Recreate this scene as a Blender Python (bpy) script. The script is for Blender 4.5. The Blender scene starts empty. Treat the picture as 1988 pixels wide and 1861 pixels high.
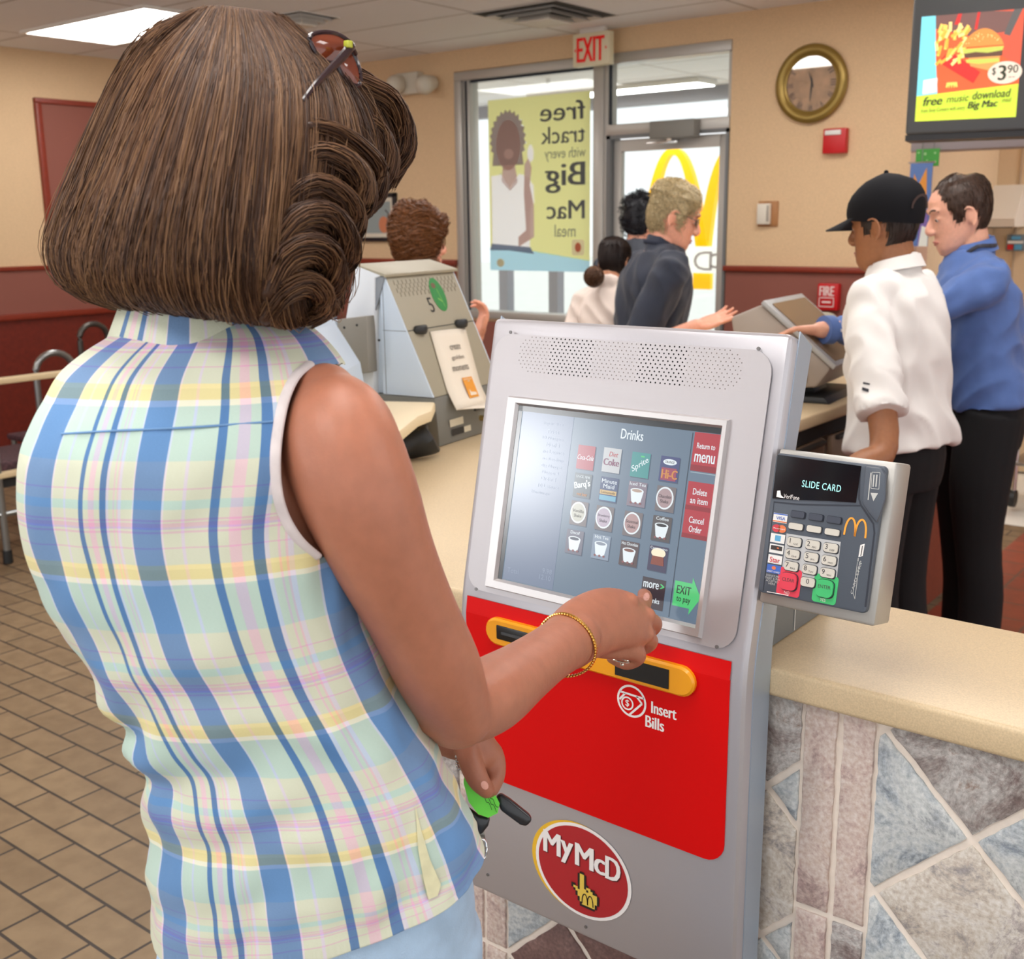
import bpy, bmesh, math, random
import numpy as np
from mathutils import Vector, Matrix, noise
from mathutils.bvhtree import BVHTree
random.seed(7); np.random.seed(7)
SC = bpy.context.scene; COL = SC.collection
PI = math.pi
# ------------------------------------------------------------------ camera
FPX, YAW, PITCH, ROLL, CAMZ = 2171.3, -0.66744, 0.22695, -0.01223, 1.62
_f = np.array([math.sin(YAW)*math.cos(PITCH), math.cos(YAW)*math.cos(PITCH), -math.sin(PITCH)])
_r = np.array([math.cos(YAW), -math.sin(YAW), 0.0]); _u = np.cross(_r, _f)
_c, _s = math.cos(ROLL), math.sin(ROLL)
RT, UP, FW = _c*_r+_s*_u, -_s*_r+_c*_u, _f
CAM = np.array([0, 0, CAMZ])
cd = bpy.data.cameras.new('camera'); cam = bpy.data.objects.new('camera', cd); COL.objects.link(cam)
cd.sensor_fit = 'HORIZONTAL'; cd.sensor_width = 36.0; cd.lens = FPX/1988*36.0
cd.clip_start = 0.05; cd.clip_end = 200
cd.dof.use_dof = True; cd.dof.focus_distance = 1.35; cd.dof.aperture_fstop = 10.0
cam.matrix_world = Matrix(((RT[0], UP[0], -FW[0], CAM[0]), (RT[1], UP[1], -FW[1], CAM[1]), (RT[2], UP[2], -FW[2], CAM[2]), (0, 0, 0, 1)))
SC.camera = cam
# ------------------------------------------------------------------ world, light, exposure
SC.view_settings.view_transform = 'Standard'; SC.view_settings.look = 'None'
SC.view_settings.gamma = 1.0; SC.view_settings.use_curve_mapping = False
SC.view_settings.exposure = 0.5
SC.cycles.use_denoising = True
SC.cycles.max_bounces = 8; SC.cycles.transparent_max_bounces = 12
wd = bpy.data.worlds.new('daylight'); SC.world = wd; wd.use_nodes = True
wd.node_tree.nodes['Background'].inputs[0].default_value = (0.975, 0.99, 1.0, 1)
wn = wd.node_tree; _tc = wn.nodes.new('ShaderNodeTexCoord'); _nz = wn.nodes.new('ShaderNodeVectorMath'); _nz.operation = 'NORMALIZE'
_dp = wn.nodes.new('ShaderNodeVectorMath'); _dp.operation = 'DOT_PRODUCT'; _sd = Vector((-.605, -.785, .14)).normalized(); _dp.inputs[1].default_value = _sd    # low bright sky patch added behind the camera for the screen glare
_cl = wn.nodes.new('ShaderNodeMath'); _cl.operation = 'MAXIMUM'; _cl.inputs[1].default_value = 0; _pw = wn.nodes.new('ShaderNodeMath'); _pw.operation = 'POWER'; _pw.inputs[1].default_value = 480
_ma = wn.nodes.new('ShaderNodeMath'); _ma.operation = 'MULTIPLY_ADD'; _ma.inputs[1].default_value = 14.0; _ma.inputs[2].default_value = 1.0
wn.links.new(_tc.outputs['Generated'], _nz.inputs[0]); wn.links.new(_nz.outputs[0], _dp.inputs[0]); wn.links.new(_dp.outputs['Value'], _cl.inputs[0]); wn.links.new(_cl.outputs[0], _pw.inputs[0]); wn.links.new(_pw.outputs[0], _ma.inputs[0]); wn.links.new(_ma.outputs[0], wn.nodes['Background'].inputs[1])
CEIL = 2.743; YB = 6.05; XL = -7.21          # ceiling, back wall, left wall
PANEL_STRENGTH = 7.0
# ------------------------------------------------------------------ pixel helpers
def ray(px, py):
    return ((px-994)/FPX)*RT - ((py-930.5)/FPX)*UP + FW
def at(px, py, d):
    return CAM + ray(px, py)*d
def on(px, py, axis, val):
    d = ray(px, py); return CAM + d*((val-CAM[axis])/d[axis])
LEAN = math.radians(12.5); KY, KZ = 1.25, 1.057     # kiosk face: vertical below KZ, leaning back above it
KN = np.array([0, -math.cos(LEAN), math.sin(LEAN)]); KS = np.array([0, math.sin(LEAN), math.cos(LEAN)])
def KP(x, s, off=0.0):
    return np.array([x, KY, KZ]) + s*KS + off*KN
def kpx(px, py):
    d = ray(px, py); P = CAM + d*(np.dot(np.array([0, KY, KZ])-CAM, KN)/np.dot(d, KN))
    return P[0], (P[2]-KZ)/math.cos(LEAN)
# ------------------------------------------------------------------ materials
MATS = {}; LOCAL = set()
def lin(c):
    return tuple(((v/255)/12.92 if v/255 <= .04045 else ((v/255+.055)/1.055)**2.4) for v in c)
def mat(name, rgb, rough=.5, metal=0, var=0, vscale=20, bump=0, bscale=60, emit=0, spec=.5, coat=0, sss=0, ecol=None, sheen=0):
    if name in MATS: return MATS[name]
    m = bpy.data.materials.new(name); m.use_nodes = True; nt = m.node_tree; b = nt.nodes['Principled BSDF']
    col = lin(rgb)+(1,)
    b.inputs['Base Color'].default_value = col; b.inputs['Roughness'].default_value = rough
    b.inputs['Metallic'].default_value = metal; b.inputs['Specular IOR Level'].default_value = spec
    if coat: b.inputs['Coat Weight'].default_value = coat; b.inputs['Coat Roughness'].default_value = .08
    if sheen: b.inputs['Sheen Weight'].default_value = sheen
    if sss:
        b.inputs['Subsurface Weight'].default_value = sss; b.inputs['Subsurface Radius'].default_value = (.012, .004, .002)
        b.inputs['Subsurface Scale'].default_value = 1.0
    tc = nt.nodes.new('ShaderNodeTexCoord')
    if var:
        n = nt.nodes.new('ShaderNodeTexNoise'); n.inputs['Scale'].default_value = vscale; n.inputs['Detail'].default_value = 6
        nt.links.new(tc.outputs['Object'], n.inputs['Vector'])
        r = nt.nodes.new('ShaderNodeValToRGB')
        r.color_ramp.elements[0].position = .3; r.color_ramp.elements[1].position = .7
        r.color_ramp.elements[0].color = tuple(c*(1-var) for c in col[:3])+(1,)
        r.color_ramp.elements[1].color = tuple(min(1, c*(1+var)) for c in col[:3])+(1,)
        nt.links.new(n.outputs['Fac'], r.inputs['Fac']); nt.links.new(r.outputs['Color'], b.inputs['Base Color'])
    if bump:
        n = nt.nodes.new('ShaderNodeTexNoise'); n.inputs['Scale'].default_value = bscale; n.inputs['Detail'].default_value = 5
        nt.links.new(tc.outputs['Object'], n.inputs['Vector'])
        bp = nt.nodes.new('ShaderNodeBump'); bp.inputs['Strength'].default_value = bump; bp.inputs['Distance'].default_value = .01
        nt.links.new(n.outputs['Fac'], bp.inputs['Height']); nt.links.new(bp.outputs['Normal'], b.inputs['Normal'])
    if emit:
        b.inputs['Emission Color'].default_value = (lin(ecol)+(1,)) if ecol else col
        b.inputs['Emission Strength'].default_value = emit
    MATS[name] = m; return m
def ramp_const(nt, stops):
    r = nt.nodes.new('ShaderNodeValToRGB'); cr = r.color_ramp; cr.interpolation = 'CONSTANT'
    while len(cr.elements) < len(stops): cr.elements.new(0.5)
    for e, (p, c) in zip(cr.elements, stops): e.position = p; e.color = lin(c)+(1,)
    return r
def translucent(name, rgb, k=.6, var=0):
    if name in MATS: return MATS[name]
    m = bpy.data.materials.new(name); m.use_nodes = True; nt = m.node_tree; nt.nodes.clear()
    o = nt.nodes.new('ShaderNodeOutputMaterial'); mx = nt.nodes.new('ShaderNodeMixShader'); mx.inputs[0].default_value = k
    d = nt.nodes.new('ShaderNodeBsdfDiffuse'); t = nt.nodes.new('ShaderNodeBsdfTranslucent')
    for q in (d, t): q.inputs['Color'].default_value = lin(rgb)+(1,)
    nt.links.new(d.outputs[0], mx.inputs[1]); nt.links.new(t.outputs[0], mx.inputs[2]); nt.links.new(mx.outputs[0], o.inputs[0])
    MATS[name] = m; return m
def glassy(name, tint=(255, 255, 255), refl=.06):
    if name in MATS: return MATS[name]
    m = bpy.data.materials.new(name); m.use_nodes = True; nt = m.node_tree; nt.nodes.clear()
    o = nt.nodes.new('ShaderNodeOutputMaterial'); mx = nt.nodes.new('ShaderNodeMixShader'); mx.inputs[0].default_value = refl
    t = nt.nodes.new('ShaderNodeBsdfTransparent'); t.inputs[0].default_value = lin(tint)+(1,)
    g = nt.nodes.new('ShaderNodeBsdfGlossy'); g.inputs['Roughness'].default_value = .02
    nt.links.new(t.outputs[0], mx.inputs[1]); nt.links.new(g.outputs[0], mx.inputs[2]); nt.links.new(mx.outputs[0], o.inputs[0])
    MATS[name] = m; return m
# ------------------------------------------------------------------ mesh builder
class MB:
    def __init__(s): s.v = []; s.f = []; s.fm = []; s.mats = []
    def mi(s, m):
        if m is None: return 0
        if m not in s.mats: s.mats.append(m)
        return s.mats.index(m)
    def add(s, verts, faces, m=None):
        k = len(s.v); i = s.mi(m)
        s.v.extend([tuple(float(c) for c in p) for p in verts])
        for f in faces: s.f.append(tuple(a+k for a in f)); s.fm.append(i)
    def box(s, lo, hi, m=None, bevel=0, M=None, seg=2):
        lo = np.minimum(lo, hi)*1.0; hi = np.maximum(np.array(lo), np.array(hi)*1.0)
        if bevel <= 0:
            x0, y0, z0 = lo; x1, y1, z1 = hi
            vs = [(x0, y0, z0), (x1, y0, z0), (x1, y1, z0), (x0, y1, z0), (x0, y0, z1), (x1, y0, z1), (x1, y1, z1), (x0, y1, z1)]
            fs = [(3, 2, 1, 0), (4, 5, 6, 7), (0, 1, 5, 4), (1, 2, 6, 5), (2, 3, 7, 6), (3, 0, 4, 7)]
        else:
            bm = bmesh.new(); bmesh.ops.create_cube(bm, size=1)
            for v in bm.verts: v.co = Vector([(lo[i]+hi[i])/2 + v.co[i]*(hi[i]-lo[i]) for i in range(3)])
            bmesh.ops.bevel(bm, geom=bm.edges[:], offset=bevel, segments=seg, affect='EDGES', profile=.5)
            bm.verts.index_update(); vs = [v.co[:] for v in bm.verts]; fs = [[v.index for v in f.verts] for f in bm.faces]; bm.free()
        if M is not None: vs = [(M @ Vector(v))[:] for v in vs]
        s.add(vs, fs, m); return s
    def prism(s, poly, frame, d0, d1, m=None):
        # poly: list of (a,b); frame(a,b,d)->xyz ; closed extrusion from d0 to d1
        n = len(poly)
        vs = [frame(a, b, d0) for a, b in poly]+[frame(a, b, d1) for a, b in poly]
        fs = [tuple(range(n))[::-1], tuple(range(n, 2*n))]+[(i, (i+1) % n, n+(i+1) % n, n+i) for i in range(n)]
        s.add(vs, fs, m); return s
    def tube(s, pts, rad, seg=12, sub=0, up=(0, 0, 1), m=None, round_=True, closed=False, power=2.0):
        P = np.array(pts, float); R = np.array([(r, r) if np.isscalar(r) else r for r in rad], float) if not np.isscalar(rad) else np.full((len(P), 2), float(rad))
        if sub: P, R = crs(P, sub, closed), crs(R, sub, closed)
        n = len(P); T = np.gradient(P, axis=0) if not closed else (np.roll(P, -1, 0)-np.roll(P, 1, 0))
        T /= np.maximum(np.linalg.norm(T, axis=1), 1e-9)[:, None]
        up = np.array(up, float); rings = []
        for i in range(n):
            t = T[i]; a = up-t*np.dot(up, t)
            if np.linalg.norm(a) < .15: a = np.array([1.0, 0.3, 0])-t*np.dot([1.0, .3, 0], t)
            a /= np.linalg.norm(a); b = np.cross(t, a); rings.append((P[i], a, b, R[i], t))
        if round_ and not closed:
            c, a, b, r, t = rings[0]; q = min(r)
            pre = [(c-t*q*math.sin(x), a, b, r*math.cos(x), t) for x in (1.35, .9, .45)]
            c, a, b, r, t = rings[-1]; q = min(r)
            post = [(c+t*q*math.sin(x), a, b, r*math.cos(x), t) for x in (.45, .9, 1.35)]
            rings = pre+rings+post
        vs = []; fs = []
        for c, a, b, r, t in rings:
            for k in range(seg):
                th = 2*PI*k/seg; cc, ss = math.cos(th), math.sin(th)
                if power != 2.0:
                    cc = math.copysign(abs(cc)**(2/power), cc); ss = math.copysign(abs(ss)**(2/power), ss)
                vs.append(c+a*r[0]*cc+b*r[1]*ss)
        L = len(rings)
        for i in range(L if closed else L-1):
            j = (i+1) % L
            for k in range(seg):
                k2 = (k+1) % seg; fs.append((i*seg+k, i*seg+k2, j*seg+k2, j*seg+k))
        if not closed: fs.append(tuple(range(seg))[::-1]); fs.append(tuple((L-1)*seg+k for k in range(seg)))
        s.add(vs, fs, m); return s
    def ball(s, c, r, m=None, seg=16, rings=10, M=None):
        r = (r, r, r) if np.isscalar(r) else r; vs = []; fs = []
        for i in range(1, rings):
            th = PI*i/rings
            for k in range(seg):
                ph = 2*PI*k/seg; vs.append(np.array([r[0]*math.sin(th)*math.cos(ph), r[1]*math.sin(th)*math.sin(ph), r[2]*math.cos(th)]))
        vs += [np.array([0, 0, r[2]]), np.array([0, 0, -r[2]])]
        if M is not None: vs = [np.array((M.to_3x3() @ Vector(v))[:]) for v in vs]
        vs = [v+np.array(c, float) for v in vs]; N = rings-1
        for i in range(N-1):
            for k in range(seg):
                k2 = (k+1) % seg; fs.append((i*seg+k, (i+1)*seg+k, (i+1)*seg+k2, i*seg+k2))
        for k in range(seg):
            k2 = (k+1) % seg; fs.append((N*seg, k, k2)); fs.append((N*seg+1, (N-1)*seg+k2, (N-1)*seg+k))
        s.add(vs, fs, m); return s
    def cyl(s, a, b, r, m=None, seg=20, r2=None):
        return s.tube([a, b], [r, r if r2 is None else r2], seg=seg, m=m, round_=False, up=(.13, .3, 1) if abs(a[2]-b[2]) < 1e-6 else (0, 1, 0.01))
    def disc(s, pts, m=None):
        s.add(pts, [tuple(range(len(pts)))], m); return s
    def build(s, name, m=None, parent=None, angle=35, loc=None, smooth=True):
        me = bpy.data.meshes.new(name); o = bpy.data.objects.new(name, me); COL.objects.link(o)
        org = np.zeros(3)
        anc = []; q = parent
        while q is not None: anc.append(q.name in LOCAL); q = q.parent
        if parent is not None and not any(anc):
            q = parent; 
            while q is not None: org = org+np.array(q.location); q = q.parent
        elif loc is not None: org = np.array(loc, float); o.location = loc
        V = np.array(s.v, float)-org
        me.from_pydata([tuple(p) for p in V], [], s.f)
        ms = s.mats if s.mats else ([m] if m else [])
        for q in ms: me.materials.append(q)
        if len(ms) > 1: me.polygons.foreach_set('material_index', np.array(s.fm, dtype=np.int32))
        if smooth:
            me.polygons.foreach_set('use_smooth', np.ones(len(me.polygons), dtype=bool))
            me.update(); me.set_sharp_from_angle(angle=math.radians(angle))
        me.validate(); me.update()
        if parent is not None: o.parent = parent
        return o
def crs(P, sub, closed=False):
    n = len(P); out = []
    for i in range(n if closed else n-1):
        g = (lambda k: P[k % n]) if closed else (lambda k: P[min(max(k, 0), n-1)])
        p0, p1, p2, p3 = g(i-1), g(i), g(i+1), g(i+2)
        for j in range(sub):
            t = j/sub
            out.append(.5*((2*p1)+(-p0+p2)*t+(2*p0-5*p1+4*p2-p3)*t*t+(-p0+3*p1-3*p2+p3)*t**3))
    if not closed: out.append(P[-1])
    return np.array(out)
def tag(o, label=None, cat=None, group=None, kind=None):
    if label: o['label'] = label
    if cat: o['category'] = cat
    if group: o['group'] = group
    if kind: o['kind'] = kind
    return o
def thing(name, label, cat, loc=(0, 0, 0), group=None, rotz=0):
    o = bpy.data.objects.new(name, None); COL.objects.link(o); o.empty_display_size = .05
    o.location = tuple(float(c) for c in loc); o.rotation_euler = (0, 0, rotz)
    return tag(o, label, cat, group)
def copy_thing(o, loc, label, parent=None, rotz=None):
    c = o.copy(); COL.objects.link(c)
    if parent is None:
        c.location = loc; c['label'] = label
        if rotz is not None: c.rotation_euler = (0, 0, rotz)
    else: c.parent = parent
    for ch in list(o.children): copy_thing(ch, None, None, c)
    return c
def bake(o, mods):
    for t, kw in mods:
        md = o.modifiers.new(t, t)
        for k, v in kw.items(): setattr(md, k, v)
    dg = bpy.context.evaluated_depsgraph_get(); dg.update()
    me = bpy.data.meshes.new_from_object(o.evaluated_get(dg)); old = o.data; nm = old.name
    o.modifiers.clear(); o.data = me; bpy.data.meshes.remove(old); me.name = nm
    me.polygons.foreach_set('use_smooth', np.ones(len(me.polygons), dtype=bool)); me.update()
    return o
def melt(o, voxel, it=6, fac=.5):
    ms = [m for m in o.data.materials]
    bake(o, [('REMESH', dict(mode='VOXEL', voxel_size=voxel, use_smooth_shade=True)), ('SMOOTH', dict(factor=fac, iterations=it))])
    if not o.data.materials:
        for m in ms: o.data.materials.append(m)
    return o
_TXT = {}
def text_geo(txt, shear=0.0, bold=0.0, sp=1.0):
    k = (txt, shear, bold, sp)
    if k in _TXT: return _TXT[k]
    cu = bpy.data.curves.new('t', 'FONT'); cu.body = txt; cu.size = 1; cu.shear = shear; cu.offset = bold; cu.resolution_u = 3
    cu.space_character = sp
    cu.align_x = 'CENTER'; cu.align_y = 'CENTER'
    o = bpy.data.objects.new('t', cu); COL.objects.link(o)
    dg = bpy.context.evaluated_depsgraph_get(); dg.update()
    me = bpy.data.meshes.new_from_object(o.evaluated_get(dg))
    V = np.array([v.co[:] for v in me.vertices]).reshape(-1, 3); F = [tuple(p.vertices) for p in me.polygons]
    bpy.data.objects.remove(o); bpy.data.curves.remove(cu); bpy.data.meshes.remove(me)
    if len(V):
        lo, hi = V.min(0), V.max(0); V = V-(lo+hi)/2; V[:, 2] = 0
        _TXT[k] = (V, F, (hi-lo)[:2])
    else: _TXT[k] = (V, F, (1, 1))
    return _TXT[k]
def text(mb, txt, frame, cu, cv, w=None, h=None, m=None, shear=0, bold=.01, rot=0, mirror=False, sp=1.0):
    """letters filling a w x h field centred on (cu,cv) of frame(u,v)->xyz"""
    V, F, (W, H) = text_geo(txt, shear, 0.0, sp)
    if not len(V): return
    sy = h/H if h else w/W; sx = w/W if w else sy
    c, s = math.cos(rot), math.sin(rot)
    bw = max(0, bold)*sy*1.3
    f0 = np.array(frame(cu, cv)); nn = np.cross(np.array(frame(cu+.01, cv))-f0, np.array(frame(cu, cv+.01))-f0); nn = nn/max(1e-12, np.linalg.norm(nn))*4e-5
    if np.dot(nn, CAM-f0) < 0: nn = -nn
    for k in ((-1, 0, 1) if bw > 0 else (0,)):
        out = []
        for x, y, _ in V:
            a, b = (x*sx+k*bw)*(-1 if mirror else 1), y*sy; out.append(np.array(frame(cu+a*c-b*s, cv+a*s+b*c))+nn*(k+1))
        mb.add(out, F, m)
def ell(cx, cy, rx, ry, n=32, a0=0, a1=2*PI):
    full = abs(a1-a0-2*PI) < 1e-6
    return [(cx+rx*math.cos(a0+(a1-a0)*i/(n if full else n-1)), cy+ry*math.sin(a0+(a1-a0)*i/(n if full else n-1))) for i in range(n)]
def rrect(x0, y0, x1, y1, r, n=6):
    out = []
    for cx, cy, a in ((x1-r, y0+r, -PI/2), (x1-r, y1-r, 0), (x0+r, y1-r, PI/2), (x0+r, y0+r, PI)):
        out += [(cx+r*math.cos(a+PI/2*i/n), cy+r*math.sin(a+PI/2*i/n)) for i in range(n+1)]
    return out
def flat(mb, poly, frame, m=None):
    mb.add([frame(a, b) for a, b in poly], [tuple(range(len(poly)))], m)
def stroke(mb, pts, w, frame, m=None):
    P = np.array(pts, float); n = len(P); T = np.gradient(P, axis=0); T /= np.maximum(np.linalg.norm(T, axis=1), 1e-9)[:, None]
    N = np.stack([-T[:, 1], T[:, 0]], 1); W = np.full(n, w) if np.isscalar(w) else np.array(w)
    vs = [frame(*(P[i]+N[i]*W[i]/2)) for i in range(n)]+[frame(*(P[i]-N[i]*W[i]/2)) for i in range(n)]
    mb.add(vs, [(i, i+1, n+i+1, n+i) for i in range(n-1)], m)
# ================================================================== SETTING
def tile_mat(name, c1, c2, grout, bw, rh, mortar, x0, y0, offset=.5, rough=.45, gb=.4):
    m = bpy.data.materials.new(name); m.use_nodes = True; nt = m.node_tree; b = nt.nodes['Principled BSDF']
    tc = nt.nodes.new('ShaderNodeTexCoord'); mp = nt.nodes.new('ShaderNodeMapping')
    mp.inputs['Location'].default_value = (-x0, -y0, 0)
    br = nt.nodes.new('ShaderNodeTexBrick'); br.offset = offset; br.squash = 1; br.offset_frequency = 2
    br.inputs['Scale'].default_value = 1; br.inputs['Brick Width'].default_value = bw; br.inputs['Row Height'].default_value = rh
    br.inputs['Mortar Size'].default_value = mortar; br.inputs['Mortar Smooth'].default_value = .1; br.inputs['Bias'].default_value = 0
    br.inputs['Color1'].default_value = lin(c1)+(1,); br.inputs['Color2'].default_value = lin(c2)+(1,); br.inputs['Mortar'].default_value = lin(grout)+(1,)
    n = nt.nodes.new('ShaderNodeTexNoise'); n.inputs['Scale'].default_value = 14; n.inputs['Detail'].default_value = 8
    mx = nt.nodes.new('ShaderNodeMix'); mx.data_type = 'RGBA'; mx.blend_type = 'MULTIPLY'; mx.inputs[0].default_value = .35
    rp = nt.nodes.new('ShaderNodeValToRGB'); rp.color_ramp.elements[0].position = .35; rp.color_ramp.elements[0].color = (.45, .4, .35, 1); rp.color_ramp.elements[1].position = .62
    L = nt.links.new
    L(tc.outputs['Object'], mp.inputs['Vector']); L(mp.outputs['Vector'], br.inputs['Vector']); L(tc.outputs['Object'], n.inputs['Vector'])
    L(n.outputs['Fac'], rp.inputs['Fac']); L(br.outputs['Color'], mx.inputs[6]); L(rp.outputs['Color'], mx.inputs[7]); L(mx.outputs[2], b.inputs['Base Color'])
    bp = nt.nodes.new('ShaderNodeBump'); bp.inputs['Strength'].default_value = gb; bp.inputs['Distance'].default_value = .004; bp.invert = True
    L(br.outputs['Fac'], bp.inputs['Height']); L(bp.outputs['Normal'], b.inputs['Normal'])
    b.inputs['Roughness'].default_value = rough; MATS[name] = m; return m
def ceiling_mat():
    m = bpy.data.materials.new('ceiling_tiles'); m.use_nodes = True; nt = m.node_tree; b = nt.nodes['Principled BSDF']; L = nt.links.new
    tc = nt.nodes.new('ShaderNodeTexCoord'); mp = nt.nodes.new('ShaderNodeMapping'); mp.inputs['Location'].default_value = (4.22, -5.06, 0)
    br = nt.nodes.new('ShaderNodeTexBrick'); br.offset = 0; br.inputs['Scale'].default_value = 1; br.inputs['Brick Width'].default_value = 1.22; br.inputs['Row Height'].default_value = .61
    br.inputs['Mortar Size'].default_value = .012; br.inputs['Mortar Smooth'].default_value = .2
    for k, c in (('Color1', (250, 250, 253)), ('Color2', (246, 246, 250)), ('Mortar', (206, 203, 202))): br.inputs[k].default_value = lin(c)+(1,)
    n = nt.nodes.new('ShaderNodeTexNoise'); n.inputs['Scale'].default_value = 160; n.inputs['Detail'].default_value = 4
    mx = nt.nodes.new('ShaderNodeMix'); mx.data_type = 'RGBA'; mx.blend_type = 'MULTIPLY'; mx.inputs[0].default_value = .1
    L(tc.outputs['Object'], mp.inputs[0]); L(mp.outputs[0], br.inputs['Vector']); L(tc.outputs['Object'], n.inputs['Vector'])
    L(br.outputs['Color'], mx.inputs[6]); L(n.outputs['Fac'], mx.inputs[7]); L(mx.outputs[2], b.inputs['Base Color'])
    bp = nt.nodes.new('ShaderNodeBump'); bp.inputs['Strength'].default_value = .5; bp.inputs['Distance'].default_value = .006
    L(br.outputs['Fac'], bp.inputs['Height']); L(bp.outputs['Normal'], b.inputs['Normal']); b.inputs['Roughness'].default_value = .9
    MATS['ceiling_tiles'] = m; return m
def struct(name, mb, m=None, parent=None, label=None, **kw):
    o = mb.build(name, m, parent, **kw)
    if parent is None: tag(o, label, None, None, 'structure')
    return o
FLOOR = tile_mat('floor_brown_tile', (150, 127, 98), (136, 114, 87), (60, 52, 47), .213, .109, .0044, -2.30, 1.075)
REDTILE = tile_mat('floor_red_tile', (168, 74, 50), (150, 62, 44), (112, 84, 74), .203, .203, .006, 0, 0, 0.0, .3)
struct('floor', MB().box((-7.4, -3.6, -.08), (4.2, 6.2, 0)), FLOOR, label='brown quarry tile floor laid in running bond')
struct('floor_kitchen', MB().box((-1.38, 1.66, .001), (4.0, 7.6, .006)), REDTILE, label='red quarry tile floor behind the service counter')
struct('ceiling', MB().box((-7.4, -3.6, CEIL), (4.2, 7.8, CEIL+.1)), ceiling_mat(), label='suspended ceiling of pale square tiles')
def wallpaper(name, c):
    return mat(name, c, .75, var=.07, vscale=170, bump=.25, bscale=230)
PAPER = wallpaper('wall_paper_tan', (224, 192, 152)); PAPER2 = wallpaper('wall_paper_kitchen', (226, 203, 170))
MAUVE = mat('wainscot_mauve', (142, 84, 72), .6, var=.08, vscale=200); REDWOOD = mat('wainscot_redwood', (112, 34, 20), .5, var=.15, vscale=40)
RAIL = mat('rail_cherry', (134, 48, 30), .4, var=.1, vscale=30)
b = MB()
b.box((XL-.15, YB, 0), (-5.225, YB+.15, CEIL)); b.box((-5.225, YB, 2.605), (-3.145, YB+.15, CEIL)); b.box((-3.145, YB, 0), (-2.08, YB+.15, CEIL))
b.box((-2.08, YB, 2.035), (4, YB+.15, CEIL)); b.box((-5.225, YB, 0), (-4.02, YB+.15, .965))
struct('wall_back', b, PAPER, label='tan papered back wall around the window and door')
b = MB(); b.box((-5.215, YB-.02, .03), (-3.15, YB-.001, .03)) if 0 else None
b.box((XL, YB-.02, 0), (-5.235, YB, 1.325)); b.box((-5.235, YB-.02, 0), (-4.02, YB, .945)); b.box((-3.135, YB-.02, 0), (-2.09, YB, 1.32))
struct('trim_1', b, MAUVE, label='mauve lower panelling on the back wall')
b = MB(); b.box((XL, YB-.045, 1.325), (-5.225, YB, 1.362), bevel=.006); b.box((-3.145, YB-.045, 1.32), (-2.085, YB, 1.352), bevel=.006)
struct('trim_2', b, RAIL, label='red brown chair rail along the back wall')
struct('wall_left', MB().box((XL-.15, -3.6, 0), (XL, YB, CEIL)), PAPER, label='tan papered wall at the left of the room')
b = MB().box((XL, -3.6, 1.06), (XL+.02, YB-.03, 1.345)); b.box((XL, 4.15, 1.34), (XL+.02, 5.35, 2.42))
struct('trim_3', b, MAUVE, label='mauve panel stepping up the left wall')
struct('trim_4', MB().box((XL, -3.6, 0), (XL+.02, YB-.03, 1.03)), REDWOOD, label='dark red wood panelling low on the left wall')
b = MB(); b.box((XL, -3.6, 1.02), (XL+.045, YB-.05, 1.06), bevel=.006); b.box((XL, -3.6, 1.34), (XL+.035, 4.165, 1.368), bevel=.005); b.box((XL, 5.32, 1.34), (XL+.035, YB-.05, 1.368), bevel=.005)
b.box((XL, 4.125, 1.369), (XL+.035, 4.165, 2.4095), bevel=.004); b.box((XL, 5.335, 1.369), (XL+.034, 5.375, 2.4095), bevel=.004); b.box((XL, 4.125, 2.41), (XL+.035, 5.375, 2.445), bevel=.005)
struct('trim_5', b, RAIL, label='red brown rails framing the left wall panels')
# kitchen recess right of the back wall
b = MB().box((-2.2, 7.6, 0), (4, 7.75, CEIL)); struct('wall_kitchen_side', MB().box((-2.2, YB+.152, 0), (-2.08, 7.598, CEIL)), PAPER2, label='side wall of the kitchen recess')
struct('wall_kitchen', b, PAPER2, label='beige panelled kitchen wall beyond the opening')
b = MB()
for x in (-1.95, -1.0, -.2): b.box((x, 7.59, 0), (x+.012, 7.6, CEIL))
struct('trim_6', b, mat('seam_strip', (190, 170, 145), .5), label='thin seam strips on the kitchen wall')
b = MB().box((-2.09, YB-.02, 0), (-2.03, YB+.16, 1.95)); 
struct('trim_7', b, mat('jamb_pink', (205, 170, 148), .5), label='pale jamb of the kitchen opening')
b = MB().box((-2.09, YB-.03, 1.945), (4, YB+.16, 2.035), bevel=.004)
struct('trim_8', b, mat('header_grey', (150, 140, 142), .5), label='grey header over the kitchen opening')
# ------------------------------------------------------------------ window, door, vestibule
ALU = mat('aluminium_frame', (188, 184, 178), .38, metal=.35); ALUD = mat('aluminium_dark', (120, 122, 124), .4, metal=.3); GASKET = mat('gasket_black', (28, 34, 46), .6)
PANE = glassy('window_glass', (246, 250, 250), .05)
w1 = thing('window_1', 'tall storefront window beside the door', 'window', (-4.6, YB+.06, .96)); w1['kind'] = 'structure'
b = MB(); y0, y1 = YB-.01, YB+.11
b.box((-5.222, y0, .965), (-5.16, y1, 2.5445), bevel=.004); b.box((-5.16, y0+.02, .99), (-5.105, y1, 2.56), bevel=.004)
b.box((-4.085, y0, 0), (-4.01, y1, 2.5445), bevel=.004); b.box((-4.01, y0+.012, 0), (-3.985, y1, 2.56), bevel=.003)
b.box((-5.222, y0, 2.545), (-4.01, y1, 2.6), bevel=.004); b.box((-5.222, y0-.02, .965), (-4.01, y1, 1.015), bevel=.006)
b.build('window_frame', ALU, w1)
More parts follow.
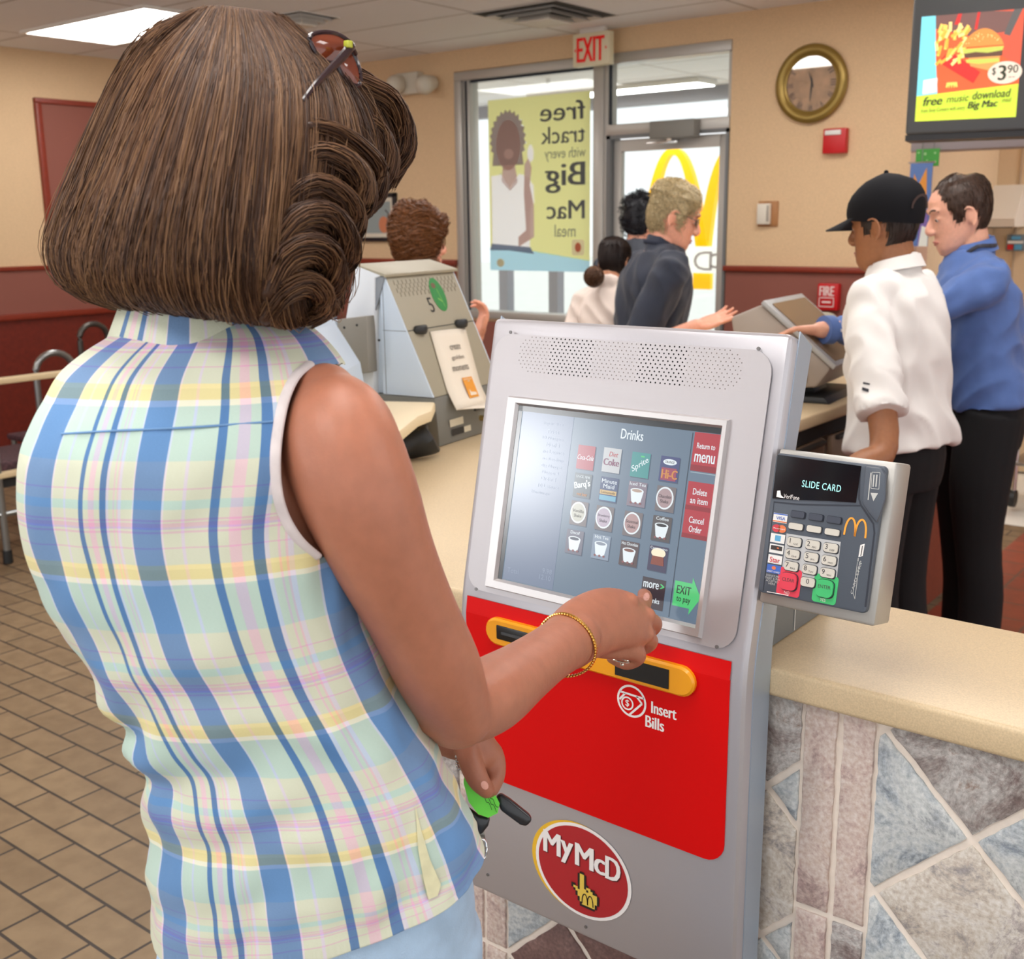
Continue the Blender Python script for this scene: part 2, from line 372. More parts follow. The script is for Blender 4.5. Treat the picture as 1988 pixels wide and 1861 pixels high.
b = MB(); b.box((-5.135, y0+.012, 1.01), (-5.122, y0+.03, 2.54)); b.box((-5.1, y0+.03, 2.53), (-4.085, y0+.06, 2.548)); b.box((-4.09, y0+.03, 1.01), (-4.083, y0+.06, 2.55)); b.box((-3.987, y0+.03, 2.19), (-3.975, y0+.05, 2.55))
b.build('gasket', GASKET, w1)
MB().box((-5.11, YB+.05, 1.01), (-4.08, YB+.054, 2.55)).build('window_pane', PANE, w1)
w2 = thing('window_2', 'transom pane over the glass door', 'window', (-3.57, YB+.06, 2.12)); w2['kind'] = 'structure'
b = MB(); b.box((-3.99, y0, 2.125), (-3.147, y1, 2.19), bevel=.004); b.box((-3.99, y0, 2.545), (-3.147, y1, 2.603), bevel=.004); b.box((-3.168, y0+.02, 2.18), (-3.147, y1, 2.56))
b.build('window_frame', ALU, w2); MB().box((-3.985, YB+.05, 2.18), (-3.16, YB+.054, 2.55)).build('window_pane', PANE, w2)
d1 = thing('door_1', 'glass entrance door in the back wall', 'door', (-3.57, YB+.06, 0)); d1['kind'] = 'structure'
b = MB(); b.box((-3.985, y0, 0), (-3.958, y1, 2.125)); b.box((-3.165, y0, 0), (-3.147, y1, 2.125)); b.box((-3.985, y0, 2.105), (-3.147, y0+.03, 2.127)); b.build('door_frame', ALUD, d1)
b = MB(); y2 = YB+.03; b.box((-3.955, y2, .02), (-3.9, y2+.045, 2.1), bevel=.004); b.box((-3.225, y2, .02), (-3.168, y2+.045, 2.1), bevel=.004); b.box((-3.9, y2, 2.03), (-3.225, y2+.045, 2.1)); b.box((-3.9, y2, .02), (-3.225, y2+.045, .28))
b.build('door_leaf', ALU, d1); MB().box((-3.9, y2+.02, .28), (-3.225, y2+.024, 2.03)).build('window_pane', PANE, d1)
b = MB(); b.box((-3.63, YB-.09, 2.085), (-3.33, YB-.012, 2.185), bevel=.006); c = b.build('door_closer', mat('closer_grey', (132, 130, 124), .5), d1)
b = MB(); b.box((-3.66, YB-.075, 2.055), (-3.45, YB-.055, 2.07), bevel=.004); b.box((-3.52, YB-.07, 2.06), (-3.49, YB+.02, 2.088)); b.build('closer_arm', mat('chrome', (225, 225, 225), .15, metal=1), c)
# vestibule outside the door
VY = 8.25
zt = on(1430, 172, 1, VY)[2]; zb = on(1430, 188, 1, VY)[2]
struct('ceiling_vestibule', MB().box((-8.5, YB+.15, 2.64), (-2.6, VY+.15, 2.74)), MATS['ceiling_tiles'], label='tiled vestibule ceiling seen through the glass')
OUT = mat('outer_frame', (150, 150, 158), .5)
b = MB(); b.box((-9, VY, zb), (-2.6, VY+.12, zt+.02)); b.box((-9, VY, zt+.02), (-2.6, VY+.12, 2.64))
for x in (on(977, 560, 1, VY)[0], on(1079, 560, 1, VY)[0]-.03): b.box((x-.05, VY, 0), (x+.05, VY+.1, zb))
b.box((on(960, 560, 1, VY)[0], VY, .55), (on(1090, 560, 1, VY)[0], VY+.08, .62)); b.box((-9, VY, 0), (-2.6, VY+.1, .1))
struct('wall_outer', b, OUT, label='outer storefront framing beyond the vestibule')
MB_ = MB().box((-2.75, YB+.15, 0), (-2.6, VY, CEIL)); struct('wall_vestibule', MB_, mat('vest_wall', (225, 222, 216), .6), label='pale side wall of the vestibule')
struct('ground', MB().box((-30, 6.2, -.1), (20, 60, -.02)), mat('concrete_sunny', (240, 238, 230), .8, var=.05, vscale=3), label='pale sunlit ground outside')
# ================================================================== CEILING AND WALL FIXTURES
WHITE_TRIM = mat('white_enamel', (232, 228, 222), .4)
GLOW = mat('light_diffuser', (255, 253, 240), .5, emit=PANEL_STRENGTH, ecol=(255, 252, 248))
def ceiling_light(x, y, label):
    t = thing('ceiling_light', label, 'light', (x, y, CEIL-.012), 'fluorescent panels in the ceiling')
    b = MB()
    for lo, hi in (((-.62, -.32), (.62, -.295)), ((-.62, .295), (.62, .32)), ((-.62, -.295), (-.595, .295)), ((.595, -.295), (.62, .295))):
        b.box((x+lo[0], y+lo[1], CEIL-.014), (x+hi[0], y+hi[1], CEIL+.0))
    b.build('frame', WHITE_TRIM, t)
    MB().box((x-.595, y-.295, CEIL-.008), (x+.595, y+.295, CEIL-.002)).build('diffuser', GLOW, t)
    return t
ceiling_light(-5.97, 4.05, 'glowing fluorescent panel in the ceiling above the dining tables')
for i, (x, y) in enumerate(((-5.9, 1.0), (-3.3, 2.0), (-3.3, 3.85), (-1.9, 4.8), (-.9, 3.2), (-3.3, -.6), (-.6, -.6), (1.6, 1.6), (-.9, .7))):  # unseen panels added to light the room and its back wall
    ceiling_light(x, y, 'fluorescent ceiling panel overhead, outside the picture')
ceiling_light(-.4, 6.95, 'fluorescent panel in the kitchen recess behind the menu board')  # added out of view to brighten the kitchen
# square air vents
def ceiling_vent(x, y, h, label):
    t = thing('ceiling_vent', label, 'vent', (x, y, CEIL-.02))
    b = MB(); fr = mat('vent_paint', (228, 222, 214), .5)
    for k, (a, z) in enumerate(((h, CEIL-.006), (h*.8, CEIL-.02), (h*.62, CEIL-.034), (h*.44, CEIL-.046))):
        wdt = h*.11
        for s in (-1, 1):
            b.add([(x-a, y+s*a, z), (x+a, y+s*a, z), (x+a-wdt, y+s*(a-wdt), z+.028), (x-a+wdt, y+s*(a-wdt), z+.028)], [(0, 1, 2, 3)])
            b.add([(x+s*a, y-a, z), (x+s*a, y+a, z), (x+s*(a-wdt), y+a-wdt, z+.028), (x+s*(a-wdt), y-a+wdt, z+.028)], [(0, 1, 2, 3)])
    b.build('louvres', fr, t, smooth=False)
    MB().box((x-h*.36, y-h*.36, CEIL-.05), (x+h*.36, y+h*.36, CEIL-.04), bevel=.003).build('centre_plate', fr, t)
    MB().box((x-h*.95, y-h*.95, CEIL-.004), (x+h*.95, y+h*.95, CEIL-.001)).build('backing', mat('vent_dark', (60, 58, 56), .8), t)
ceiling_vent(-3.96, 5.37, .3, 'large louvred ceiling vent in front of the exit sign')
ceiling_vent(-5.02, 4.53, .15, 'small dark ceiling vent above the dark haired woman')
# exit sign
ys = 5.9; L0 = on(1107, 95, 1, ys); 
t = thing('exit_sign', 'cream exit sign with red letters hung over the door', 'sign', (L0[0]+.16, ys, 2.46))
cw = (-3.865, -3.60); cream = mat('sign_cream', (232, 222, 190), .45)
ex0, ex1 = on(1112, 95, 1, ys)[0], on(1182, 95, 1, ys)[0]; ez1 = on(1145, 63, 1, ys)[2]; ez0 = on(1150, 127, 1, ys)[2]
MB().box((ex0, ys, ez0), (ex1, ys+.055, ez1), bevel=.004).build('housing', cream, t)
b = MB(); F = lambda u, v: (u, ys-.0025, v); cx = (ex0+ex1)/2; cz = (ez0+ez1)/2
text(b, 'EXIT', F, cx, cz, (ex1-ex0)*.74, (ez1-ez0)*.74, bold=.015)
for s in (-1, 1): flat(b, [(cx+s*.118, cz), (cx+s*.106, cz+.012), (cx+s*.106, cz-.012)][::s], F)
b.build('lettering', mat('exit_red', (222, 12, 12), .4, emit=.12), t)
MB().box(((ex0+ex1)/2-.09, ys+.01, ez1), ((ex0+ex1)/2+.09, ys+.045, CEIL), bevel=.003).build('mount', WHITE_TRIM, t)
# emergency light
t = thing('emergency_light', 'white twin head emergency light on the back wall', 'light', (-5.64, YB, 2.5))
g = mat('emergency_plastic', (212, 204, 188), .5)
b = MB().box((-5.71, YB-.07, 2.485), (-5.5, YB, 2.63), bevel=.01); b.build('housing', g, t)
for px in (775, 832):
    c = on(px, 160, 1, YB-.07)
    b = MB().tube([c+np.array([0, .03, 0]), c+np.array([.01, -.05, -.02])], [.05, .066], seg=20, m=g)
    h = b.build('lamp_head', g, t)
    MB().ball(c+np.array([.012, -.058, -.022]), (.056, .03, .052)).build('lens', mat('lens_clear', (215, 220, 225), .08, metal=.6), h)
# clock
t = thing('wall_clock', 'round brass rimmed wall clock with a parchment dial', 'clock', (-2.655, YB, 2.325)); cc = np.array([-2.655, YB, 2.325])
brass = mat('clock_brass', (150, 124, 62), .35, metal=.55)
b = MB(); ring = [(cc[0]+.178*math.cos(a), YB-.022, cc[2]+.178*math.sin(a)) for a in np.linspace(0, 2*PI, 48, endpoint=False)]
b.tube(ring, [(.022, .028)]*48, seg=10, closed=True, up=(0, 1, 0)); ring = [(cc[0]+.15*math.cos(a), YB-.02, cc[2]+.15*math.sin(a)) for a in np.linspace(0, 2*PI, 48, endpoint=False)]
b.tube(ring, [.01]*48, seg=8, closed=True, up=(0, 1, 0)); b.build('rim', brass, t)
F = lambda u, v: (cc[0]+u, YB-.016, cc[2]+v)
b = MB(); b.prism(ell(0, 0, .152, .152, 40), lambda a, c_, d: (cc[0]+a, YB-d, cc[2]+c_), .002, .014); b.build('dial', mat('dial_parchment', (196, 160, 126), .6, var=.25, vscale=18), t)
for i, s in enumerate(['XII', 'I', 'II', 'III', 'IV', 'V', 'VI', 'VII', 'VIII', 'IX', 'X', 'XI']):
    a = PI/2-i*PI/6; b = MB(); text(b, s, F, .122*math.cos(a), .122*math.sin(a), h=.03, w=.008*len(s)+.006, rot=a-PI/2); b.build('numeral', mat('numeral_brown', (96, 74, 64), .6), t, smooth=False)
F2 = lambda u, v: (cc[0]+u, YB-.02, cc[2]+v); b = MB()
stroke(b, [(-.005, -.09), (0, -.02), (.002, .02)], [.004, .011, .006], F2); stroke(b, [(.012, -.02), (0, .02), (-.018, .062)], [.006, .012, .003], F2)
b.build('hands', mat('hand_black', (30, 28, 30), .4), t)
# the crystal
b = MB(); b.prism(ell(0, 0, .15, .15, 40), lambda a, c_, d: (cc[0]+a, YB-d, cc[2]+c_), .024, .026); b.build('crystal', glassy('clock_crystal', (255, 255, 255), .12), t)
# fire alarm sounder, pull station, thermostat
t = thing('fire_alarm', 'plain red fire alarm strobe under the clock', 'alarm', (-2.50, YB, 2.0)); red = mat('alarm_red', (196, 20, 26), .4)
MB().box((-2.565, YB-.045, 1.955), (-2.435, YB, 2.085), bevel=.006).build('housing', red, t)
MB().box((-2.553, YB-.052, 2.05), (-2.462, YB-.044, 2.076), bevel=.003).build('strobe_lens', mat('strobe', (222, 220, 216), .15), t)
t = thing('fire_pull_station', 'red fire pull box on the mauve lower wall', 'alarm', (-2.485, YB, 1.13))
x0, x1, z0, z1 = -2.545, -2.425, 1.118, 1.264
MB().box((x0, YB-.065, z0), (x1, YB-.015, z1), bevel=.006).build('housing', red, t)
F = lambda u, v: (x0+u, YB-.0665, z0+v); b = MB(); text(b, 'FIRE', F, .056, .105, .082, .052, bold=.02)
for lo, hi in (((.012, .066), (.1, .071)), ((.012, .018), (.1, .023)), ((.012, .018), (.017, .071)), ((.095, .018), (.1, .071)), ((.03, .04), (.082, .05))): flat(b, [(lo[0], lo[1]), (hi[0], lo[1]), (hi[0], hi[1]), (lo[0], hi[1])], F)
b.build('lettering', mat('alarm_white', (236, 214, 210), .5), t)
t = thing('thermostat', 'small white thermostat on a wooden backplate by the door', 'thermostat', (-2.885, YB, 1.64))
MB().box((-2.945, YB-.012, 1.573), (-2.825, YB, 1.713), bevel=.003).build('backplate', mat('oak_plate', (172, 120, 74), .5, var=.15), t)
MB().box((-2.94, YB-.04, 1.585), (-2.862, YB-.012, 1.7), bevel=.005).build('housing', mat('thermostat_white', (228, 220, 205), .45), t)
MB().box((-2.878, YB-.046, 1.6), (-2.866, YB-.038, 1.69), bevel=.002).build('slider', mat('slider_grey', (170, 162, 150), .4), t)
# framed picture
t = thing('framed_picture', 'black framed art print with a white mat on the back wall', 'picture', (-6.02, YB, 1.5)); pz0, pz1, px0, px1 = 1.485, 1.83, -6.2, -5.79
b = MB()
for lo, hi in (((px0, pz0), (px1, pz0+.03)), ((px0, pz1-.03), (px1, pz1)), ((px0, pz0), (px0+.03, pz1)), ((px1-.03, pz0), (px1, pz1))): b.box((lo[0], YB-.03, lo[1]), (hi[0], YB, hi[1]), bevel=.004)
b.build('frame', mat('frame_black', (30, 28, 34), .35), t); MB().box((px0+.03, YB-.016, pz0+.03), (px1-.03, YB-.01, pz1-.03)).build('mat_board', mat('mat_white', (224, 214, 196), .6), t)
b = MB(); F = lambda u, v: (u, YB-.018, v); flat(b, [(px0+.08, pz0+.06), (px1-.06, pz0+.06), (px1-.06, pz1-.06), (px0+.08, pz1-.06)], F, mat('print_blue', (150, 160, 160), .6)); flat(b, ell(px1-.13, pz0+.12, .05, .06, 20), lambda u, v: (u, YB-.0185, v), mat('print_orange', (206, 128, 92), .6)); stroke(b, [(px1-.11, pz1-.12), (px1-.08, pz0+.2), (px1-.1, pz0+.1)], .012, lambda u, v: (u, YB-.019, v), mat('print_dark', (60, 54, 60), .6))
b.build('print', None, t)
# ------------------------------------------------------------------ window poster, seen from its back
PY = YB-.012; P = lambda px, py: on(px, py, 1, PY)
t = thing('window_poster', 'lime green poster taped inside the window, lettering reversed', 'poster', (-4.56, PY, 1.3))
x0, x1, z0, z1 = P(947, 195)[0], P(1146, 176)[0], P(955, 524)[2], P(1145, 176)[2]
Wp, Hp = x1-x0, z1-z0; F0 = lambda d: (lambda u, v: (x0+u*Wp, PY-d, z0+v*Hp))
b = MB(); flat(b, [(0, 0), (1, 0), (1, .065), (.42, .12), (0, .135)], F0(.0008)); b.build('blue_band', translucent('poster_blue', (190, 232, 250), .6), t)
tm = translucent('poster_ink', (140, 142, 146), .6); b = MB(); F = F0(.0012)
for s, u, v, w, h, bo in (('free', .74, .905, .42, .105, .02), ('track', .745, .775, .42, .095, .01), ('with every', .765, .665, .39, .075, 0), ('Big', .765, .535, .37, .17, .03), ('Mac', .77, .355, .36, .105, .02), ('meal', .765, .235, .2, .07, -.002)):
    text(b, s, F, u, v, w, h, bold=bo, mirror=True)
b.build('lettering', tm, t)
sk = translucent('poster_skin', (206, 178, 170), .62); hr = translucent('poster_hair', (160, 144, 140), .6); wh = translucent('poster_shirt', (255, 252, 254), .65)
POLYS = []; flat0 = flat
def flat(mb, poly, frame, m=None): POLYS.append(list(poly)); flat0(mb, poly, frame, m)
b = MB(); hd = [(.2+(.165+.022*(i % 2))*math.cos(a), .765+(.155+.02*(i % 2))*math.sin(a)) for i, a in enumerate(np.linspace(-.5, PI+.6, 34))]
flat(b, hd+[(.04, .62), (.36, .62)], F0(.0009), hr); flat(b, ell(.205, .735, .125, .145, 28), F0(.0013), sk); flat(b, [(.15, .62), (.27, .62), (.3, .52), (.22, .47), (.13, .53)], F0(.0010), sk)
flat(b, [(.02, .56), (.13, .57), (.22, .485), (.31, .57), (.4, .55), (.46, .5), (.47, .4), (.42, .36), (.42, .13), (.02, .15)], F0(.0011), wh)
flat(b, [(.37, .62), (.41, .66), (.44, .6), (.42, .5), (.46, .38), (.46, .2), (.3, .14), (.3, .2), (.38, .24), (.36, .45)], F0(.0014), sk)
flat(b, ell(.21, .685, .05, .03, 16), F0(.0016), translucent('poster_smile', (226, 196, 186), .4)); flat(b, ell(.43, .68, .035, .05, 14), F0(.0015), wh)
flat(b, [(.0, .12), (.02, .16), (.42, .14), (.46, .1), (.2, .12)], F0(.0015), translucent('poster_jeans', (130, 140, 160), .4)); b.build('printed_figure', None, t)
flat = flat0; POLYS.append([(-.1, -.1), (1.1, -.1), (1.1, .05), (1, .062), (.42, .116), (0, .13), (-.1, .13)])
def inside(p, poly):
    r = False
    for i in range(len(poly)):
        (x1, y1), (x2, y2) = poly[i-1], poly[i]
        if (y1 > p[1]) != (y2 > p[1]) and p[0] < (x2-x1)*(p[1]-y1)/(y2-y1)+x1: r = not r
    return r
b = MB(); nx_, ny_ = 70, 96; vs = [F0(-.001)(i/nx_, j/ny_) for j in range(ny_+1) for i in range(nx_+1)]; fs = []
for j in range(ny_):
    for i in range(nx_):
        c = ((i+.5)/nx_, (j+.5)/ny_)
        if not any(inside((c[0]+dx, c[1]), q) and inside((c[0]-dx, c[1]), q) for q in POLYS for dx in (.006,)): fs.append((j*(nx_+1)+i, j*(nx_+1)+i+1, (j+1)*(nx_+1)+i+1, (j+1)*(nx_+1)+i))
b.add(vs, fs); b.build('sheet', translucent('poster_lime', (244, 242, 172), .6), t, smooth=False)
b = MB(); flat(b, rrect(.83, .095, .95, .185, .02), F0(.0014), translucent('poster_badge', (238, 226, 206), .5)); flat(b, ell(.89, .14, .03, .028, 14), F0(.0018), translucent('poster_badge_red', (206, 120, 100), .5))
b.build('badge', None, t); b = MB(); flat(b, ell(.11, .045, .04, .025, 12), F0(.0016), translucent('poster_gold', (226, 200, 160), .5)); b.build('gold_logo', None, t)
# ------------------------------------------------------------------ golden arch decal on the outer glazing
AY = VY-.02; A = lambda px, py: on(px, py, 1, AY)
t = thing('arches_sign', 'yellow double arch sign hanging outside beyond the glass door', 'sign', (A(1362, 480)[0], AY, A(1362, 562)[2]))
FA = lambda u, v: (u, AY, v); gold = mat('arch_yellow', (255, 196, 10), .4, emit=.55, ecol=(255, 176, 0))
def arch(px, mb):
    pts = []; w = []
    for t_ in np.linspace(-1, 1, 41):
        c = A(px+57*t_, 294+206*abs(t_)**2.4); pts.append((c[0], c[2])); w.append(.052+.05*min(1, abs(t_)**1.5*1.1))
    Pn = np.array(pts); n = len(pts); T = np.gradient(Pn, axis=0); T /= np.linalg.norm(T, axis=1)[:, None]; N = np.stack([-T[:, 1], T[:, 0]], 1)
    for i in range(n-1):
        o = [tuple(Pn[i]+N[i]*w[i]/2), tuple(Pn[i+1]+N[i+1]*w[i+1]/2), tuple(Pn[i+1]-N[i+1]*w[i+1]/2), tuple(Pn[i]-N[i]*w[i]/2)]
        mb.prism(o, lambda a, c_, d: (a, AY+d, c_), 0, .06)
b = MB(); arch(1306, b); arch(1419, b)
q0, q1 = A(1346, 480), A(1378, 562); b.box((q0[0], AY+.004, q1[2]), (q1[0], AY+.05, q0[2])); b.build('arches', gold, t, smooth=False)
q0, q1 = A(1300, 478), A(1440, 531); MB().box((q0[0], AY-.03, q1[2]), (q1[0]+.25, AY-.012, q0[2])).build('name_panel', mat('panel_white', (252, 250, 246), .5, emit=.5), t)
b = MB(); F = lambda u, v: (u, AY-.033, v)
for s, px, wpx in (('o', 1321, 30), ('D', 1368, 36), ('c', 1398, 28), ('M', 1440, 40)):
    c = A(px, 506); sw = A(px+wpx/2, 506)[0]-A(px-wpx/2, 506)[0]; text(b, s, F, c[0], c[2], sw, (A(px, 488)[2]-A(px, 525)[2])*(1 if s in 'DM' else .8), mirror=True, bold=-.02)
b.build('lettering', mat('letter_pale', (205, 198, 200), .5), t, smooth=False)
# vestibule ceiling light
c0 = on(1262, 162, 2, 2.64); t = thing('vestibule_light', 'bright fluorescent fixture on the vestibule ceiling', 'light', (c0[0], c0[1], 2.6))
MB().box((c0[0]-1.1, c0[1]-.14, 2.6), (c0[0]+.5, c0[1]+.16, 2.64), bevel=.01).build('housing', WHITE_TRIM, t)
MB().box((c0[0]-1.08, c0[1]-.12, 2.594), (c0[0]+.48, c0[1]+.14, 2.6)).build('diffuser', GLOW, t)
c0 = on(1064, 152, 2, 2.64); t = thing('fire_sprinkler', 'small chrome sprinkler head on the vestibule ceiling', 'sprinkler', (c0[0], c0[1], 2.64))
MB().cyl((c0[0], c0[1], 2.64), (c0[0], c0[1], 2.59), .016).build('stem', MATS['chrome'], t); MB().cyl((c0[0], c0[1], 2.59), (c0[0], c0[1], 2.583), .035).build('deflector', MATS['chrome'], t)
# ================================================================== KIOSK
def brushed(name, rgb, rough, metal, strength=.15):
    m = mat(name, rgb, rough, metal); nt = m.node_tree; b = nt.nodes['Principled BSDF']; L = nt.links.new
    tc = nt.nodes.new('ShaderNodeTexCoord'); mp = nt.nodes.new('ShaderNodeMapping'); mp.inputs['Scale'].default_value = (6, 400, 400)
    n = nt.nodes.new('ShaderNodeTexNoise'); n.inputs['Scale'].default_value = 1.5; n.inputs['Detail'].default_value = 3
    L(tc.outputs['Object'], mp.inputs[0]); L(mp.outputs[0], n.inputs['Vector'])
    r = nt.nodes.new('ShaderNodeMapRange'); r.inputs[3].default_value = rough-strength*.4; r.inputs[4].default_value = rough+strength*.6
    L(n.outputs['Fac'], r.inputs[0]); L(r.outputs[0], b.inputs['Roughness']); return m
SILV = brushed('kiosk_aluminium', (192, 190, 196), .38, .62); SILV2 = brushed('kiosk_plate', (188, 184, 187), .42, .55); SIDE = brushed('kiosk_side', (176, 190, 206), .4, .6)
kx0, kx1 = -1.095, -.603
K = thing('ordering_kiosk', 'silver and red self order touch kiosk fixed to the end of the counter', 'kiosk', (-.85, 1.3, .548))
def prof(off=0.0):                                   # side profile, bottom to top (y,z) of the front skin
    pts = [(KY, .548), (KY, .70), (KY, .90), (KY, 1.0), (KY+.001, 1.03), (KY+.004, 1.055)]
    for s in (.02, .1, .2, .3, .38, .43):
        q = KP(0, s); pts.append((q[1]+.0035, q[2]))
    return pts
fr = prof(); bk = [(1.408, 1.458), (1.37, 1.318), (1.325, 1.063), (1.322, 1.0), (1.318, .548)]
b = MB(); b.prism(fr[:-1]+[(fr[-1][0], fr[-1][1])]+bk, lambda a, c_, d: (d, a, c_), kx0, kx1)
o = b.build('cabinet_shell', SILV, K, angle=25)
md = o.modifiers.new('bev', 'BEVEL'); md.width = .011; md.segments = 3; md.limit_method = 'ANGLE'; md.angle_limit = math.radians(60)
bake(o, []); o.data.set_sharp_from_angle(angle=math.radians(28))
# side skins
for nm, x in (('side_panel', kx1), ('side_panel', kx0-.0015)):
    pr_ = [(y+.022, z) for y, z in fr]; MB().prism(pr_+[(y-.001, z-(.004 if i == 0 else 0)) for i, (y, z) in enumerate(bk)], lambda a, c_, d: (d, a, c_), x, x+.0015).build(nm, SIDE, K, angle=25)
b = MB(); b.prism([(1.40, 1.385), (1.43, 1.31), (1.615, 1.032), (1.325, 1.032), (1.30, 1.2), (1.36, 1.385)], lambda a, c_, d: (d, a, c_), -1.068, -.632)
b.build('rear_housing', mat('housing_grey', (118, 122, 124), .5, metal=.3), K); 
MB().box((-.6315, 1.46, 1.034), (-.631, 1.463, 1.26)).build('housing_seam', mat('seam_pale', (190, 190, 188), .5), K)
# speaker plate with rounded corners, raised a hair
KF = lambda off: (lambda u, v: KP(u, v, off))
b = MB(); pl = rrect(-1.079, .012, -.622, .406, .03); pl[-7:] = pl[-7:]
b.prism(pl, lambda a, c_, d: KP(a, c_, d), .0, .0016); b.build('front_plate', SILV2, K)
dark = mat('perforation_black', (22, 22, 24), .7); grey = mat('perforation_grey', (140, 134, 132), .6)
b = MB(); cx0, cx1, cy, rr = -1.006, -.689, .3775, .0275
ns = 48; dx = (cx1+.024-(cx0-.024))/ns; dy = .0051
for j in range(-5, 6):
    for i in range(ns+1):
        x = cx0-.024+dx*i+(dx/2 if j % 2 else 0); y = cy+j*dy
        q = max(cx0-x, x-cx1, 0)
        if q*q+(y-cy)**2 > rr*rr: continue
        u = (x-cx0)/(cx1-cx0); m = dark if (.10 < u < .34 or .58 < u < .82) else grey; r = .0013 if m is dark else .00105
        flat(b, ell(x, y, r, r, 6), KF(.0019), m)
b.build('speaker_grille', None, K, smooth=False)
# monitor bezel and screen
bx0, bx1, bs0, bs1 = -1.0405, -.669, .0195, .3135; sx0, sx1, ss0, ss1 = -1.019, -.681, .0365, .3
b = MB()
def frame_ring(mb, o4, i4, h0, h1, hi, m=None):
    (ax, ay, bx_, by), (cx_, cy_, dx_, dy_) = o4, i4
    O = [(ax, ay), (bx_, ay), (bx_, by), (ax, by)]; I = [(cx_, cy_), (dx_, cy_), (dx_, dy_), (cx_, dy_)]
    O2 = [(ax+.003, ay+.003), (bx_-.003, ay+.003), (bx_-.003, by-.003), (ax+.003, by-.003)]
    v = [KP(*p, h0) for p in O]+[KP(*p, h1) for p in O2]+[KP(*p, h1) for p in I]+[KP(*p, hi) for p in [(cx_+.004, cy_+.004), (dx_-.004, cy_+.004), (dx_-.004, dy_-.004), (cx_+.004, dy_-.004)]]
    f = []
    for r in range(3):
        for k in range(4): f.append((r*4+k, r*4+(k+1) % 4, (r+1)*4+(k+1) % 4, (r+1)*4+k))
    mb.add(v, f, m)
frame_ring(b, (bx0, bs0, bx1, bs1), (sx0-.0035, ss0-.0035, sx1+.0035, ss1+.0035), .0, .0085, .0022)
b.build('monitor_bezel', mat('bezel_silver', (200, 196, 196), .35, metal=.6), K, angle=20)
b = MB(); b.prism([(sx0, ss0), (sx1, ss0), (sx1, ss1), (sx0, ss1)], lambda a, c_, d: KP(a, c_, d), .0017, .0024)
def scr(name, rgb, e=.55):
    m = mat(name, (30, 34, 40), .11, 0, emit=e, ecol=rgb, spec=.6); return m
SB = scr('screen_blue_grey', (112, 132, 152)); scrn = b.build('touch_screen', SB, K, smooth=False)
gx = lambda zx, zy: kpx(980+zx/4.0457, 770+zy/4.0457)          # point on the screen
S1, S2, S3 = KF(.0027), KF(.0030), KF(.0033)
def quad(mb, c, w, h, F, m): flat(mb, [(c[0]-w/2, c[1]-h/2), (c[0]+w/2, c[1]-h/2), (c[0]+w/2, c[1]+h/2), (c[0]-w/2, c[1]+h/2)], F, m)
b = MB(); xl = gx(460, 900)[0]; xr = gx(1405, 900)[0]
quad(b, ((sx0+xl)/2+.005, (ss0+ss1)/2), xl-sx0-.01, ss1-ss0-.004, S1, scr('screen_list', (120, 134, 160)))
quad(b, (sx0+.004, (ss0+ss1)/2), .008, ss1-ss0, S2, scr('screen_edge', (10, 12, 16), .1)); quad(b, ((sx0+sx1)/2, ss1-.004), sx1-sx0, .008, S2, scr('screen_edge', (10, 12, 16), .1))
quad(b, ((xr+sx1)/2+.004, gx(1540, 600)[1]), sx1-xr, .0012, S2, scr('screen_pale_line', (170, 190, 200)))
# drop line exactly at the divider
quad(b, (xr, (ss0+ss1)/2-.004), .0011, ss1-ss0-.012, S2, scr('screen_line', (40, 50, 64)))
TW = scr('screen_white', (214, 222, 226), .8); TD = scr('screen_dark_text', (50, 44, 54), .5)
red_ = scr('screen_red', (196, 44, 56)); 
c = gx(1010, 300); text(b, 'Drinks', S2, c[0], c[1], .036, .014, m=TW)
bw = .034; cxr = (xr+sx1)/2+.002
for (zx, zy, h, l1, l2, w1, w2, h1, h2) in ((1585, 440, .052, 'Return to', 'menu', .027, .03, .0075, .011), (1535, 785, .038, 'Delete', 'an item', .021, .026, .0085, .008), (1500, 1005, .038, 'Cancel', 'Order', .022, .019, .0085, .0085)):
    s = gx(zx, zy)[1]; quad(b, (cxr, s), .039, h, S2, red_); quad(b, (cxr, s-h*.42), .039, h*.16, S3, scr('screen_red_low', (160, 24, 36)))
    text(b, l1, KF(.0036), cxr, s+h*.16, w1, h1, m=TW); text(b, l2, KF(.0036), cxr, s-h*.16, w2, h2, m=TW)
s = gx(1420, 1555)[1]; gr = scr('screen_green', (84, 200, 120), .7)
flat(b, [(cxr-.02, s-.017), (cxr+.006, s-.017), (cxr+.006, s-.025), (cxr+.021, s), (cxr+.006, s+.025), (cxr+.006, s+.017), (cxr-.02, s+.017)], S2, gr)
text(b, 'EXIT', S3, cxr-.005, s+.006, .021, .011, m=TD); text(b, 'to pay', S3, cxr-.004, s-.008, .021, .009, m=TD)
c = gx(1170, 1545); quad(b, c, .037, .042, S2, scr('screen_brown', (70, 56, 62), .5)); text(b, 'more', S3, c[0]-.004, c[1]+.011, .024, .008, m=TW); text(b, '>', S3, c[0]+.0135, c[1]+.012, .005, .007, m=gr, bold=.04); text(b, 'drinks', S3, c[0]+.002, c[1]-.009, .02, .007, m=TW)
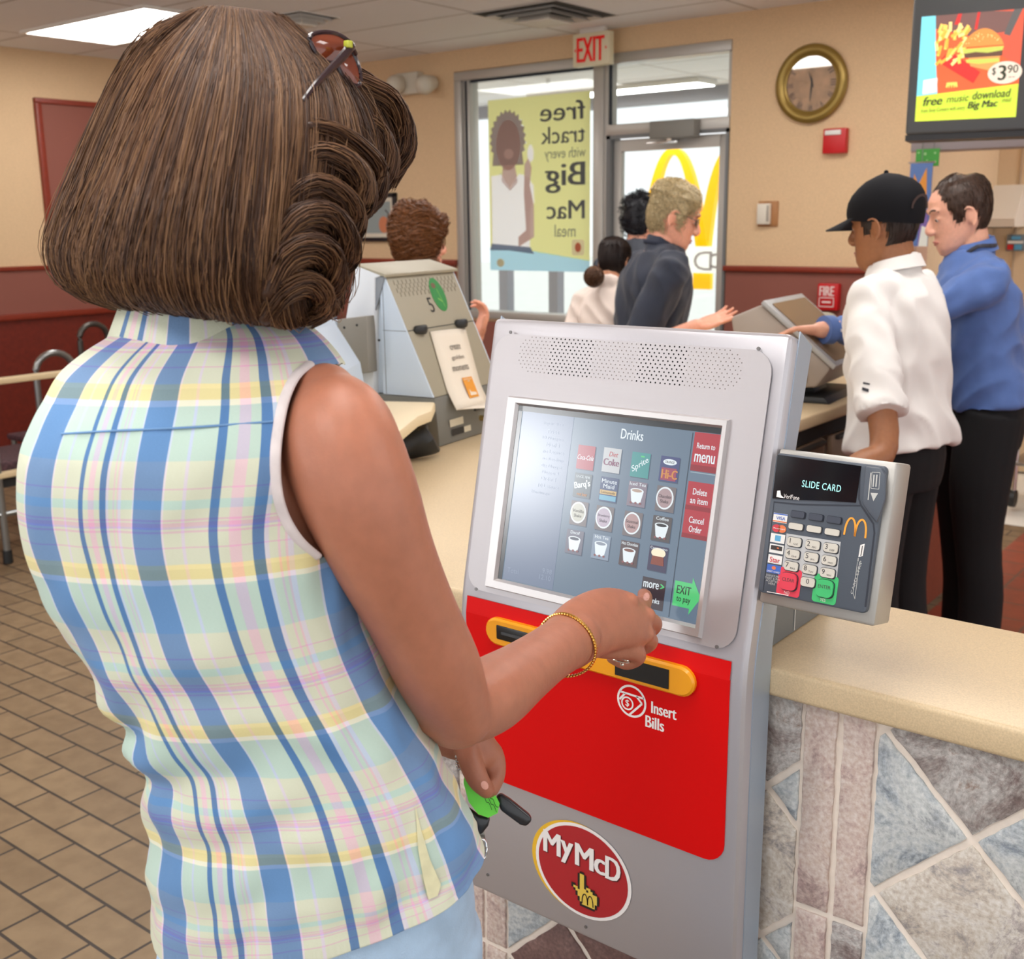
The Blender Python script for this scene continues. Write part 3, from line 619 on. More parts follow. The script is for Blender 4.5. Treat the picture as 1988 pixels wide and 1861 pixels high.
for k, (ln, zx, zy) in enumerate((('Super Size', 385, 215), ('Fries', 390, 275), ('10 Nuggets', 385, 330), ('Meal 1', 385, 380), ('no Lettuce', 390, 435), ('no Ketchup', 385, 495), ('Big Nugget', 375, 550), ('Nugget 4', 365, 600), ('Order 1', 350, 645), ('10 Lettuce', 350, 705), ('Hamburger', 290, 755))):
    c = gx(zx, zy); text(b, ln, S2, c[0], c[1], .0034*len(ln)+.003, .0055, m=scr('screen_faint', (156, 168, 190)), bold=0)
for ln, zx, zy in (('9.98', 342, 1370), ('12.10', 325, 1420), ('Total', 75, 1365)):
    c = gx(zx, zy); text(b, ln, S2, c[0], c[1], .0042*len(ln), .007, m=scr('screen_faint', (156, 168, 190)), bold=0)
# drink buttons
W_, H_ = .0295, .0345
tiles = {(645, 478): 'coke', (848, 500): 'diet', (1072, 537): 'sprite', (1300, 570): 'hic', (618, 697): 'barq', (824, 730): 'minute', (1046, 765): 'iced', (1270, 803): 'Chocolate',
         (590, 915): 'Vanilla', (790, 955): 'Strawberry', (1012, 1000): 'Seasonal', (1238, 1037): 'Coffee', (555, 1140): 'Decaf', (762, 1180): 'Hot Tea', (983, 1232): 'Hot Chocolate', (1210, 1272): 'Cappuccino'}
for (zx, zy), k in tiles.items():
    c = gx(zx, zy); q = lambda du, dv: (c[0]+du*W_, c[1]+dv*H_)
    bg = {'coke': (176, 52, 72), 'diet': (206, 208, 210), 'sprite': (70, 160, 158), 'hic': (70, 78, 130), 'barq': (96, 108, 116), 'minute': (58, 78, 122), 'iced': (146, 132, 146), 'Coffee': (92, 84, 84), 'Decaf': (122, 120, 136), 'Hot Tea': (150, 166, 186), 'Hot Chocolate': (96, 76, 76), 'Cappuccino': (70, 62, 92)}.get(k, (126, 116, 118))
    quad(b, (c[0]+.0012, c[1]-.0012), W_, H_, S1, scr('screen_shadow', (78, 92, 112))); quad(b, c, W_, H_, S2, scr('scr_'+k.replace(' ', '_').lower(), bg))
    S4 = KF(.0036); S5 = KF(.0039)
    if k == 'coke': text(b, 'Coca-Cola', S3, *q(0, 0), W_*.92, H_*.2, m=TW, shear=.3)
    elif k == 'diet': text(b, 'Diet', S3, *q(.08, .25), W_*.5, H_*.2, m=red_, shear=.2); text(b, 'Coke', S3, *q(0, -.08), W_*.86, H_*.28, m=scr('scr_plum', (130, 50, 92)), bold=.03)
    elif k == 'sprite': text(b, 'Sprite', S3, *q(0, 0), W_*1.0, H_*.3, m=TW, rot=.6, shear=.2); quad(b, q(.1, .35), W_*.2, H_*.06, S3, gr)
    elif k == 'hic': quad(b, q(0, -.2), W_*.8, H_*.5, S3, scr('scr_magenta', (170, 70, 96))); text(b, 'Hi-C', S4, *q(.05, -.2), W_*.8, H_*.36, m=scr('scr_orange', (226, 150, 70)), bold=.03); flat(b, ell(c[0], c[1]+H_*.28, W_*.36, H_*.12, 16), S3, TW); text(b, 'ORANGE', S4, *q(0, .28), W_*.5, H_*.1, m=TD)
    elif k == 'barq': text(b, "Barq's", S3, *q(0, .02), W_*.9, H_*.36, m=TW, rot=.25, bold=.03); text(b, 'SINCE 1898', S3, *q(0, .36), W_*.8, H_*.1, m=TW); text(b, 'root beer', S3, *q(.05, -.36), W_*.6, H_*.14, m=scr('scr_orange', (226, 150, 70)))
    elif k == 'minute': text(b, 'Minute', S3, *q(0, .34), W_*.85, H_*.17, m=TW); text(b, 'Maid', S3, *q(0, .13), W_*.62, H_*.17, m=TW); quad(b, q(0, -.12), W_*.94, H_*.17, S3, scr('scr_tan', (222, 186, 120))); text(b, 'Lemonade', S4, *q(0, -.12), W_*.8, H_*.1, m=TD); quad(b, q(0, -.35), W_*.94, H_*.2, S3, scr('scr_sky', (120, 186, 214)))
    elif k in ('Chocolate', 'Vanilla', 'Strawberry', 'Seasonal'):
        flat(b, ell(c[0]-.001, c[1]+.001, W_*.46, H_*.45, 24), S3, TW); flat(b, ell(c[0]-.001, c[1]+.001, W_*.39, H_*.385, 24), S4, scr('scr_lid_'+k.lower(), {'Chocolate': (186, 158, 160), 'Vanilla': (212, 210, 196), 'Strawberry': (206, 190, 206), 'Seasonal': (196, 160, 158)}[k]))
        text(b, k, S5, *q(-.03, .1), W_*.66, H_*.13, m=TD); text(b, 'Shake', S5, *q(-.03, -.1), W_*.44, H_*.13, m=TD)
    else:
        nm = {'iced': 'Iced Tea'}.get(k, k); text(b, nm, S3, *q(0, .4), W_*min(.9, .11*len(nm)), H_*.13, m=TW)
        if k == 'Cappuccino':
            flat(b, ell(c[0], c[1]+.008, W_*.38, H_*.2, 20), S3, scr('scr_cream', (236, 220, 190), .8)); flat(b, [q(-.3, .1), q(.3, .1), q(.36, -.25), q(-.34, -.25)], S4, scr('scr_mocha', (150, 70, 46)))
        else:
            flat(b, [q(-.36, .14), q(.36, .14), q(.24, -.36), q(-.24, -.36)], S3, TW); flat(b, ell(c[0], c[1]+H_*.14, W_*.36, H_*.1, 20), S4, TW); flat(b, ell(c[0], c[1]+H_*.14, W_*.28, H_*.065, 18), S5, scr('scr_cup_'+k.lower(), {'Coffee': (44, 38, 40), 'Hot Chocolate': (140, 90, 76), 'iced': (196, 168, 150), 'Hot Tea': (150, 160, 176)}.get(k, (80, 82, 100))))
            for dx_ in (-.26, .0, .24): flat(b, ell(c[0]+dx_*W_, c[1]-H_*.36, W_*.07, H_*.05, 8), S5, scr('scr_berry', (150, 90, 90)))
b.build('display_graphics', None, scrn, smooth=False)
# lower panel: red field, slot surround, logo
RED = mat('kiosk_red', (216, 2, 4), .5, spec=.18); YEL = mat('slot_yellow', (244, 164, 22), .3, coat=.3); BLK = mat('slot_black', (18, 18, 20), .35)
V0 = lambda off: (lambda u, v: (u, KY-off, v))
rp = [(-1.078, 1.054), (-1.078, .80)]+[(-1.05+.028*math.cos(a), .79+.028*math.sin(a)) for a in np.linspace(PI, 1.5*PI, 7)]+[(-.655+.03*math.cos(a), .79+.03*math.sin(a)) for a in np.linspace(-PI/2, 0, 7)]+[(-.625, 1.054)]
rp = [(a, min(c_, 1.03)) for a, c_ in rp]; b = MB(); b.prism(rp, lambda a, c_, d: (a, KY-d, c_), -.002, .0018); b.add([(-1.078, KY-.0018, 1.03), (-.625, KY-.0018, 1.03), (-.625, KY+.0022, 1.0555), (-1.078, KY+.0022, 1.0555)], [(0, 1, 2, 3)]); rd = b.build('red_panel', RED, K)
x0, x1, zc, hh = -1.034, -.673, 1.0135, .0215
st = [(x1-hh+hh*math.cos(a), zc+hh*math.sin(a)) for a in np.linspace(-PI/2, PI/2, 12)]+[(x0+hh+hh*math.cos(a), zc+hh*math.sin(a)) for a in np.linspace(PI/2, 1.5*PI, 12)]
b = MB(); n = len(st); cen = np.array([0, zc])
v = [(a, KY-.001, c_) for a, c_ in st]+[(a, KY-.007, c_) for a, c_ in st]+[((a-(x0+x1)/2)*.985+(x0+x1)/2, KY-.010, zc+(c_-zc)*.86) for a, c_ in st]
b.add(v, [(i, (i+1) % n, n+(i+1) % n, n+i) for i in range(n)]+[(n+i, n+(i+1) % n, 2*n+(i+1) % n, 2*n+i) for i in range(n)]+[tuple(range(2*n, 3*n))])
su = b.build('slot_surround', YEL, K, angle=40)
b = MB(); b.box((-1.011, KY-.0112, 1.003), (-.915, KY-.004, 1.026), bevel=.002); b.build('card_slot', BLK, su); 
MB().box((-1.0, KY-.0125, 1.013), (-.925, KY-.0108, 1.017)).build('slot_lip', mat('slot_grey', (70, 72, 76), .3), su)
MB().box((-.797, KY-.0112, .999), (-.711, KY-.004, 1.027)).build('bill_slot', BLK, su)
IW = mat('ink_white', (246, 242, 240), .5); b = MB(); F = V0(.0022); ic = (-.7745, .9615)
stroke(b, ell(*ic, .0225, .0225, 33)+[(ic[0]+.0225, ic[1])], .0032, F); stroke(b, ell(ic[0]-.007, ic[1]-.005, .009, .009, 25)+[(ic[0]+.002, ic[1]-.005)], .0024, F)
text(b, '$', F, ic[0]-.007, ic[1]-.005, .006, .011)
stroke(b, [(ic[0]-.019, ic[1]+.010), (ic[0]+.02, ic[1]+.009)], .003, F); stroke(b, [(ic[0]+.008, ic[1]+.009), (ic[0]+.017, ic[1]+.0005)], .003, F); stroke(b, [(ic[0]+.017, ic[1]+.0005), (ic[0]-.003, ic[1]-.021)], .003, F); stroke(b, [(ic[0]-.02, ic[1]-.002), (ic[0]-.011, ic[1]+.009)], .003, F)
text(b, 'Insert', F, -.7225, .9615, .039, .0175, bold=.02); text(b, 'Bills', F, -.7365, .9385, .029, .0175, bold=.02)
b.build('lettering', IW, rd, smooth=False)
# round logo
lx, lz = -.8595, .6625; b = MB()
flat(b, ell(lx-.0055, lz+.001, .0885, .0765, 48), V0(.0008), mat('logo_yellow', (240, 190, 50), .4)); flat(b, ell(lx+.001, lz, .0875, .0765, 48), V0(.0012), IW); flat(b, ell(lx+.001, lz, .0815, .0715, 48), V0(.0016), mat('logo_red', (178, 34, 42), .4))
lt = b.build('round_logo', None, K, smooth=False)
b = MB(); dk = mat('logo_shadow', (92, 24, 28), .5)
for s, u, v, w, h in (('M', -.0545, .028, .030, .037), ('y', -.0265, .0215, .021, .037), ('M', .0055, .0265, .031, .037), ('c', .0330, .0205, .017, .025), ('D', .0565, .0245, .024, .037)):
    text(b, s, V0(.002), lx+u+.0015, lz+v-.0015, w, h, m=dk, bold=.022); text(b, s, V0(.0024), lx+u, lz+v, w, h, m=IW, bold=.022)
b.build('lettering', None, lt, smooth=False)
px = .0039; b = MB(); Yh = mat('hand_yellow', (232, 200, 84), .5); Kh = mat('hand_outline', (32, 22, 20), .5)
rows = ["....XX......", "...XooX.....", "...XooX.....", "...XooX.....", "...XooX.....", "...XooXX....", "XX.XooXooXX.", "XooXoooXooXX", ".XooooooooooX".replace(' ', '')[:13], "..XoooooooooX", "..XoooooooooX", "...XooooooooX", "...XoooooooX.", "....XooooooX.", "....XXXXXXX.."]
for j, rw in enumerate(rows):
    for i, ch in enumerate(rw):
        if ch in 'Xo':
            u, v = lx-.018+i*px, lz-.004-j*px
            flat(b, [(u, v), (u+px, v), (u+px, v+px), (u, v+px)], V0(.0026), Kh if ch == 'X' else Yh)
def little_m(mb, cx, cy, w, h, F, m, lw):
    for s in (-1, 1):
        pts = [(cx+s*w*.25-w*.25*math.cos(t), cy-h/2+h*math.sin(t)**.8) for t in np.linspace(0, PI, 17)]; stroke(mb, pts, lw, F, m)
little_m(b, lx+.012, lz-.044, .02, .017, V0(.003), Kh, .0018)
b.build('pointing_hand_print', None, lt, smooth=False)
sc_ = mat('screw_grey', (120, 118, 118), .4, metal=.5)
for px_, py_ in ((993, 645), (1474, 677), (926, 1143), (1393, 1255)):
    u, s = kpx(px_, py_); MB().prism(ell(u, s, .0026, .0026, 10), lambda a, c_, d: KP(a, c_, d), .0015, .003).build('screw', sc_, K)
for x, z in ((-1.045, .585), (-.852, .57), (-.64, .575)): MB().prism(ell(x, z, .0026, .0026, 10), lambda a, c_, d: (a, KY-d, c_), 0, .0015).build('screw', sc_, K)
# ================================================================== CARD TERMINAL
T = thing('card_terminal', 'grey keypad card terminal in a metal box on the kiosk side', 'card terminal', (-.52, 1.31, 1.15))
ENC = brushed('terminal_box', (178, 176, 172), .4, .6); TG = mat('terminal_grey', (76, 84, 96), .42, bump=.05, bscale=900); TD_ = mat('terminal_dark', (42, 48, 60), .4)
bm_ = MB(); bm_.prism([(-.600, .083), (-.4475, .083), (-.4475, .283), (-.600, .283)], lambda a, c_, d: KP(a, c_, d)+np.array([0, 0, 0]), -.058, -.004)
o = bm_.build('enclosure', ENC, T); md = o.modifiers.new('bev', 'BEVEL'); md.width = .004; md.segments = 2; bake(o, []); o.data.set_sharp_from_angle(angle=.6)
b = MB(); fp = rrect(-.5985, .0975, -.4565, .277, .006)
fp = [(u-(.0 if v < .2 else 0), v) for u, v in fp]
b.prism(fp, lambda a, c_, d: KP(a, c_, d), -.004, .006); face = b.build('faceplate', TG, T)
o = face; md = o.modifiers.new('bev', 'BEVEL'); md.width = .002; md.segments = 2; bake(o, []); o.data.set_sharp_from_angle(angle=.6)
tq = lambda zx, zy: kpx(1440+zx/5.17, 860+zy/5.17)
TF = lambda d: (lambda u, v: KP(u, v, .006+d))
b = MB(); pts = [tq(395, 120), tq(330, 555), tq(600, 570), tq(900, 580), tq(1165, 598), tq(1220, 232)]
pts[0] = (-.596, pts[0][1]); b.prism([tuple(p) for p in pts][::-1], lambda a, c_, d: KP(a, c_, .006+d), 0, .0012); dsp = b.build('display', mat('display_black', (14, 16, 22), .12, spec=.6), T)
b = MB(); cyan = mat('display_cyan', (150, 230, 226), .5, emit=.7)
c = tq(823, 432); text(b, 'SLIDE CARD', TF(.0016), c[0], c[1], .0505, .0085, m=cyan, bold=0, sp=1.1)
c = tq(525, 533); text(b, 'VeriFone', TF(.0016), c[0], c[1]-.001, .021, .0055, m=IW, bold=0); c = tq(413, 515); flat(b, [(c[0]-.005, c[1]-.004), (c[0]+.006, c[1]-.004), (c[0]+.001, c[1]-.001), (c[0]-.001, c[1]+.005), (c[0]-.005, c[1]+.004)], TF(.0016), IW)
b.build('display_text', None, dsp, smooth=False)
# card swipe track ridge on the right
b = MB(); rg = [tq(1275, 235), tq(1430, 250), tq(1478, 330), tq(1470, 560), tq(1420, 720), tq(1385, 800), tq(1300, 690), tq(1240, 600)]
b.prism([tuple(p) for p in rg][::-1], lambda a, c_, d: KP(a, c_, .006+d), 0, .006); o = b.build('swipe_guide', TG, T); md = o.modifiers.new('bev', 'BEVEL'); md.width = .002; md.segments = 2; bake(o, []); o.data.set_sharp_from_angle(angle=.6)
b = MB(); F = TF(.0066); pale = mat('terminal_print', (190, 192, 190), .5)
q = [tq(1345, 295), tq(1425, 300), tq(1412, 465), tq(1333, 455)]
for i in range(4): stroke(b, [q[i], q[(i+1) % 4]], .0007, F)
for k in range(2): a0, a1 = tq(1365+k*28, 320), tq(1355+k*28, 440); stroke(b, [a0, a1], .0016, F)
stroke(b, [tq(1333, 300), tq(1305, 570)], .0012, F); flat(b, [tq(1405, 505), tq(1330, 500), tq(1358, 585)], F); b.build('print', pale, o, smooth=False)
b = MB(); tr = [tq(1205, 235), tq(1195, 560), tq(1215, 625), tq(1260, 690), tq(1340, 810), tq(1350, 900), tq(1300, 1300), tq(1260, 1640)]
stroke(b, tr, .0022, TF(.0004), TD_); stroke(b, [tq(340, 590), tq(600, 615), tq(900, 622), tq(1210, 628)], .0018, TF(.0004), TD_); stroke(b, [tq(345, 590), tq(235, 1480)], .001, TF(.0004), TD_)
b.build('groove', None, face, smooth=False)
# keys
KEYC = mat('key_bone', (206, 202, 192), .45); KEYD = mat('key_dark', (62, 68, 82), .45); KEYT = mat('key_text', (72, 70, 72), .6)
b = MB(); flat(b, [tq(470, 905), tq(1013, 990), tq(960, 1475), tq(420, 1290)], TF(.0003), mat('keypad_pale', (186, 188, 190), .5)); b.build('keypad_field', None, face, smooth=False)
def key(zx, zy, w, h, m, txt=None, sub=None, name='key', hgt=.0028):
    c = tq(zx, zy); bb = MB(); bb.prism(rrect(c[0]-w/2, c[1]-h/2, c[0]+w/2, c[1]+h/2, h*.3, 4), lambda a, c_, d: KP(a, c_, .006+d), 0, hgt)
    bb.prism(rrect(c[0]-w/2-.0008, c[1]-h/2-.0012, c[0]+w/2+.0012, c[1]+h/2+.0005, h*.3, 4), lambda a, c_, d: KP(a, c_, .006+d), 0, .0007, TD_); bb.fm = [0 if i < (4*5+2) else 1 for i in range(len(bb.f))]; bb.mats = [m, TD_]
    k_ = bb.build(name, None, T, smooth=False)
    if txt:
        t_ = MB(); text(t_, txt, TF(hgt+.0003), c[0]-(w*.28 if sub else 0), c[1]+(h*.1 if sub else h*.1), None if len(txt) == 1 else w*.75, h*.55 if len(txt) == 1 else h*.2, m=KEYT, bold=0)
        if sub: text(t_, sub, TF(hgt+.0003), c[0]+w*.14, c[1]-h*.22, w*.34, h*.2, m=KEYT, bold=0)
        t_.build('key_legend', None, k_, smooth=False)
for i, (zx, zy) in enumerate(((587, 715), (768, 742), (950, 770))): key(zx, zy, .018, .0078, KEYD)
for i, (zx, zy) in enumerate(((568, 835), (750, 862), (932, 892))): key(zx, zy, .0185, .0078, KEYC)
for tx, sb, zx, zy in (('1', 'QZ', 553, 990), ('2', 'ABC', 737, 1020), ('3', 'DEF', 917, 1050), ('4', 'GHI', 535, 1112), ('5', 'JKL', 722, 1143), ('6', 'MNO', 900, 1175), ('7', 'PRS', 522, 1232), ('8', 'TUV', 705, 1265), ('9', 'WXY', 885, 1300), ('0', ' ', 688, 1392)): key(zx, zy, .0182, .0112, KEYC, tx, sb if sb != ' ' else None)
rk, gk = mat('key_red', (220, 60, 82), .4), mat('key_green', (62, 186, 112), .4)
for zx, zy, m, tx, fx in ((497, 1385, rk, 'CLEAR', 'NO'), (858, 1455, gk, 'ENTER', 'YES')):
    c = tq(zx, zy); b = MB(); flat(b, rrect(c[0]-.0155, c[1]-.0185, c[0]+.0155, c[1]+.0165, .004), TF(.0005), m); text(b, fx, TF(.0008), c[0]-.001, c[1]-.0145, .007, .0035, m=IW, bold=0); b.build('key_surround', None, face, smooth=False)
    key(zx, zy, .0215, .0215, m, tx, None, 'key', .0042)
# stickers of accepted cards
def sticker(zx, zy, w, h, parts):
    c = tq(zx, zy); bb = MB(); w *= .9; h *= .74
    for (u, v, ww, hh_, m, tx, el) in parts:
        if tx: text(bb, tx, TF(.0012), c[0]+u*w, c[1]+v*h, ww*w, hh_*h, m=m, bold=.01)
        elif el: flat(bb, ell(c[0]+u*w, c[1]+v*h, ww*w/2, hh_*h/2, 18), TF(.0009), m)
        else: quad(bb, (c[0]+u*w, c[1]+v*h), ww*w, hh_*h, TF(.0006+.0002*(hh_ < 1)), m)
    bb.build('card_sticker', None, face, smooth=False)
cw_, cb, co = mat('sticker_white', (230, 230, 228), .5), mat('sticker_blue', (64, 104, 190), .5), mat('sticker_orange', (226, 120, 70), .5)
cr_, ck, cs = mat('sticker_red', (206, 60, 74), .5), mat('sticker_dark', (54, 48, 46), .5), mat('sticker_sky', (90, 164, 206), .5)
sticker(408, 752, .021, .0158, [(0, 0, 1, 1, cw_, None, 0), (0, .42, 1, .12, cb, None, 0), (0, -.38, 1, .12, co, None, 0), (.05, 0, .66, .36, cb, 'VISA', 0)])
sticker(398, 857, .021, .0135, [(-.2, 0, .6, 1, cr_, None, 1), (.2, 0, .6, .98, co, None, 1), (0, 0, .8, .2, cw_, 'MasterCard', 0)])
sticker(382, 955, .0215, .0155, [(0, 0, 1, 1, cw_, None, 0), (.02, .02, .4, .62, cs, None, 0)])
sticker(370, 1060, .021, .015, [(0, 0, 1, 1, cw_, None, 0), (0, .1, .82, .52, ck, None, 0), (.1, .12, .16, .16, co, None, 1)])
sticker(356, 1165, .021, .0148, [(0, 0, 1, 1, cw_, None, 0), (0, -.05, .72, .6, cr_, 'Star', 0)])
sticker(343, 1262, .021, .0145, [(0, 0, 1, 1, cb, None, 0), (0, .15, .3, .42, co, None, 1), (0, -.3, .9, .18, cw_, 'DEBIT CARD', 0)])
b = MB()
for k in range(4): c = tq(332-k*3, 1330+k*26); text(b, ['SIGNATURE', 'DEBIT & PIN', 'ACCEPTED', 'HERE'][k], TF(.0006), c[0], c[1], [.018, .0195, .017, .009][k], .0026, m=pale, bold=0)
a0 = tq(275, 1487); a1 = tq(490, 1525); stroke(b, [a0, a1], .0009, TF(.0006), IW)
c = tq(1165, 848); little_m(b, c[0], c[1], .0265, .0215, TF(.0008), mat('m_orange', (240, 164, 56), .4), .0024)
q = [tq(1210, 1020), tq(1255, 1008), tq(1235, 1130), tq(1190, 1142)]; flat(b, q, TF(.0006), cw_); stroke(b, [tq(1232, 1030), tq(1214, 1130)], .001, TF(.0008), ck)
stroke(b, [tq(1190, 1150), tq(1186, 1185)], .001, TF(.0006), pale)
for s in (0, 26): stroke(b, [tq(1182+s*.8, 1190), tq(1136+s, 1500)], .0006, TF(.0006), pale)
stroke(b, [tq(1136, 1500), tq(1155, 1560)], .0006, TF(.0006), pale); stroke(b, [tq(1162, 1500), tq(1155, 1560)], .0006, TF(.0006), pale)
c = tq(1170, 1345); text(b, 'CARD STRIP', TF(.0006), c[0], c[1], .042, .003, m=pale, bold=0, rot=1.42)
b.build('print', None, face, smooth=False)
# ================================================================== COUNTER
def stone(name, cols, scale=11):
    m = bpy.data.materials.new(name); m.use_nodes = True; nt = m.node_tree; b = nt.nodes['Principled BSDF']; L = nt.links.new
    tc = nt.nodes.new('ShaderNodeTexCoord'); n = nt.nodes.new('ShaderNodeTexNoise'); n.inputs['Scale'].default_value = scale; n.inputs['Detail'].default_value = 10; n.inputs['Roughness'].default_value = .8; n.inputs['Distortion'].default_value = .6
    r = nt.nodes.new('ShaderNodeValToRGB'); cr = r.color_ramp
    while len(cr.elements) < len(cols): cr.elements.new(.5)
    for i, (e, c) in enumerate(zip(cr.elements, cols)): e.position = .37+.27*i/(len(cols)-1); e.color = lin(c)+(1,)
    L(tc.outputs['Object'], n.inputs['Vector']); L(n.outputs['Fac'], r.inputs['Fac'])
    n2 = nt.nodes.new('ShaderNodeTexNoise'); n2.inputs['Scale'].default_value = 150; n2.inputs['Detail'].default_value = 4; L(tc.outputs['Object'], n2.inputs['Vector'])
    mx = nt.nodes.new('ShaderNodeMix'); mx.data_type = 'RGBA'; mx.blend_type = 'OVERLAY'; mx.inputs[0].default_value = .7
    L(r.outputs['Color'], mx.inputs[6]); L(n2.outputs['Fac'], mx.inputs[7]); L(mx.outputs[2], b.inputs['Base Color'])
    bp = nt.nodes.new('ShaderNodeBump'); bp.inputs['Strength'].default_value = .35; bp.inputs['Distance'].default_value = .004; L(n.outputs['Fac'], bp.inputs['Height']); L(bp.outputs['Normal'], b.inputs['Normal'])
    b.inputs['Roughness'].default_value = .55; MATS[name] = m; return m
ST = [stone('stone_blue', [(128, 138, 150), (178, 186, 192), (206, 210, 210), (162, 168, 174)]), stone('stone_beige', [(152, 146, 146), (200, 190, 178), (214, 208, 200), (170, 160, 158)]),
      stone('stone_brown', [(122, 106, 104), (160, 151, 148), (196, 194, 192), (150, 128, 116)]), stone('stone_pink', [(176, 152, 148), (206, 186, 178), (216, 200, 190), (190, 166, 160)], 14), stone('stone_maroon', [(104, 78, 78), (120, 92, 88), (138, 108, 104)], 12)]
GROUT = mat('grout_pale', (240, 228, 216), .8, var=.05, vscale=80)
C_ = thing('service_counter', 'long service counter faced with diagonal stone tiles', 'counter', (-1.6, 1.4, 0))
b = MB(); b.box((-2.0, 1.352, 0), (3.0, 1.62, .985)); b.box((-2.0, 1.36, 0), (-1.42, 2.2, .985)); b.box((-2.30, 2.1, 0), (-1.42, 5.2, .985)); b.build('grout_bed', GROUT, C_)
def clip(poly, a, b_, c):          # keep a*x+b*y<=c
    out = []
    for i in range(len(poly)):
        p, q = poly[i], poly[(i+1) % len(poly)]; dp, dq = a*p[0]+b_*p[1]-c, a*q[0]+b_*q[1]-c
        if dp <= 0: out.append(p)
        if dp*dq < 0: t = dp/(dp-dq); out.append((p[0]+t*(q[0]-p[0]), p[1]+t*(q[1]-p[1])))
    return out
tb = MB(); rnd = random.Random(3); YT = 1.352
def ragged(poly, amp=.0012):
    out = []
    for i in range(len(poly)):
        p, q = np.array(poly[i]), np.array(poly[(i+1) % len(poly)]); n = max(1, int(np.linalg.norm(q-p)/.012))
        for k in range(n): out.append(tuple(p+(q-p)*k/n+np.array([rnd.uniform(-amp, amp), rnd.uniform(-amp, amp)])*(1 if k else .4)))
    return out
def put_tile(poly, m):
    if len(poly) < 3: return
    A = .5*sum(poly[i][0]*poly[(i+1) % len(poly)][1]-poly[(i+1) % len(poly)][0]*poly[i][1] for i in range(len(poly)))
    if abs(A) < 1.5e-4: return
    pl = ragged(poly if A > 0 else poly[::-1]); n = len(pl); c = np.mean(pl, axis=0)
    sh = [tuple(c+(np.array(p)-c)*(1-.0035/max(.01, np.linalg.norm(np.array(p)-c)))) for p in pl]
    v = [(a, YT, z) for a, z in pl]+[(a, YT-.0032, z) for a, z in pl]+[(a, YT-.005, z) for a, z in sh]
    tb.add(v, [(i, (i+1) % n, n+(i+1) % n, n+i) for i in range(n)]+[(n+i, n+(i+1) % n, 2*n+(i+1) % n, 2*n+i) for i in range(n)]+[tuple(range(2*n, 3*n))], m)
def diag(x0, x1, nx, nz, g=.0056, fixed={}):
    h = .1185
    for i in range(-16, 18):
        for j in range(-9, 4):
            if (i+j) % 2 == 0: continue
            cx, cz = nx+h*i, nz+h*j; r = h-g*1.3; p = [(cx-r, cz), (cx, cz-r), (cx+r, cz), (cx, cz+r)]
            for a in ((-1, 0, -x0), (1, 0, x1), (0, 1, .983), (0, -1, 0)): p = clip(p, *a) if p else p
            put_tile(p, ST[fixed.get((i, j), rnd.choice([0, 0, 1, 1, 2, 2]))])
diag(-.458, 3.0, -.334, .855, fixed={(-1, 0): 0, (0, 1): 2, (0, -1): 1, (1, 0): 0, (-1, -2): 0, (1, -2): 1})
diag(-1.083, -.566, -.612, .84, fixed={(-1, 0): 4, (-3, -4): 4, (-2, -3): 4, (0, 1): 2, (0, -1): 1, (1, 0): 0, (0, -3): 0, (-3, -2): 0, (-4, -3): 0, (-2, -5): 4, (-1, -4): 4})
diag(-2.0, -1.19, -1.31, .72)
for x0, x1 in ((-.560, -.5155), (-.5065, -.4645), (-1.185, -1.140), (-1.131, -1.0895)):
    for z0, z1 in ((.678, .983), (.372, .668), (.066, .362), (0, .056)): put_tile([(x0, z0), (x1, z0), (x1, z1), (x0, z1)], ST[3] if x0 < -.53 else ST[2 if z1 < .67 and x0 > -.6 else 3])
tb.build('stone_tiles', None, C_, angle=50)
b = MB(); wood = mat('cabinet_cherry', (128, 62, 44), .45, var=.15, vscale=30); b.box((-1.425, 1.68, .02), (-1.40, 5.19, .82), wood); cab = b.build('cabinet_front', wood, C_)
for k in range(4):
    y0 = 1.72+k*.86; d_ = MB().box((-1.405, y0, .835), (-1.385, y0+.8, .93), bevel=.004).build('drawer', mat('drawer_taupe', (150, 126, 106), .5), C_)
    MB().box((-1.387, y0+.02, .915), (-1.37, y0+.78, .93), bevel=.003).build('drawer_pull', mat('pull_dark', (48, 44, 42), .5), d_)
b = MB().box((-1.41, 1.68, .935), (-1.395, 5.19, .985)); b.build('dark_band', mat('band_dark', (36, 30, 28), .8), C_)  # dark strip between the drawers and the worktop
CT = thing('worktop', 'cream speckled stone worktop running round the service counter', 'worktop', (-1.6, 1.4, .988))
def speck(name, rgb):
    m = mat(name, rgb, .38, var=.1, vscale=420, spec=.45); return m
poly = [(-2.05, 1.322), (3.0, 1.322), (3.0, 1.66), (-1.37, 1.66), (-1.37, 5.25), (-2.36, 5.25), (-2.36, 2.1), (-2.05, 1.85)]
b = MB(); b.prism(poly, lambda a, c_, d: (a, c_, d), .988, 1.03); o = b.build('slab', speck('worktop_cream', (212, 190, 154)), CT)
md = o.modifiers.new('bev', 'BEVEL'); md.width = .007; md.segments = 3; bake(o, []); o.data.set_sharp_from_angle(angle=.7)
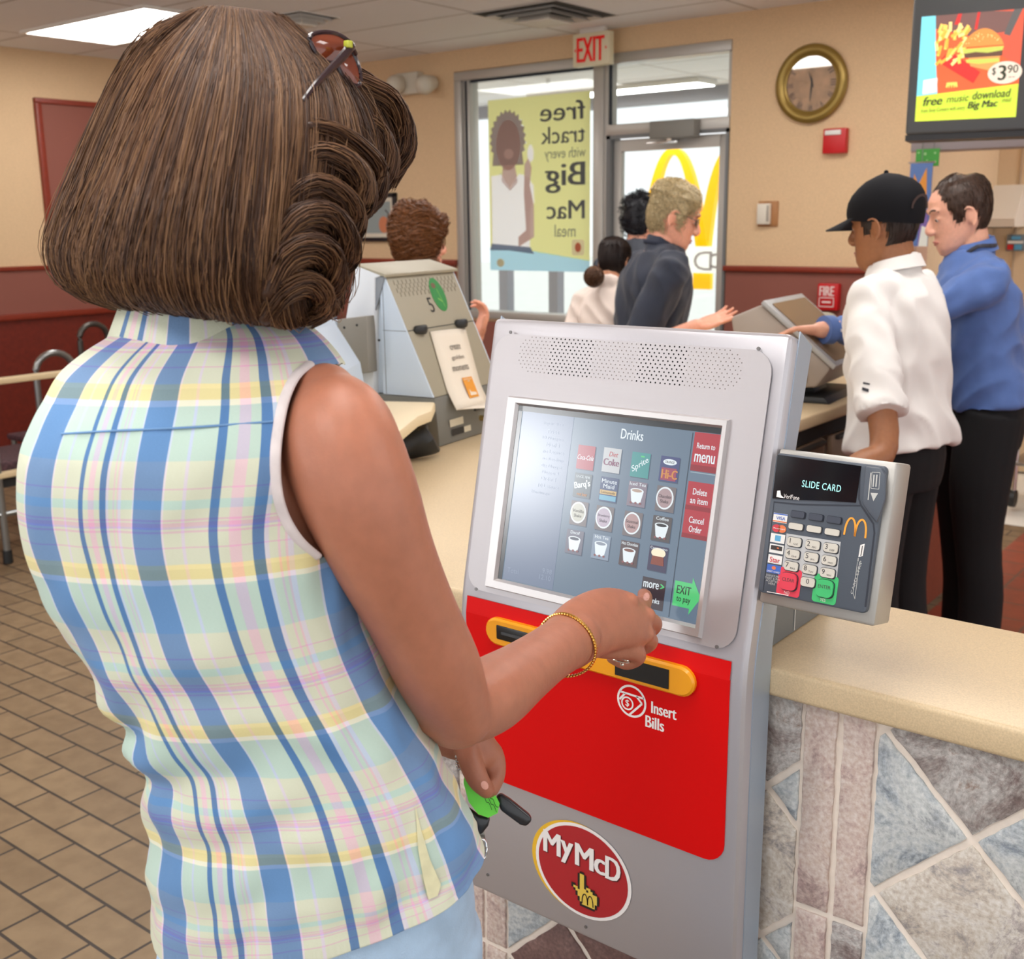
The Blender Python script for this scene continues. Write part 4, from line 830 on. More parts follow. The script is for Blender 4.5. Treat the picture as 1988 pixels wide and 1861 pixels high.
# ================================================================== REGISTERS
BEI = mat('register_beige', (160, 153, 134), .5, bump=.05, bscale=600); BLU = mat('register_blue_white', (198, 212, 228), .45); GRY = mat('register_grey', (118, 117, 111), .5); BLKP = mat('black_plastic', (34, 36, 38), .45)
WBL = mat('register_white', (222, 228, 236), .45)
ang = math.radians(8.8)
def regframe(N, a):
    qv, pv = np.array([math.cos(a), math.sin(a), 0]), np.array([-math.sin(a), math.cos(a), 0]); N = np.array(N, float)
    return lambda q, z, p: N+q*qv+p*pv+np.array([0, 0, z-N[2]])
R5 = thing('cash_register', 'beige wedge shaped cash register marked with a 5', 'cash register', (-2.1, 2.36, 1.03)); N5 = (-1.9775, 2.1976, 1.03); G = regframe(N5, ang); Wd = .345
def ex(poly, p0, p1, nm, m, par, bev=.003, fr_=None):
    b = MB(); b.prism(poly, fr_ or G, p0, p1); o = b.build(nm, m, par)
    if bev:
        md = o.modifiers.new('bev', 'BEVEL'); md.width = bev; md.segments = 2; md.limit_method = 'ANGLE'; bake(o, []); o.data.set_sharp_from_angle(angle=.6)
    return o
base = ex([(-.32, 1.031), (0, 1.031), (-.012, 1.162), (-.32, 1.162)], 0, Wd, 'base', GRY, R5)
ex([(-.014, 1.163), (-.161, 1.482), (-.176, 1.482), (-.178, 1.163)], .004, Wd-.004, 'sloped_front', BEI, R5)
ex([(-.016, 1.1635), (-.1625, 1.481), (-.177, 1.481), (-.179, 1.1635)], -.001, .0045, 'side_panel', BLU, R5, 0); ex([(-.016, 1.1635), (-.1625, 1.481), (-.177, 1.481), (-.179, 1.1635)], Wd-.0045, Wd+.001, 'side_panel', BLU, R5, 0)
ex([(-.18, 1.163), (-.19, 1.44), (-.31, 1.34), (-.33, 1.163)], .012, Wd-.012, 'rear_body', BLU, R5)
lid = ex([(-.152, 1.486), (-.248, 1.512), (-.345, 1.16), (-.205, 1.16), (-.186, 1.476)], -.012, Wd+.006, 'monitor_shell', WBL, R5)
ex([(-.150, 1.4865), (-.249, 1.5135), (-.249, 1.509), (-.151, 1.478)], -.013, Wd+.007, 'top_cap', BEI, R5, .002)
ex([(-.158, 1.478), (-.19, 1.482), (-.205, 1.38), (-.195, 1.38)], -.006, -.001, 'hinge_edge', mat('hinge_grey', (132, 138, 146), .5), R5, 0)
sl = np.array([-.147, 0.319]); sl /= np.linalg.norm(sl); nrm = np.array([sl[1], -sl[0]])
def SF(off):                        # point on the sloping front: p across, z height
    def f(p, z):
        t = (z-1.163)/sl[1]; q = -.014+sl[0]*t; return G(q+nrm[0]*off, z+nrm[1]*off, p)
    return f
b = MB(); vd = mat('vent_slot', (92, 84, 66), .7)
for r in range(4):
    for k in range(16):
        p = .026+k*.0195+(r % 2)*.0097; z = 1.462-r*.0105
        if p < Wd-.02 and not (.185 < p < .25 and r > 0): flat(b, [(p, z-.006), (p+.0028, z-.006), (p+.0036, z+.006), (p+.0008, z+.006)], SF(.0006))
b.build('vent_slots', vd, R5, smooth=False)
b = MB(); S0 = lambda q, z: G(q, z, -.0016); stroke(b, [(-.168, 1.165), (-.168, 1.476)], .0022, S0); stroke(b, [(-.172, 1.337), (-.096, 1.337)], .0018, S0); b.build('panel_seam', mat('seam_slate', (120, 130, 142), .6), R5, smooth=False)
b = MB(); stroke(b, [(.004, 1.337), (Wd-.004, 1.337)], .0024, SF(.0006)); b.build('seam', BLKP, R5, smooth=False)
b = MB(); text(b, '5', SF(.0008), .158, 1.395, .022, .04, bold=.01); b.build('number', mat('number_black', (40, 38, 34), .5), R5, smooth=False)
b = MB(); flat(b, ell(.214, 1.42, .034, .046, 28), SF(.0009), mat('sticker_green', (34, 132, 62), .4)); flat(b, ell(.206, 1.445, .011, .008, 10), SF(.0012), mat('sticker_brown', (110, 84, 60), .5)); stroke(b, [(.205, 1.41), (.222, 1.40)], .004, SF(.0012), mat('sticker_lime', (120, 180, 80), .5)); stroke(b, [(.216, 1.435), (.225, 1.385)], .002, SF(.0012), mat('sticker_lime', (120, 180, 80), .5))
st_ = b.build('green_sticker', None, R5, smooth=False); st_['label'] = 'round green sticker'
for p in (.057, .265):
    b = MB(); c = SF(.012)(p, 1.33); b.tube([SF(.005)(p-.02, 1.336), SF(.012)(p, 1.332), SF(.005)(p+.02, 1.336)], [(.011, .008), (.013, .011), (.011, .008)], seg=12, sub=3, power=3); b.build('latch', BLKP, R5)
b = MB(); b.prism([(.19, 1.1), (.33, 1.1), (.33, 1.125), (.19, 1.125)], lambda a, c_, d: G(-.012+d, c_, a), 0, .012); b.build('printer_slot', BLKP, base)
b = MB(); F = lambda u, v: G(-.0045-(v-1.1)*.09+.0015, v, u); flat(b, [(.055, 1.075), (.125, 1.075), (.125, 1.095), (.055, 1.095)], F, mat('label_cream', (214, 206, 184), .5)); flat(b, [(.062, 1.05), (.122, 1.05), (.122, 1.068), (.062, 1.068)], F, BLKP); flat(b, [(.125, 1.05), (.16, 1.05), (.16, 1.066), (.125, 1.066)], F, mat('label_cream', (214, 206, 184), .5)); b.build('labels', None, base, smooth=False)
b = MB(); b.tube([G(-.008, 1.075, .222), G(.012, 1.075, .222)], [.009, .007], seg=12, m=None); b.build('lock', mat('lock_brass', (196, 170, 104), .3, metal=.8), base)
cs_ = ex([(-.30, 1.214), (-.192, 1.226), (-.193, 1.378), (-.292, 1.366)], -.045, -.006, 'display_pod', mat('pod_taupe', (140, 135, 126), .5), R5)
ex([(-.345, 1.19), (-.303, 1.214), (-.297, 1.362), (-.317, 1.362)], -.05, -.008, 'pod_side', BLU, cs_, .002); ex([(-.372, 1.20), (-.352, 1.2), (-.322, 1.37), (-.334, 1.372)], -.055, -.004, 'pod_screen', mat('pod_screen_dark', (64, 80, 104), .3), cs_, .002)
for q, z, p in ((-.268, 1.345, -.046), (-.225, 1.353, -.046), (-.186, 1.42, -.002), (-.186, 1.31, -.002)): MB().ball(G(q, z, p), .0035, seg=8, rings=6).build('screw', BLKP, R5)
# paper notice hanging down the front
t = thing('paper_notice', 'white paper strip reading create golden moments on the register', 'notice', (-2.0, 2.36, 1.12))
pts = []; nr, nc = 12, 5; A0, B0, C0, D0 = (.098, 1.326), (.277, 1.319), (.225, 1.115), (.055, 1.118); vs = []
def PN(u, v, off=0):
    p = (A0[0]*(1-u)+B0[0]*u)*(1-v)+(D0[0]*(1-u)+C0[0]*u)*v; z = (A0[1]*(1-u)+B0[1]*u)*(1-v)+(D0[1]*(1-u)+C0[1]*u)*v
    return SF(.004+.006*math.sin(u*PI)+.012*max(0, v-.75)/.25+off)(p, z)
for j in range(nr):
    for i in range(nc): vs.append(PN(i/(nc-1), j/(nr-1)))
b = MB(); b.add(vs, [(j*nc+i, (j+1)*nc+i, (j+1)*nc+i+1, j*nc+i+1) for j in range(nr-1) for i in range(nc-1)]); 
bb_ = [PN(i/(nc-1), 1.0) for i in range(nc)]; cc_ = [G(.035+.012*(i/(nc-1)), 1.128-.02*(i/(nc-1)), .06+.04*i) for i in range(nc)]
b.add(bb_+cc_, [(i, nc+i, nc+i+1, i+1) for i in range(nc-1)]); sh_ = b.build('sheet', mat('paper_white', (232, 222, 206), .7), t)
md = sh_.modifiers.new('s', 'SOLIDIFY'); md.thickness = .0008; bake(sh_, [])
b = MB(); FP = lambda u, v: PN(u, 1-v, .0022); tk = mat('print_grey', (120, 112, 104), .6)
for s, v, w in (('create', .77, .27), ('golden', .63, .31), ('moments', .5, .42)): text(b, s, FP, .5, v, w*1.1, .07, m=tk, bold=.01)
og = mat('print_orange_box', (226, 150, 40), .6); flat(b, [(.44, .1), (.74, .1), (.74, .37), (.44, .37)], FP, og); flat(b, [(.5, .13), (.7, .13), (.7, .3), (.56, .31)], lambda u, v: PN(u, 1-v, .0028), mat('print_light', (228, 214, 196), .6)); flat(b, ell(.6, .3, .04, .03, 12), lambda u, v: PN(u, 1-v, .0032), mat('print_face', (206, 180, 150), .6)); text(b, 'thank you', lambda u, v: PN(u, 1-v, .0028), .59, .345, .24, .03, m=mat('print_light', (228, 214, 196), .6)); b.build('lettering', None, t, smooth=False)
# raised shelf beside it, its post, things under it
t = thing('raised_shelf', 'cream raised shelf beside the register marked 5', 'shelf', (-2.2, 2.0, 1.03))
pl = [tuple(on(px, py, 2, 1.158)[:2]) for px, py in ((845, 779), (838, 796), (812, 806), (775, 836), (690, 905))]+[(-2.0, 1.5), (-2.3, 1.75), (-2.34, 2.08), (-2.1, 2.11)]
b = MB(); b.prism(pl, lambda a, c_, d: (a, c_, d), 1.128, 1.157); o = b.build('top', mat('shelf_cream', (232, 214, 178), .45), t); md = o.modifiers.new('bev', 'BEVEL'); md.width = .006; md.segments = 2; bake(o, []); o.data.set_sharp_from_angle(angle=.6)
for x, y in ((-2.05, 2.06), (-2.0, 1.72), (-2.3, 2.1)): MB().box((x-.014, y-.014, 1.031), (x+.014, y+.014, 1.13)).build('leg', mat('shelf_post', (214, 196, 164), .5), t)
t = thing('card_reader', 'black card reader on the counter in front of the raised shelf', 'card reader', (-1.90, 2.05, 1.03)); c = on(804, 893, 2, 1.031)
b = MB(); b.tube([c+np.array([-.05, .04, .072]), c+np.array([-.02, .0, .06]), c+np.array([.0, .01, .035]), c+np.array([-.01, .03, .012])], [(.05, .016), (.052, .02), (.05, .02), (.055, .011)], seg=14, sub=3, up=(.6, .8, 0), power=4); b.build('body', BLKP, t); 
MB().tube([c+np.array([-.075, -.01, .07]), c+np.array([-.06, -.04, .035])], [(.04, .012), (.045, .014)], seg=12, up=(.6, .8, 0), power=4).build('guide', mat('plastic_slate', (62, 70, 76), .5), t)
t = thing('cup_holder', 'cream paper cups lying under the raised shelf next to the register', 'cups', (-1.99, 2.12, 1.03)); c = on(832, 868, 2, 1.031); cr_m = mat('cup_cream', (226, 200, 150), .5)
for i, (dx, dz) in enumerate(((-.0, .03), (-.03, .042), (-.06, .052))): MB().tube([c+np.array([dx+.03, -.07, dz]), c+np.array([dx-.03, -.03, dz+.012])], [.02, .028], seg=14, m=cr_m, round_=False).build('cup', cr_m, t)
# second monitor housing, further left on the shelf
t = thing('display_wedge', 'pale blue wedge shaped customer display left of the register', 'display', (-2.35, 1.95, 1.158)); wp = lambda px, py, d=2.75: at(px, py, d)
Pz = lambda v: np.array([v[0], v[1], 1.1585]); Pn = [wp(545, 600), wp(598, 603), wp(612, 640), wp(664, 722), Pz(wp(678, 765)), Pz(wp(520, 765))]; nv = np.array([-.10, .16, 0])
def slab(pts, nm, m, par, th=nv):
    n = len(pts); b = MB(); b.add(list(pts)+[p+th for p in pts], [tuple(range(n))[::-1], tuple(range(n, 2*n))]+[(i, (i+1) % n, n+(i+1) % n, n+i) for i in range(n)]); return b.build(nm, m, par, smooth=False)
slab(Pn, 'housing', BLU, t); slab([wp(540, 640), wp(566, 640), wp(556, 700), wp(535, 700)], 'white_panel', WBL, t, np.array([.0, -.012, 0])); slab([wp(584, 628, 2.742), wp(586, 628, 2.742), wp(589, 720, 2.742), wp(587, 720, 2.742)], 'seam', BLKP, t, np.array([0, .004, 0]))
b = MB().ball(wp(573, 653, 2.745), .005, seg=8, rings=6); b.build('screw', BLKP, t)
# rear register with tilted touch screen
N2 = (-1.40, 3.42, 1.03); G2 = regframe(N2, math.radians(6)); t = thing('touch_register', 'lilac grey touch screen register facing the employees', 'cash register', (-1.5, 3.6, 1.03)); g2 = dict(fr_=G2)
LIL = mat('register_lilac', (158, 146, 136), .45)
ex([(-.24, 1.031), (.0, 1.031), (-.02, 1.052), (-.22, 1.052)], .02, .36, 'base', BLKP, t, .004, **g2); ex([(-.16, 1.05), (-.08, 1.05), (-.1, 1.11), (-.16, 1.11)], .12, .26, 'neck', BLKP, t, .003, **g2)
ex([(-.04, 1.085), (.005, 1.15), (-.235, 1.345), (-.34, 1.30), (-.30, 1.10), (-.16, 1.075)], 0, .38, 'housing', LIL, t, .012, **g2)
ex([(.012, 1.146), (.022, 1.16), (-.225, 1.36), (-.236, 1.348)], -.004, .384, 'screen_frame', mat('frame_silver', (168, 168, 168), .4, metal=.2), t, .003, **g2)
ex([(.010, 1.1712), (.010, 1.1735), (-.205, 1.3477), (-.205, 1.3454)], .025, .36, 'screen', mat('screen_tan', (128, 104, 80), .2, spec=.5), t, 0, **g2)
ex([(-.13, 1.1), (-.07, 1.1), (-.07, 1.135), (-.13, 1.135)], -.003, .001, 'vent_plate', mat('vent_plate', (120, 112, 104), .6), t, 0, **g2)
t = thing('receipt_printer', 'rounded beige printer top behind the touch screen register', 'printer', (-1.85, 4.1, 1.03)); c = at(1545, 628, 4.15)
b = MB().box((c[0]-.13, c[1]-.12, 1.031), (c[0]+.13, c[1]+.12, c[2]+.04), bevel=.04, seg=4); b.build('body', BEI, t); MB().box((c[0]-.08, c[1]-.124, 1.1), (c[0]+.08, c[1]-.118, 1.13)).build('paper_slot', BLKP, t)
# ================================================================== MENU BOARD
t = thing('menu_board', 'lit overhead menu board in a dark grey housing', 'menu board', (-1.1, 4.75, 1.93)); U = np.array([.977, .215, 0]); Nn = np.array([.215, -.977, 0]); O = on(1757, 262, 1, 4.6)
def onb(px, py):
    d = ray(px, py); P_ = CAM+d*(np.dot(O-CAM, Nn)/np.dot(d, Nn)); return np.dot(P_-O, U), P_[2]
MF = lambda off: (lambda u, z: O+u*U+np.array([0, 0, z-O[2]])+off*Nn)
z0 = O[2]; (sl0, sb), (sl1, st1) = onb(1778, 236), onb(1990, 14); sl0 = (onb(1788, 33)[0]+onb(1778, 236)[0])/2; sr = onb(1981, 120)[0]
b = MB(); b.prism([(0, z0), (1.25, z0), (1.25, CEIL-.02), (0, CEIL-.02)], lambda a, c_, d: MF(d)(a, c_), -.2, 0); o = b.build('housing', mat('board_grey', (76, 78, 80), .45), t); md = o.modifiers.new('bev', 'BEVEL'); md.width = .012; md.segments = 3; bake(o, []); o.data.set_sharp_from_angle(angle=.6)
b = MB(); b.prism([(0.0, z0-.022), (1.25, z0-.022), (1.25, z0), (0.0, z0)], lambda a, c_, d: MF(d)(a, c_), -.19, -.01); b.build('lower_lip', mat('board_black', (30, 30, 34), .5), t)
zt_ = onb(1790, 33)[1]; Ws, Hs = sr-sl0, zt_-sb; BF = lambda off: (lambda u, v: MF(off)(sl0+u*Ws, sb+v*Hs))
eb = lambda n, c, e=.52: mat('board_'+n, c, .4, emit=e); Qd = lambda mb, u0, v0, u1, v1, off, m: flat(mb, [(u0, v0), (u1, v0), (u1, v1), (u0, v1)], BF(off), m)
b = MB(); Qd(b, 0, 0, 1, 1, .002, eb('orange', (226, 92, 44))); scn = b.build('lit_panel', None, t, smooth=False); b = MB()
flat(b, [(.55, 1), (1, 1), (1, .45), (.8, .6)], BF(.003), eb('red', (214, 84, 56))); flat(b, [(.13, 1), (.7, 1), (.92, .98), (.84, .8), (.5, .78), (.14, .88)], BF(.0035), eb('dusk', (110, 76, 70), .6))
flat(b, [(.9, 1), (.98, 1), (.88, .76), (.82, .78)], BF(.004), eb('slate', (86, 82, 80), .6)); flat(b, [(.33, .9), (.36, 1), (.4, 1), (.38, .9)], BF(.004), eb('cupred', (206, 40, 36))); flat(b, [(.53, .84), (.55, 1), (.58, 1), (.56, .84)], BF(.004), eb('cupred', (206, 40, 36)))
flat(b, [(0, 0), (1, 0), (1, .31), (0, .245)], BF(.004), eb('lime', (196, 222, 60))); flat(b, [(.0, .245), (.21, .26), (.17, .6), (.14, 1), (.0, 1)], BF(.004), eb('cyan', (120, 214, 228)))
flat(b, [(.06, .26), (.2, .275), (.2, .41), (.06, .395)], BF(.005), eb('white', (236, 240, 240)))
flat(b, [(.2, .56), (.56, .34), (.62, .44), (.3, .66)], BF(.005), eb('boxred', (214, 36, 28))); r5 = random.Random(5)
for k in range(44):
    u, v = r5.uniform(.17, .45), r5.uniform(.52, .84); a = r5.uniform(.2, 1.9); stroke(b, [(u, v), (u+.06*math.cos(a), v+.09*math.sin(a))], .03, BF(.0055+k*.00003), eb(('fry1', 'fry2', 'fry3')[k % 3], ((250, 206, 96), (240, 176, 64), (255, 226, 140))[k % 3]))
flat(b, [(.48, .62), (.8, .60), (.8, .52), (.7, .45), (.52, .5)], BF(.0075), eb('bunlow', (216, 150, 80))); flat(b, [(.44, .64), (.82, .645), (.82, .58), (.46, .58)], BF(.008), eb('patty', (92, 60, 40), .6)); flat(b, [(.43, .665), (.83, .67), (.82, .63), (.68, .615), (.56, .63), (.45, .62)], BF(.0085), eb('lettuce', (188, 196, 84)))
flat(b, [(.47, .565), (.79, .56), (.8, .525), (.6, .515), (.48, .535)], BF(.0085), eb('lettuce', (188, 196, 84)))
flat(b, [(.42+.41*i/20, .68+.165*math.sin(PI*i/20)**.7) for i in range(21)], BF(.009), eb('bun', (224, 140, 62)))
for k in range(26): u, th = r5.uniform(.46, .78), r5.uniform(.2, .9); flat(b, ell(u, .69+.13*th*math.sin(PI*(u-.42)/.41), .006, .006, 6), BF(.0095), eb('seed', (246, 206, 130)))
flat(b, ell(.86, .42, .165, .105, 28), BF(.010), eb('pale', (222, 208, 190))); ik = eb('ink', (52, 60, 30), .1)
text(b, '$', BF(.011), .755, .435, .035, .075, m=ik); text(b, '3', BF(.011), .835, .42, .07, .14, m=ik, bold=.02); text(b, '90', BF(.011), .935, .45, .1, .075, m=ik); text(b, 'plus tax', BF(.011), .93, .375, .06, .02, m=ik)
text(b, 'free', BF(.0115), .17, .19, .19, .085, m=ik, shear=.25, bold=.02, rot=.03); text(b, 'music', BF(.0115), .42, .2, .22, .06, m=ik, shear=.25, bold=-.01, rot=.03); text(b, 'download', BF(.0115), .75, .225, .37, .075, m=ik, shear=.25, bold=.01, rot=.03)
text(b, 'from Sony Connect with every', BF(.0115), .28, .1, .44, .045, m=ik, shear=.2, bold=-.01, rot=.03); text(b, 'Big Mac', BF(.0115), .67, .125, .29, .085, m=ik, shear=.25, bold=.03, rot=.03); text(b, 'meal', BF(.0115), .9, .165, .09, .04, m=ik, shear=.2, bold=0, rot=.03)
stroke(b, [(.35+.05*i/6-.05, .31+.06*math.sin(i*PI/3.0)**2) for i in range(13)], .02, BF(.0115), eb('fry1', (250, 206, 96))); b.build('printed_food', None, scn, smooth=False)
# ================================================================== KITCHEN BITS
def card(name, label, cat, px0, py0, px1, py1, y, m, th=.004, nm='sheet'):
    a, c = on(px0, py0, 1, y), on(px1, py1, 1, y); t = thing(name, label, cat, ((a[0]+c[0])/2, y, c[2])); MB().box((a[0], y, c[2]), (c[0], y+th, a[2])).build(nm, m, t); return t, a, c
t, a, c = card('hanging_sign', 'small green sign hanging in the kitchen opening', 'sign', 1779, 290, 1822, 322, 6.0, mat('sign_green', (60, 150, 52), .5)); b = MB(); F = lambda u, v: (a[0]+u*(c[0]-a[0]), 5.998, c[2]+v*(a[2]-c[2])); gm = mat('sign_mint', (150, 196, 130), .5)
for u, v, s in ((.12, .8, .06), (.4, .72, .09), (.82, .75, .07), (.85, .25, .07), (.5, .35, .05)): flat(b, ell(u, v, s*.7, s, 8), F, gm)
b.build('print', None, t, smooth=False); stroke(b2 := MB(), [(0, 0), (0, 0.001)], .001, lambda u, v: (a[0]+.05+u, 5.999, a[2]+v)) if 0 else None
for s in (.25, .75): MB().cyl((a[0]+s*(c[0]-a[0]), 6.002, a[2]), (a[0]+s*(c[0]-a[0]), 6.002, 2.04), .002, seg=6).build('cord', mat('cord_grey', (120, 120, 120), .5), t)
t, a, c = card('hanging_banner', 'narrow blue and orange banner hanging behind the cap', 'banner', 1768, 318, 1800, 478, 5.95, mat('banner_blue', (86, 116, 172), .6)); F = lambda u, v: (a[0]+u*(c[0]-a[0]), 5.948, c[2]+v*(a[2]-c[2])); b = MB(); og2 = mat('banner_orange', (214, 140, 50), .6)
flat(b, [(.15, .55), (.2, .88), (.42, .75), (.75, .95), (.85, .45), (.6, .4)], F, og2); flat(b, [(.55, .0), (.95, .0), (.95, .42), (.6, .5)], F, mat('banner_purple', (120, 96, 160), .6)); flat(b, [(.6, 0), (1, 0), (1, .22), (.7, .25)], lambda u, v: (a[0]+u*(c[0]-a[0]), 5.946, c[2]+v*(a[2]-c[2])), mat('banner_white', (220, 222, 214), .6)); b.build('print', None, t, smooth=False)
MB().cyl((a[0]-.01, 5.952, a[2]+.004), (c[0]+.01, 5.952, a[2]+.004), .005, seg=8).build('rod', MATS['chrome'], t); MB().cyl(((a[0]+c[0])/2, 5.952, a[2]), ((a[0]+c[0])/2, 5.952, 2.04), .002, seg=6).build('cord', mat('cord_grey', (120, 120, 120), .5), t)
ky = 7.45; a = on(1926, 375, 1, ky); c = on(1966, 440, 1, ky); t = thing('towel_dispenser', 'white wedge shaped dispenser on the kitchen wall', 'dispenser', ((a[0]+c[0])/2, 7.6, c[2]))
b = MB(); b.prism([(7.6, c[2]), (7.38, c[2]), (7.36, c[2]+.05), (7.54, a[2]+.05), (7.6, a[2]+.05)], lambda p, z, d: (d, p, z), a[0]-.02, c[0]+.03); b.build('cover', mat('dispenser_white', (232, 228, 220), .4), t); MB().box((a[0], 7.40, c[2]-.006), (c[0], 7.46, c[2])).build('slot', BLKP, t)
a = on(1958, 455, 1, 7.58); c = on(1990, 487, 1, 7.58); t = thing('control_box', 'small grey control box with red and blue buttons on the kitchen wall', 'control box', ((a[0]+c[0])/2, 7.6, c[2])); MB().box((a[0], 7.54, c[2]), (c[0], 7.6, a[2]), bevel=.006).build('housing', mat('box_slate', (112, 122, 128), .5), t)
hw, hh2 = c[0]-a[0], a[2]-c[2]
for u0, u1, v0, v1, m in ((.1, .42, .08, .4, red), (.5, .9, .08, .4, cs), (.1, .95, .46, .62, cw_), (.3, .8, .7, .9, cs)): MB().box((a[0]+u0*hw, 7.532, c[2]+v0*hh2), (a[0]+u1*hw, 7.545, c[2]+v1*hh2)).build('button', m, t)
c = at(1972, 905, 6.3); t = thing('utility_cart', 'wheeled cart with a tan box in the kitchen behind the manager', 'cart', (c[0]+.15, c[1], 0)); ch = MATS['chrome']
for dx, dy in ((0, 0), (.4, 0), (0, .4), (.4, .4)):
    l = MB().cyl((c[0]+dx, c[1]+dy, .1), (c[0]+dx, c[1]+dy, .6), .014).build('leg', ch, t); MB().tube([(c[0]+dx-.015, c[1]+dy, .055), (c[0]+dx+.015, c[1]+dy, .055)], [.05, .05], seg=16, round_=False).build('caster', BLKP, l)
for z in (.25, .6): MB().box((c[0]-.03, c[1]-.03, z), (c[0]+.43, c[1]+.43, z+.02), bevel=.005).build('shelf', mat('shelf_steel', (170, 166, 160), .3, metal=.8), t)
t = thing('cardboard_box', 'tan box on the top shelf of the utility cart', 'box', (c[0]+.1, c[1], .62)); MB().box((c[0], c[1], .621), (c[0]+.3, c[1]+.3, .86), bevel=.006).build('carton', mat('carton_tan', (196, 150, 110), .7), t); MB().box((c[0]-.001, c[1]+.13, .63), (c[0]+.301, c[1]+.17, .862)).build('tape', mat('tape_tan', (214, 176, 130), .4), t)
# ================================================================== DINING SEATS, LEFT
BAR = mat('bench_cream', (222, 200, 160), .4); STEEL = mat('tube_steel', (150, 152, 152), .28, metal=.8)
t = thing('dining_bench', 'bench with cream rails, dark patterned seat and steel legs', 'bench', (-5.3, 3.0, 0)); bx = -5.24
MB().box((bx-.03, 1.7, .885), (bx+.02, 3.95, .915), bevel=.008).build('top_rail', BAR, t); MB().box((bx-.03, 1.7, .43), (bx+.02, 3.95, .458), bevel=.006).build('seat_edge', BAR, t)
MB().box((bx-.45, 1.7, .43), (bx-.035, 3.95, .50), bevel=.02).build('seat', mat('seat_pattern', (70, 44, 52), .7, var=.7, vscale=60), t); MB().box((bx-.02, 1.7, .38), (bx+.0, 3.95, .43)).build('apron', BLKP, t)
for y in (1.75, 2.62, 3.85):
    for x in (bx, bx-.42):
        l = MB().tube([(x, y, .03), (x, y, .9 if x == bx else .44)], [.018, .018], seg=12, round_=False).build('leg', STEEL, t); MB().tube([(x, y, .006), (x, y, .07)], [.024, .023], seg=12, round_=False).build('foot', BLKP, l)
MB().tube([(bx, 1.75, .25), (bx, 3.85, .25)], [.014, .014], seg=10, round_=False).build('stretcher', STEEL, t)
def hoop(px0, px1, pyb, pyt, x, label, m, name='hoop_rail'):
    p0, p1, tp = on(px0, pyb, 0, x), on(px1, pyb, 0, x), on((px0+px1)/2, pyt, 0, x); w = (p1[1]-p0[1])/2; cy = (p0[1]+p1[1])/2
    t = thing(name, label, 'chair', (x, cy, 0)); r_ = w
    for k, s in enumerate((0, .03)):
        pts = [(x+s, cy-w, 0.01), (x+s, cy-w, tp[2]-r_)]+[(x+s, cy-w*math.cos(a), tp[2]-r_*.9+r_*.9*math.sin(a)) for a in np.linspace(.2, PI-.2, 11)]+[(x+s, cy+w, tp[2]-r_), (x+s, cy+w, .01)]
        if k == 0: MB().tube(pts, [.018]*len(pts), seg=12).build('back_hoop', m, t)
    MB().box((x-.4, cy-w, .44), (x+.0, cy+w, .475), bevel=.012).build('seat', mat('seat_pattern', (70, 44, 52), .7), t)
    for y in (cy-w*.8, cy+w*.8): MB().tube([(x-.36, y, .01), (x-.36, y, .44)], [.016, .016], seg=10, round_=False).build('leg', m, t)
hoop(72, 146, 745, 684, -5.75, 'chair with a bright steel hoop back behind the cream rail', STEEL); hoop(158, 212, 690, 628, -6.45, 'chair with a darker hoop back against the red wood wall', mat('tube_dark', (92, 88, 84), .35, metal=.7))
# ================================================================== PEOPLE
HZ = [-.012, 0, .02, .045, .07, .10, .125, .15, .18, .205, .225, .236, .2395]
HW = [.016, .030, .047, .057, .064, .070, .073, .0755, .075, .066, .046, .018, .002]
HF = [.070, .086, .095, .094, .092, .091, .088, .094, .087, .068, .038, .006, -.01]
HB = [.030, .012, -.02, -.055, -.078, -.092, -.099, -.103, -.103, -.092, -.066, -.032, -.015]
def hsurf(phi, z, off=0.0):
    w, f, b = np.interp(z, HZ, HW), np.interp(z, HZ, HF), np.interp(z, HZ, HB)
    s, c = math.sin(phi), math.cos(phi); e = 2/2.25
    s2, c2 = math.copysign(abs(s)**e, s), math.copysign(abs(c)**e, c)
    P = np.array([w*s2, (f+b)/2+(f-b)/2*c2, z])
    k = .008*math.exp(-((abs(phi)-.42)/.2)**2-((z-.121)/.014)**2); P[1] -= k
    if off:
        n = P-np.array([0, -.006, .11]); n[2] *= .8 if z < .18 else 1.0; n /= np.linalg.norm(n); P = P+n*off
    return P
def xf(M, P): return np.array((M @ Vector([float(c) for c in P]))[:])
class TMB(MB):                      # a builder that pushes everything through a matrix
    def __init__(s, M): super().__init__(); s.M = M
    def add(s, verts, faces, m=None): super().add([xf(s.M, v) for v in verts], faces, m)
